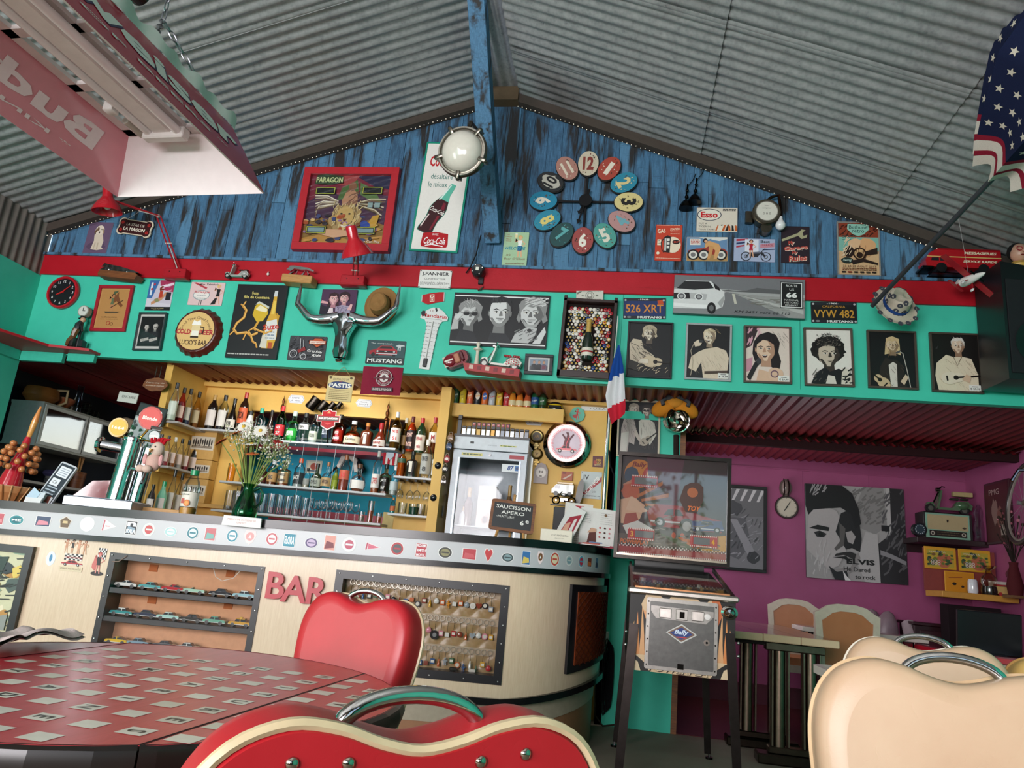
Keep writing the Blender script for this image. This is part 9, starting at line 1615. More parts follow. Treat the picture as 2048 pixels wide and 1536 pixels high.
for _ in range(26):x,y,z=R.uniform(-.12,.1),R.uniform(-.1,.1),R.uniform(.1,.4);b.tU([(0,0,-.05),(x*.5,y*.5,z*.5),(x,y,z)],.003,4,'#2a221c');b.bA(R.uniform(.008,.016),R.choice(['#c87a8a','#3a2a24','#8a4a54']),6,4,(x,y,z))
b.lA([(0,-.28),(.05,-.28),(.06,-.2),(.03,-.05),(.035,-.02)],12,'#4a1418');b.oB('spray','matte',o)
b=B();b.bX(-.1,.1,-.08,.08,-.3,-.28,'#6a4a2a');o=b.oB('wall_bracket','paint',loc=(3.19,6.55,1.45));tag(o,'small wooden bracket under the dried flowers','bracket')
# tables and chairs of the back room
def tiled_table(name,label,x,y,w,d,z,edge='#d8bc98',top='#7a5a56'):
 o=tH(name,label,'table',(x,y,0));b=B();b.bX(0,w,0,d,z-.035,z-.003,'#6b564e');b.oB('tabletop','satin',o)
 b=B();n=max(3,int(w/.21));
 for i in range(n):b=B();b.bX(w*i/n+.0015,w*(i+1)/n-.0015,-.006,.03,z-.045,z,edge,.004);b.oB('edge_tile','gloss',o)
 m=max(2,int(d/.2))
 for j in range(m):
  for i in range(n):b=B();q=R.choice([top,'#8a6a64','#6e4e4e']);b.bX(w*i/n+.0015,w*(i+1)/n-.0015,.031+(d-.031)*j/m,(d-.031)*(j+1)/m+.029,z-.01,z-.001,q);b.oB('top_tile','gloss',o)
 return o
t1=tiled_table('tiled_table','table with glazed tile edge on twin fluted metal columns, right of the pinball','',0,0,0,0)if False else None
tx0=.70;ty=4.99;o=tiled_table('tiled_table','table with cream tiled edge on fluted metal columns right of the pinball machine',tx0,ty,.68,1.7,.76)
for dy in(.12,.56):
 xa=at(1530,1290,Y=ty+dy).x-tx0 if dy<.3 else .14
 b=B();b.bX(xa,xa+.36,dy-.03,dy+.05,.66,.71,'#7a6a5e',.006);b.bX(xa-.05,xa+.42,dy-.06,dy+.08,.0,.06,'#4a4038',.01);b.bX(xa+.02,xa+.34,dy-.03,dy+.05,.06,.10,'#5a4c42',.006);b.oB('foot','metal',o)
 for k in(0,1):
  b=B();cx_=xa+.09+k*.19;b.M=Matrix.Translation((cx_,dy+.01,0));b.cY(.035,.1,.67,14,'#8a7868')
  for s_ in(-.052,.046):b.bX(s_,s_+.012,-.03,.03,.1,.67,'#9a8a7a',.003)
  b.M=Matrix.Identity(4);b.oB('column','metal',o)
b=B();b.bX(.06,.62,.1,1.6,.69,.715,'#2a2422');b.oB('underframe','matte',o)
o=tH('white_table','second table with a thin white edge farther back in the pink room','table',(1.5,6.45,0));b=B();b.bX(0,.95,0,.38,.74,.775,'#d8cfc4',.004);b.bX(.02,.93,.02,.36,.775,.779,'#9a7a78');b.oB('tabletop','gloss',o)
for x,y in((.08,.06),(.87,.06),(.08,.32),(.87,.32)):b=B();b.cY(.0,0,0,3);b.M=Matrix.Translation((x,y,0));b.cY(.02,0,.74,8,'#3a3432');b.M=Matrix.Identity(4);b.oB('leg','metal',o)
def louis_chair(label,loc,rz,fr='#c8bca8',up='tan_vinyl'):
 o=tH('upholstered_chair',label,'chair',loc,(0,0,rz));w=.23
 def outl(s,z0,z1):return[(-.2*s,z0),(.2*s,z0),(.225*s,z1-.07),(.2*s,z1-.06),(.13*s,z1-.015),(.06*s,z1),(-.06*s,z1),(-.13*s,z1-.015),(-.2*s,z1-.06),(-.225*s,z1-.07)]
 oo=outl(1,.48,.98);ii=outl(.78,.55,.93);b=B();n=len(oo)
 for d0,d1 in((-.02,.02),):
  P=[(x,d0,z)for x,z in oo]+[(x,d0,z)for x,z in ii]+[(x,d1,z)for x,z in oo]+[(x,d1,z)for x,z in ii]
  b.add(P,[[i,(i+1)%n,n+(i+1)%n,n+i]for i in range(n)]+[[2*n+i,3*n+i,3*n+(i+1)%n,2*n+(i+1)%n]for i in range(n)]+[[i,2*n+i,2*n+(i+1)%n,(i+1)%n]for i in range(n)]+[[n+i,n+(i+1)%n,3*n+(i+1)%n,3*n+i]for i in range(n)],fr)
 b.oB('back_frame','satin',o);b=B();b.pR(ii,-.014,.014,'#a86a44');b.oB('back_cushion',up,o);b=B();b.pR([(-.22,-.44),(.22,-.44),(.2,.0),(-.2,.0)],.44,.5,'#a86a44','z');b.oB('seat',up,o);b=B();b.pR([(-.23,-.45),(.23,-.45),(.21,.02),(-.21,.02)],.38,.44,fr,'z');b.oB('seat_rail','satin',o)
 for x,y in((-.2,-.42),(.2,-.42),(-.19,0),(.19,0)):b=B();b.rod((x,y,.4),(x*1.03,y*1.03,0),.024,8,fr,.013);b.oB('leg','satin',o)
 return o
louis_chair('pale framed chair with orange upholstered back, in front of the white table',(1.64,5.75,0),0.05)
louis_chair('pale framed chair with orange back half hidden behind the tables near the pink wall',(1.62,7.3,0),-.1)
o=tH('armchair','grey mauve armchair with a scalloped channelled back by the pink wall','armchair',(2.27,7.42,0),(0,0,-.2));b=B()
for i in range(4):t=(i-1.5)*.36;b.M=Matrix.Translation((.26*math.sin(t)*1.2,.05-.18*(1-math.cos(t)),.66))@Matrix.Rotation(t*.3,4,'Y');b.bA(.09,'#8a747c',12,8,(0,0,.02),(1.25,.7,3.1));b.M=Matrix.Identity(4)
b.oB('back','satin',o);b=B();b.bX(-.34,.34,-.55,.05,.24,.44,'#7e6a72',.05);b.oB('seat','satin',o)
for s_ in(-1,1):b=B();b.tU([(s_*.36,.0,.86),(s_*.38,-.12,.7),(s_*.38,-.45,.58),(s_*.37,-.5,.3)],[.06,.07,.07,.06],10,'#a8989c');b.oB('arm','satin',o)
for x,y in((-.3,-.5),(.3,-.5),(-.28,0),(.28,0)):b=B();b.rod((x,y,.25),(x,y,0),.02,6,'#2a2220');b.oB('leg','satin',o)
o=tH('dark_cabinet','low dark wood cabinet with a drawer against the pink wall','cabinet',(2.62,7.2,0));b=B();b.bX(0,.62,0,.36,0,.86,'#2e151a',.005);b.bX(-.02,.64,-.02,.37,.86,.885,'#34181e',.004);b.oB('body','satin',o);b=B();b.bX(.04,.58,-.012,0,.66,.82,'#3a1c22',.004);dr=b.oB('drawer','satin',o);b=B();b.bX(.3,.32,-.03,-.012,.68,.78,'#8a7a60',.003);b.oB('handle','metal',dr)
o=tH('red_table','red topped table with rounded corner under the black screen','table',(2.34,5.65,0));b=B();b.pR([(.1,0),(.9,0),(.9,1.3),(.12,1.3),(.03,1.2),(0,.12)],.725,.735,'#7a2c38','z');b.oB('tabletop','gloss',o);b=B();b.pR([(.1,-.004),(.905,-.004),(.905,1.304),(.115,1.304),(.025,1.2),(-.004,.12)],.69,.725,'#c01c2c','z');b.oB('edge','gloss',o)
for x,y in((.12,.12),(.8,.12),(.12,1.1),(.8,1.1)):b=B();b.M=Matrix.Translation((x,y,0));b.cY(.022,0,.69,8,'#1c1a1a');b.M=Matrix.Identity(4);b.oB('leg','metal',o)
b=B();b.bX(.2,.45,.02,.1,.655,.685,'#c8bca4',.004);b.oB('drawer_pull','satin',o)
mq=[at(x,y,Y=5.85)for x,y in((1910,1217),(2030,1235),(1925,1297))];o=tH('black_screen','black flat screen standing tilted on the red table','screen',(mq[0].x+.2,5.86,.735),(.12,0,0));h=mq[0].z-.735;b=B();b.bX(-.2,.22,-.015,.015,.0,h,'#15181a',.006);b.oB('panel','satin',o);b=B();b.bX(-.1,.1,-.06,.1,0,.012,'#17191b',.003);b.oB('base','satin',o)
o=tH('dark_stand','tall dark stand with a pale hook in the corner under the yellow ledge','stand',(3.0,6.95,0));b=B();b.bX(-.2,.22,0,.16,0,1.06,'#1c0f14',.004);b.oB('body','matte',o);b=B();b.tU([(-.02,-.01,.99),(.02,-.03,.98),(.04,-.03,.92),(.03,-.02,.88)],.012,6,'#c8c0b8');b.oB('hook','gloss',o)
#  alcove at the far left of the bar
o=tH('glass_cupboard','white framed cupboard with two sliding glass doors on the left alcove wall','cupboard',(-5.49,5.75,1.7));b=B();y1=1.15;hh=.36
for q in((0,.34,0,y1,-.02,0),(0,.34,0,y1,hh,hh+.02),(0,.01,0,y1,0,hh),(0,.34,0,.02,0,hh),(0,.34,y1-.02,y1,0,hh)):b.bX(*q,'#9aa49e')
b.oB('carcass','satin',o)
for y0_ in(0.02,.57):
 b=B();
 for q in((.335,.35,y0_,y0_+.56,0,.03),(.335,.35,y0_,y0_+.56,hh-.03,hh),(.335,.35,y0_,y0_+.03,.03,hh-.03),(.335,.35,y0_+.53,y0_+.56,.03,hh-.03)):b.bX(*q,'#d0dcdc')
 dd=b.oB('door','satin',o);b=B();b.bX(.34,.345,y0_+.03,y0_+.53,.03,hh-.03,'#fff');b.oB('pane','mirror_pane',dd)
b=B();b.bX(.02,.2,.1,1.05,.0,.02,'#5a6662');b.bX(.05,.15,.15,.3,.02,.08,'#a8502c',.01);b.bX(.05,.15,.34,.48,.02,.08,'#c0683c',.01);b.bX(.05,.15,.5,.6,.02,.07,'#b04a4a',.01);b.oB('tins','satin',o)
def shelf_l(nm,label,y0_,y1_,z,c='#a8a8a4',x=-5.49,d=.32):
 o=tH(nm,label,'shelf',(x,y0_,z));b=B();b.bX(0,d,0,y1_-y0_,-.025,0,c,.003);b.oB('board','satin',o)
shelf_l('wall_shelf','long grey shelf of plates below the glass cupboard',5.7,7.0,1.38);shelf_l('wall_shelf','dark shelf of cups under the plate shelf',5.9,7.4,1.22,'#3a3836')
o=tH('plate_stack','stack of pale plates on the grey shelf under the glass cupboard','plates',(-5.3,6.28,1.38));b=B()
for i in range(6):b.lA([(.03,i*.012),(.09,i*.012+.01),(.095,i*.012+.014),(.03,i*.012+.006)],18,'#c8c8c4')
b.oB('plates','gloss',o);o=tH('cloth_pile','folded violet cloth lying on the plates','cloth',(-5.3,6.28,1.456));b=B();b.bX(-.08,.08,-.1,.1,0,.06,'#4a4468',.02);b.oB('cloth','cloth',o)
o=tH('wooden_tub','brown wooden utensil tub right of the plate stack','tub',(-5.28,6.52,1.38));b=B();b.lA([(0,0),(.07,0),(.08,.16),(.07,.16),(.06,.01),(0,.01)],14,'#8a4a2a');b.oB('tub','wood',o);b=B();[b.rod((0,0,.02),(R.uniform(-.06,.06),R.uniform(-.06,.06),.3),.008,5,'#b8804a')for _ in range(4)];b.oB('spoons','woodlight',o)
for i in range(4):
 o=tH('dark_cup','%s dark glass cup on the low alcove shelf'%og[i],'cup',(-5.25,6.75+i*.12,1.22));b=B();b.lA([(0,0),(.035,0),(.042,.1),(.036,.1),(.03,.01),(0,.01)],12,'#2c2a2c');b.oB('cup','gloss',o)
# on top of the cupboard
for nm,lb,y,pr,c_,mt,cat in(('clay_pot','brown clay cooking pot with a pale handle at the far left','',0,0,0,0),):
 o=tH(nm,lb,'pot',(-5.3,5.86,2.08));b=B();b.lA([(0,0),(.1,.0),(.15,.06),(.14,.12),(.13,.14),(.12,.12),(0,.04)],18,'#8a5a2c');b.oB('pot','satin',o);b=B();b.tU([(.1,.02,.13),(.14,.14,.16),(.13,.16,.05),(.1,.1,.0)],.012,8,'#c8b890');b.oB('handle','gloss',o)
o=tH('terracotta_bowl','terracotta bowl beside the brown pot on the cupboard','bowl',(-5.28,6.08,2.08));b=B();b.lA([(0,0),(.06,0),(.12,.08),(.12,.1),(.1,.08),(0,.02)],18,'#9a5634');b.oB('bowl','satin',o)
o=tH('glass_carafe','tall clear ribbed carafe on top of the cupboard','carafe',(-5.2,6.2,2.08));b=B();b.lA([(0,0),(.05,0),(.045,.06),(.025,.16),(.03,.26),(.026,.26),(.02,.16),(.04,.05)],14,(.75,.8,.85,1));b.oB('glass','glass',o)
for i in(0,1):o=tH('wire_basket','%s dark wire basket on top of the cupboard'%('taller','lower')[i],'basket',(-5.25,6.36+i*.14,2.08));b=B();[b.tU([(.055*math.cos(2*PI*k/14),.055*math.sin(2*PI*k/14),z)for k in range(14)],.004,4,'#4a4440',closed=True)for z in([.01,.05,.09,.12]if i==0 else[.01,.04,.07])];[b.rod((.055*math.cos(2*PI*k/8),.055*math.sin(2*PI*k/8),0),(.055*math.cos(2*PI*k/8),.055*math.sin(2*PI*k/8),.12-.05*i),.003,4,'#4a4440')for k in range(8)];b.oB('basket','metal',o)
hat('cream straw hat with a dark band lying on the cupboard end in the alcove',V((-5.2,6.98,2.03)),(0,.2,.3),1.35,'#b8a890','#2a2020')
o=tH('green_plush','bright green plush creature hanging at the end of the cupboard','plush toy',(-5.12,7.1,1.72));b=B();b.bA(.09,'#3a9a34',12,8,(0,0,.12),(1,.8,1.2));b.bA(.07,'#3a9a34',12,8,(0,-.02,-.08),(1,1,.8));b.tU([(0,0,.05),(.06,-.05,.0),(.05,-.08,-.1)],.03,8,'#3a9a34');b.oB('body','cloth',o)
b=B();b.bX(-.37,-.05,-.02,.02,.2,.23,'#2a2a2c');o=b.oB('hook_rail','satin',loc=(-5.12,7.1,1.72));tag(o,'dark hook rail holding the green plush','rail')
o=tH('red_chair','red moulded chair back showing behind the counter at the left','chair',(-4.3,5.6,0),(0,0,.5));b=B();b.pR([(-.22,.5),(.22,.5),(.24,1.0),(.2,1.3),(.08,1.42),(-.06,1.4),(-.2,1.24),(-.24,.9)],-.02,.02,'#a01820');b.bX(-.22,.22,-.42,0,.46,.5,'#a01820',.01);b.oB('shell','gloss',o)
for x,y in((-.18,-.38),(.18,-.38),(-.18,0),(.18,0)):b=B();b.rod((x,y,.47),(x*1.1,y*1.1,0),.012,6,'#555');b.oB('leg','metal',o)
b=B();b.cY(.0,0,0,3);b.M=Matrix.Translation((0,0,0))@Matrix.Rotation(PI/2,4,'X');b.pR([(.42*math.cos(PI*i/20),.62*math.sin(PI*i/20))for i in range(21)],-.02,.02,'#c08a24','z');b.M=Matrix.Identity(4);o=b.oB('ochre_panel','paint',loc=(-4.1,6.3,.9));tag(o,'ochre rounded panel behind the red chair in the alcove','panel')
b=B();b.bX(-.5,.5,0,.02,0,.9,'#3a3a3a');o=b.oB('low_board','matte',loc=(-4.1,6.33,0));tag(o,'dark base board carrying the ochre panel','board')
# crushed ice poster / mirror and slate on the alcove side, above the tower
c,w,h,an,_=rect4([(272,808),(330,812),(302,935),(245,925)],Y=5.25);o=tH('bar_mirror','tall pub mirror headed MARTINI hung at the end of the partition','mirror',c,(0,-an+.14,0));b=B();b.bX(-w/2,w/2,-.012,.012,-h/2,h/2,'#2a2e30',.003);b.oB('backing','satin',o);a=Art(w*.95,h*.96,-.0125);a.r(0,0,100,100,'#aab4b4');a.r(0,84,100,100,'#3a4444');a.e(50,86,None,8,'#c03030');a.r(0,78,100,86,'#1c2224');a.t('MARTINI',50,82,5,'#e0e0da',w=80,bold=.03);g=random.Random(31)
for _ in range(60):a.p(bL(g.uniform(0,100),g.uniform(10,76),g.uniform(3,9),g.uniform(1.5,4),6,.3,g),g.choice(['#1f4a34','#2a6a4a','#d8e0dc','#7a8a88','#e8ecea','#4a5654']))
a.r(0,4,60,16,'#b89a88');a.r(60,4,84,16,'#3a3a3c');a.oB('picture',o)
o=tH('slate_tag','brown wooden tag with chalk writing hung from the ceiling at the partition','sign',at(311,769,Y=5.2));b=B();b.pR(bL(0,0,.11,.055,18,.1),-.005,.005,'#4a2418');b.oB('plate','wood',o);a=Art(.2,.09,-.0055);a.t('Crier au sirop ! Lui',50,62,16,'#d8c8b8',w=80,shear=.2);a.t('au moins ne ment pas',50,36,16,'#d8c8b8',w=80,shear=.2);a.oB('print',o);b=B()
for x in(-.02,.02):b.rod((x,0,.045),(x,0,.15),.002,4,'#888')
b.oB('chain','metal',o)
c,w,h,an,_=rect4([(240,783),(278,788),(272,808),(234,802)],Y=5.22);o=tH('spice_sign','small pale card lettered EPICERIE at the top of the pub mirror','card',c,(0,-an,0));b=B();b.bX(-w/2,w/2,-.004,.004,-h/2,h/2,'#c8ccc4');b.oB('card','print',o);a=Art(w,h,-.0045);a.t('EPICERIE',56,56,24,'#3a3a38',w=70);a.oB('print',o)
for px,py,lb in((300,1000,'green cloth hanging'),):
 p=at(px-40,1000,Y=5.2);o=tH('tea_towel','green tea towel hanging from the end of the partition','towel',p);b=B();b.pR([(-.05,-.14),(0,-.11),(.05,-.15),(.03,.02),(.005,.06),(-.02,.04)],-.01,.01,'#5a9a4a');b.oB('cloth','cloth',o);b=B();b.rod((0,0,.05),(0,.06,.08),.006,6,'#555');b.oB('hook','metal',o)
#  foreground: round table, diner chairs
TC=V((-.85,1.30));TR=.485;TZ=.75;TA=math.radians(2.4)
tb=tH('round_table','round red wood table with white inlaid squares and black edge in the foreground','table',(TC.x,TC.y,0),(0,0,-TA))
def seg(x0,x1,r,n=44):
 pts=[]
 for i in range(n):
  t=2*PI*i/n;pts.append((r*math.cos(t),r*math.sin(t)))
 for lim,sg in((x0,1),(x1,-1)):
  o=[]
  for i,q in enumerate(pts):
   p=pts[i-1];a,b_=(p[0]-lim)*sg,(q[0]-lim)*sg
   if a*b_<0:t=a/(a-b_);o.append((p[0]+(q[0]-p[0])*t,p[1]+(q[1]-p[1])*t))
   if b_>=0:o.append(q)
  pts=o
 return pts
S0=-.30;S1=.30
INL=[]
for c_ in('#ded6c8','#e6decf','#d4cbba'):
 b=B();b.add([(-.0195,-.0195,0),(.0195,-.0195,0),(.0195,.0195,0),(-.0195,.0195,0)],[(0,1,2,3)],c_);m=b.mesh('inlay_square');m.materials.append(MAT['satin']);INL.append(m)
WORDS={.252:'SERUTIFNOC',.125:'ENIRATCEN',-.007:'EDALEMRAM',-.16:'SIRYEC',.392:'ELLIVER'}
for x0,x1 in((-TR,S0-.001),(S0+.001,S1-.001),(S1+.001,TR)):
 b=B();pts=seg(x0,x1,TR-.004);b.pR(pts,TZ-.03,TZ,'#8e2430','z');lf=b.oB('leaf','table_red',tb)
# black rubbed edge band following the arc only
 b=B();e=seg(x0,x1,TR);P=[]
 n=len(e)
 for i in range(n):
  p,q=V(e[i]),V(e[(i+1)%n])
  if min(p.length,q.length)>TR*.985:
   P=[]
   for v in(p,q):
    d=v.normalized()
    for rr,zz in((TR-.006,TZ+.0006),(TR+.004,TZ-.004),(TR+.008,TZ-.018),(TR+.004,TZ-.034),(TR-.01,TZ-.038)):P.append((d.x*rr,d.y*rr,zz))
   b.add(P,[[k,k+1,6+k,5+k]for k in range(4)],'#1b1512',True)
 b.oB('edge_band','satin',lf)
 b=B();b.M=Matrix.Identity(4)
 sq=.0195
 for i in range(-7,8):
  for j in range(-7,8):
   x=-.085+.0725*i+.0;x=.252+.0715*(i);y=-.32+.0835*(j+0)
   if not(x0+.004<x<x1-.004)or math.hypot(abs(x)+.012,abs(y)+.012)>TR-.012:continue
   iq=R.choice(INL);io=bpy.data.objects.new('inlay_square',iq);COL.link(io);io.parent=lf;io.location=(x,y,TZ+.0004)
   for wx,word in WORDS.items():
    if abs(wx-x)<.034:
     k=round((y+.32)/.0835)
     if 0<=k<len(word):
      vs,fs,a0,a1,b0,b1=textmesh(word[k],0,.02);s_=.025/(b1-b0);b.add([(x+(v[1]-(b0+b1)/2)*s_,y-(v[0]-(a0+a1)/2)*s_,TZ+.0008)for v in vs],[f[::1]for f in fs],'#2a201c')
 b.oB('letters','satin',lf,kind='stuff')
b=B();b.lA([(0,.0),(.24,.0),(.25,.02),(.06,.05),(.045,.1),(.045,.66),(.1,.69),(.25,.712),(0,.712)],22,'#1c1817');b.oB('pedestal','metal',tb)
# napkin cloth on the far left of the table
o=tH('tea_cloth','crumpled pale pink cloth lying at the left edge of the round table','cloth',(-1.235,1.43,TZ+.002),(0,0,.1));b=B()
def nf(u,v):
 x=(u-.5)*.15;y=(v-.5)*.3;z=.01+.02*abs(math.sin(u*4+v*2.2))*(.4+.6*u)+.01*math.sin(v*8+u*3)**2;return(x+.015*math.sin(v*9),y+.01*math.sin(u*12),max(.002,z))
b.grid(nf,26,40,'#cbb8b4');b.grid(lambda u,v:(nf(u,v)[0]+.004,nf(u,v)[1],max(.0005,nf(u,v)[2]-.006)),26,40,'#bba8a4');b.oB('cloth','cloth',o)
def outline(n=72,w=.21,h=.40):
 c=[(-.165,0),(-.19,.1),(-.207,.2),(-.212,.28),(-.2,.335),(-.17,.375),(-.125,.393),(-.08,.389),(-.04,.376),(0,.369),(.04,.376),(.08,.389),(.125,.393),(.17,.375),(.2,.335),(.212,.28),(.207,.2),(.19,.1),(.165,0),(.1,-.008),(-.1,-.008)]
 o=[];m=len(c)
 for i in range(m):
  p0,p1,p2,p3=[V(c[(i+k)%m])for k in(-1,0,1,2)]
  for k in range(4):
   t=k/4;q=.5*((2*p1)+(p2-p0)*t+(2*p0-5*p1+4*p2-p3)*t*t+(3*p1-p0-3*p2+p3)*t**3);o.append((q.x,q.y))
 return o
OUT=outline()
def diner_chair(label,loc,rz,mat,c,lean=.16,s=1.0,piping='#d8c09a',z0=.49,back=None):
 o=tH('diner_chair',label,'chair',loc,(0,0,rz),None);o.scale=(s,s,s)
 br=bpy.data.objects.new('backrest',None);
 def place(ob):ob.location=(0,.20,z0);ob.rotation_euler=(-lean,0,0)
 cx,cz=0,.19
 def ring(k,y):return[((x-cx)*k+cx,y,(z-cz)*k+cz)for x,z in OUT]
 n=len(OUT);b=B();R_=[ring(.80,-.047),ring(.91,-.045),ring(.965,-.038),ring(.99,-.026),ring(1,-.01),ring(1,.03)]
 P=[q for r_ in R_ for q in r_];b.add(P,[[k*n+i,k*n+(i+1)%n,k*n+n+(i+1)%n,k*n+n+i]for k in range(len(R_)-1)for i in range(n)],c,True);b.add(R_[0],[list(range(n))],c)
 bo=b.oB('backrest',mat,o);place(bo)
 b=B();b.tU(ring(1.0,.033),.0055,6,piping,closed=True);b.oB('piping','satin',bo)
 b=B();q0=ring(.985,.03);q1=ring(.97,.038);b.add(q0+q1,[[i,(i+1)%n,n+(i+1)%n,n+i]for i in range(n)],back or c,True);b.add(q1,[list(range(n-1,-1,-1))],back or c);bp=b.oB('back_panel',mat,bo)
 b=B();m=17;q=ring(.86,.038)
 for i in range(m):p=q[int(i*n/m)];b=B()if False else b;b.bA(.0062,'#b8aa9c',10,6,p,(1,.7,1))
 b.oB('studs','chrome',bo,kind='stuff')
 b=B();b.tU([(.072*math.cos(t),0,.374+.034*math.sin(t))for t in[PI*k/16 for k in range(17)]],.0085,10,'#c8c4c0');b.oB('handle','chrome',bo)
 b=B();b.pR([(.2*math.copysign(abs(math.cos(t))**.6,math.cos(t)),-.02+.2*math.copysign(abs(math.sin(t))**.6,math.sin(t)))for t in[2*PI*i/32 for i in range(32)]],.43,.48,c,'z');b.oB('seat',mat,o);b=B();b.pR([(.205*math.copysign(abs(math.cos(t))**.6,math.cos(t)),-.02+.205*math.copysign(abs(math.sin(t))**.6,math.sin(t)))for t in[2*PI*i/32 for i in range(32)]],.405,.43,'#b8b8b8','z');b.oB('seat_band','brushed',o)
 for x in(-.16,.16):
  for y,yt in((-.2,-.16),(.2,.16)):b=B();b.tU([(x,yt,.41),(x*1.1,y,.2),(x*1.15,y*1.08,0.0)],.0125,8,'#c4c4c4');b.oB('leg','chrome',o)
  b=B();b.tU([(x,.16,.41),(x,.21,.5),(x*.9,.235,.62)],.0125,8,'#c4c4c4');b.oB('back_support','chrome',o)
 return o
# placing: the middle of the back top is put at a point of the room
def chair_at(label,top,face,mat,c,lean=.14,s=1.0,**k):
 rz=math.atan2(face[0],-face[1]);hx,hy,hz=0,.20+.39*math.sin(lean)*1,0;zt=k.pop('zt',None)
 off=V((math.sin(-rz)*0,0));ca,sa=math.cos(rz),math.sin(rz);bx,by=-sa*hy*s,ca*hy*s
 z0=(top[2]/s-.39*math.cos(lean));return diner_chair(label,(top[0]-bx,top[1]-by,0),rz,mat,c,lean,s,z0=z0,**k)
chair_at('red vinyl diner chair in the near foreground seen from behind, rivets on its back',(-.185,.74,.858),(-.59,.81),'red_vinyl','#a81420',lean=.12,s=1.0)
chair_at('red vinyl diner chair facing us on the far side of the round table',(-.745,2.24,.88),(-.37,-.93),'red_vinyl','#a81420',lean=.16)
chair_at('red vinyl diner chair just peeping in at the lower left corner',(-1.03,.80,.775),(.5,.86),'red_vinyl','#a81420',lean=.1)
chair_at('cream vinyl diner chair nearest to us at the lower right',(.575,1.42,.905),(-.12,-1),'cream_vinyl','#dcb892',lean=.14,s=1.06,piping='#d8b48c')
chair_at('cream vinyl diner chair second from us at the right',(.88,2.36,.905),(-.22,-1),'cream_vinyl','#dcb892',lean=.14,piping='#e8dccb')
chair_at('mustard yellow vinyl diner chair at the right edge',(1.33,2.42,.89),(-.1,-1),'yellow_vinyl','#cda45c',lean=.14,piping='#b88a4a')
# the table those chairs belong to
o=tH('white_table','small white topped table between the cream chairs and the pinball machine','table',(1.15,2.97,0));b=B();b.pR(rrect(.7,.7,.06),.715,.745,'#d8cfc6','z');b.oB('tabletop','gloss',o);b=B();b.lA([(0,0),(.22,0),(.22,.02),(.04,.04),(.035,.7),(.15,.715),(0,.715)],18,'#2a2624');b.oB('pedestal','metal',o)
#  hanging beer lamp
ZL_=2.0;A_=at(526,387,Z=ZL_);B_=at(235,394,Z=ZL_);A2=at(158,0,Z=ZL_);B2=at(0,223,Z=ZL_)
vv=(A_-B_);Wd=vv.length;vv.normalize();uu=((A2-A_).normalized()+(B2-B_).normalized());uu=(uu-vv*uu.dot(vv)).normalized();LL=1.25
ctr=(A_+B_)/2+uu*LL/2;lr=math.atan2(uu.y,uu.x)
# local frame: x = along the lamp away from the camera end, y across to the right of x
o=tH('beer_lamp','long red and white hanging bar lamp with beer lettering, upper left','lamp',(ctr.x,ctr.y,ZL_));o.matrix_world=Matrix(((uu.x,-vv.x,0,ctr.x),(uu.y,-vv.y,0,ctr.y),(0,0,1,ZL_),(0,0,0,1)))if uu.cross(-vv).z>0 else Matrix(((uu.x,vv.x,0,ctr.x),(uu.y,vv.y,0,ctr.y),(0,0,1,ZL_),(0,0,0,1)))
SG=-1 if uu.cross(-vv).z>0 else 1
hw=Wd/2;hl=LL/2;HT=.16;ins=.078;tw=hw-ins;tl=hl-ins*1.2
def panel(nm,p,c,inner,mat='gloss'):
 n=(V(p[1])-V(p[0])).cross(V(p[3])-V(p[0])).normalized()
 if n.dot(V(p[0])-V((0,0,.1)))<0:n=-n
 b=B();q=[V(x)+n*.004 for x in p];b.add(q,[(0,1,2,3)],c);b.add([V(x)for x in p],[(3,2,1,0)],inner);b.add([V(x)for x in p]+q,[(0,1,5,4),(1,2,6,5),(2,3,7,6),(3,0,4,7)],'#e8e0de');return b.oB(nm,mat,o),n
r_b=[(-hl,SG*hw,0),(hl,SG*hw,0),(tl,SG*tw,HT),(-tl,SG*tw,HT)];l_b=[(-hl,-SG*hw,0),(hl,-SG*hw,0),(tl,-SG*tw,HT),(-tl,-SG*tw,HT)]
pr_,nr=panel('side_panel',r_b,'#b8203a','#d8c8ca');pl_,nl_=panel('side_panel',l_b,'#c02c44','#e08e9a');
for sx in(-1,1):panel('end_panel',[(sx*hl,-hw,0),(sx*hl,hw,0),(sx*tl,tw,HT),(sx*tl,-tw,HT)],'#c8b8b8','#ece4e4')
def place_art(a,nm,par,p,n,flip=False,off=.0055):
 m=(V(p[0])+V(p[1])+V(p[2])+V(p[3]))/4;x=(V(p[1])-V(p[0])).normalized();y=-n;z=x.cross(y)
 if z.z<0:x=-x;z=x.cross(y)
 ob=a.oB(nm,par);M=Matrix((x,y,z)).transposed().to_4x4();M.translation=m+n*off;ob.matrix_local=M;return ob
a=Art(2*tl+.1,.17);a.t('Budweiser',52,58,38,'#e2d6d2',w=86,bold=.035);a.t('* KING OF BEERS *',50,24,6,'#e2d6d2',w=78,bold=.02);place_art(a,'lettering',pr_,r_b,nr)
b0=Art(2*tl+.1,.17);b0.t('Budweiser',52.5,56.6,38,'#2a2450',w=86,bold=.035);place_art(b0,'letter_shadow',pr_,r_b,nr,off=.005)
a=Art(2*tl+.1,.17);a.t('Budweiser',50,56,38,'#ecd8da',w=80,bold=.035);a.t('* KING OF BEERS *',50,20,7,'#ecd8da',w=70,bold=.02)
for v in a.b.v:v.x=-v.x
a.b.f=[f[::-1]for f in a.b.f];place_art(a,'lettering',pl_,l_b,-nl_,off=.0015)
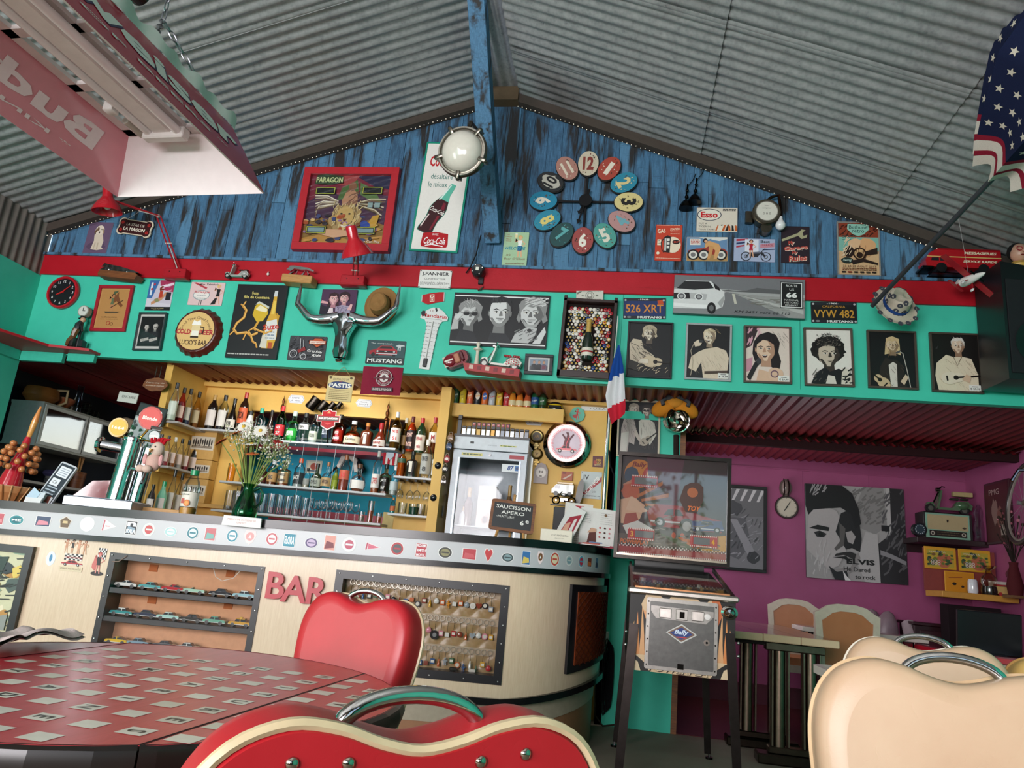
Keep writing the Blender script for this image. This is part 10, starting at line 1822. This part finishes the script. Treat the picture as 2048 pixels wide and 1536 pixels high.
# inside of the lamp: white tray with tubes and clear panels
b=B()
for y0_,y1_ in((-.035,.045),(-tw,-tw+.03),(tw-.03,tw)):b.bX(-tl,tl,y0_,y1_,HT-.012,HT,'#dcd2cf')
for i in range(6):x=-tl+(2*tl-.03)*i/5;b.bX(x,x+.03,-tw,tw,HT-.012,HT,'#dcd2cf')
b.oB('tray','paint',o);b=B();b.bX(-tl+.02,tl-.02,-.03,.03,HT-.05,HT-.012,'#e0d8d4',.004);b.oB('ballast_box','paint',o)
for y in(-.045,.05):b=B();b.rod((-tl+.05,y,HT-.045),(tl-.05,y,HT-.045),.0125,12,'#ece8e8');b.oB('fluorescent_tube','gloss',o)
for sx in(-1,1):
 b=B();b.bX(sx*(tl-.05)-.015,sx*(tl-.05)+.015,-.065,.07,HT-.065,HT-.03,'#d8d4d0',.004);b.oB('tube_holder','paint',o)
b=B();b.bX(-tl+.16,-tl+.19,-.09,-.06,HT-.06,HT-.03,'#e6e4e0',.003);b.rod((-tl+.12,-.075,HT-.045),(-tl+.05,-.075,HT-.045),.011,10,'#b8b0a4');b.oB('starter','paint',o)
b=B();b.grid(lambda u,v:((u*2-1)*tl,(.05+v*(tw-.06))*SG,HT+.004+.006*math.sin(u*60+v*9)*math.sin(v*23+u*31)),90,16,'#cfd6d8');b.oB('cellophane','gloss',o)
b=B();b.grid(lambda u,v:((u*2-1)*tl*1.02,(tw+.004+.006*math.sin(u*47))*SG*1.0,HT+.0+v*.035+.008*math.sin(u*80)*v),80,3,'#d8d4d0');b.oB('tinsel','satin',o)
M=o.matrix_world
def wl(p):return M@V(p)
o2=tH('giant_bottle','dark brown beer bottle with a red label lying on top of the beer lamp','bottle',wl((-tl+.62,SG*tw*.9,HT+.1)));ax=(wl((-1,SG*tw*.9,HT+.1))-wl((0,SG*tw*.9,HT+.1))).normalized();o2.rotation_mode='QUATERNION';o2.rotation_quaternion=ax.to_track_quat('Z','Y')
b=B();b.lA([(0,-.5),(.055,-.5),(.062,-.48),(.062,-.05),(.05,.03),(.026,.12),(.022,.2),(.026,.21),(.026,.23),(0,.23)],20,'#2a1210');b.oB('body','gloss',o2);b=B();b.lA([(.0625,-.16),(.063,-.15),(.063,-.04)],20,'#b01c28');b.lA([(.0275,.12),(.025,.2)],14,'#c8b8a0');b.oB('label','print',o2)
def chain(name,label,p0,p1,n=None):
 p0,p1=V(p0),V(p1);L=(p1-p0).length;n=n or int(L/.03);o=tH(name,label,'chain',p0);me=None;d=(p1-p0)/n
 b=B();b.tU([(.0065*math.cos(t),0,.019*math.sin(t))for t in[2*PI*k/10 for k in range(10)]],.0024,5,'#8a8c90',closed=True);m=b.mesh('link');m.materials.append(MAT['metal'])
 for i in range(n):
  q=bpy.data.objects.new('link',m);COL.link(q);q.parent=o;q.location=d*(i+.5);q.rotation_mode='QUATERNION';q.rotation_quaternion=d.to_track_quat('Z','Y')@Matrix.Rotation(PI/2*(i%2),4,'Z').to_quaternion()
 return o
top=wl((-tl*.62,0,.6));top.z=min(roofz(top.x)-.03,2.62)
pt_=at(326,40,Y=top.y);hook=V((pt_.x,pt_.y,pt_.z));r0_=V((hook.x,hook.y,roofz(hook.x)-.02))
chain('hanging_chain','steel chain from the roof down to the beer lamp hook',hook,r0_);chain('hanging_chain','steel chain from the hook to the near end of the beer lamp',hook,wl((-tl*.9,SG*tw,HT)));chain('hanging_chain','steel chain from the hook to the middle of the beer lamp',hook,wl((-tl*.35,SG*tw,HT)))
hx=wl((tl*.7,0,HT));chain('hanging_chain','steel chain holding the outer end of the beer lamp',hx,V((hx.x,hx.y,roofz(hx.x)-.02)))
#  speaker, flag umbrella
p=at(1990,560,Y=4.82);o=tH('loudspeaker','big black loudspeaker hung in the right corner of the fascia','loudspeaker',(2.5,4.86,2.41),(0,0,.06));b=B();b.pR([(-.2,0),(.2,0),(.2,.72),(-.2,.78)],-.16,.15,'#15171a');b.oB('cabinet','satin',o);b=B();b.bX(-.18,.18,-.168,-.16,.04,.66,'#1e2124',.004);b.oB('grille','matte',o);b=B();b.at((0,-.17,.24),rx=PI/2).lA([(.15,.0),(.155,.008),(.14,.008),(.09,-.002),(.04,-.006),(0,0)],26,'#101214');b.at((0,-.17,.54),rx=PI/2).lA([(.05,0),(.055,.006),(.03,.002),(0,.004)],18,'#101214');b.oB('driver','satin',o)
b=B();b.bX(-.1,.1,.14,.2,.3,.5,'#2a2c2e');b.oB('bracket','metal',o)
o=tH('bust_figurine','small bust of a man in red glasses and yellow collar on the loudspeaker','figurine',(2.5,4.84,3.16));b=B();b.tU([(0,.0,0),(0,0,.06),(0,0,.09)],[.075,.085,.05],14,'#d8b04a');b.bA(.08,'#7ab8cc',12,7,(0,-.015,.02),(1.05,.8,.55));b.oB('shoulders','satin',o);b=B();b.bA(.06,'#d8a890',14,9,(0,-.01,.155),(.9,.95,1.1));b.bA(.014,'#d09a84',8,5,(0,-.07,.15));b.oB('head','satin',o);b=B();b.bA(.063,'#17181a',12,8,(0,.012,.172),(.98,.9,1.0));b.oB('hair','matte',o)
b=B()
for s_ in(-1,1):b.M=Matrix.Translation((s_*.024,-.066,.165))@Matrix.Rotation(PI/2,4,'X');b.tU([(.017*math.cos(2*PI*k/12),.015*math.sin(2*PI*k/12),0)for k in range(12)],.003,5,'#b02a3a',closed=True);b.M=Matrix.Identity(4)
b.oB('glasses','gloss',o);b=B();b.bX(-.018,.018,-.072,-.06,.118,.124,'#8a2a2a',.002);b.oB('mouth','satin',o)
P0=at(1748,608,Y=4.72);P1=at(2003,338,Y=3.75);axd=(P1-P0).normalized();Ltot=(P1-P0).length
um=tH('flag_parasol','folded stars and stripes parasol hanging on a slanting dark pole','parasol',P0);um.rotation_mode='QUATERNION';um.rotation_quaternion=axd.to_track_quat('Z','Y')
b=B();b.rod((0,0,-.02),(0,0,Ltot+1.15),.0145,10,'#34363a');b.oB('pole','satin',um)
nr_=8
def cr(v):
 k=[(0,.16),(.08,.22),(.3,.36),(.55,.5),(.8,.52),(1,.05)]
 for(a0,r0),(a1,r1)in zip(k,k[1:]):
  if v<=a1:t=(v-a0)/(a1-a0);t=t*t*(3-2*t)if False else t;return r0+(r1-r0)*t
 return .02
def uf(u,v):
 t=2*PI*u;m=(u*nr_)%1;fold=1-.17*math.sin(PI*m)**1.0;r=cr(v)*fold;return(r*math.cos(t),r*math.sin(t),Ltot-.02+.06*math.sin(PI*m)*(1-v)*1.0+1.05*v)
def stripe(u,v):
 if v<.17:return('#d8d0c4','#8c2034')[int(v/.17*4)%2]
 return'#1c2340'
b=B();b.grid(uf,64,36,'#1c2340',cf=stripe);b.oB('canopy','cloth',um)
b=B()
for j in range(9):
 for i in range(nr_*4):
  u=(i+.5+.5*(j%2)*.5)/(nr_*4);v=.235+j*.085;q=V(uf(u,v));e1=(V(uf(u+.004,v))-q).normalized();e2=(V(uf(u,v+.01))-q);e2=(e2-e1*e2.dot(e1)).normalized();n=e1.cross(e2);s_=.023
  b.add([q+n*.003+(e1*math.cos(PI/2+PI*k/5)+e2*math.sin(PI/2+PI*k/5))*(s_ if k%2==0 else s_*.42)for k in range(10)],[list(range(10))],'#d0c8b8')
b.oB('stars','cloth',um,kind='stuff')
b=B();b.rod(P1+axd*1.1,V((P1.x+axd.x*1.1,P1.y+axd.y*1.1,roofz(min(XR,P1.x+axd.x*1.1))-.0)),.003,5,'#777');tag(b.oB('hanging_wire','metal'),'wire holding up the flag parasol','wire')
hat('white fabric hat with blue band and printed medallions hung on the lower pole end',at(1790,612,Y=4.88),(1.25,-.35,.25),1.0,'#c8bcaa','#2a4a8a',dots='#4a4a54')
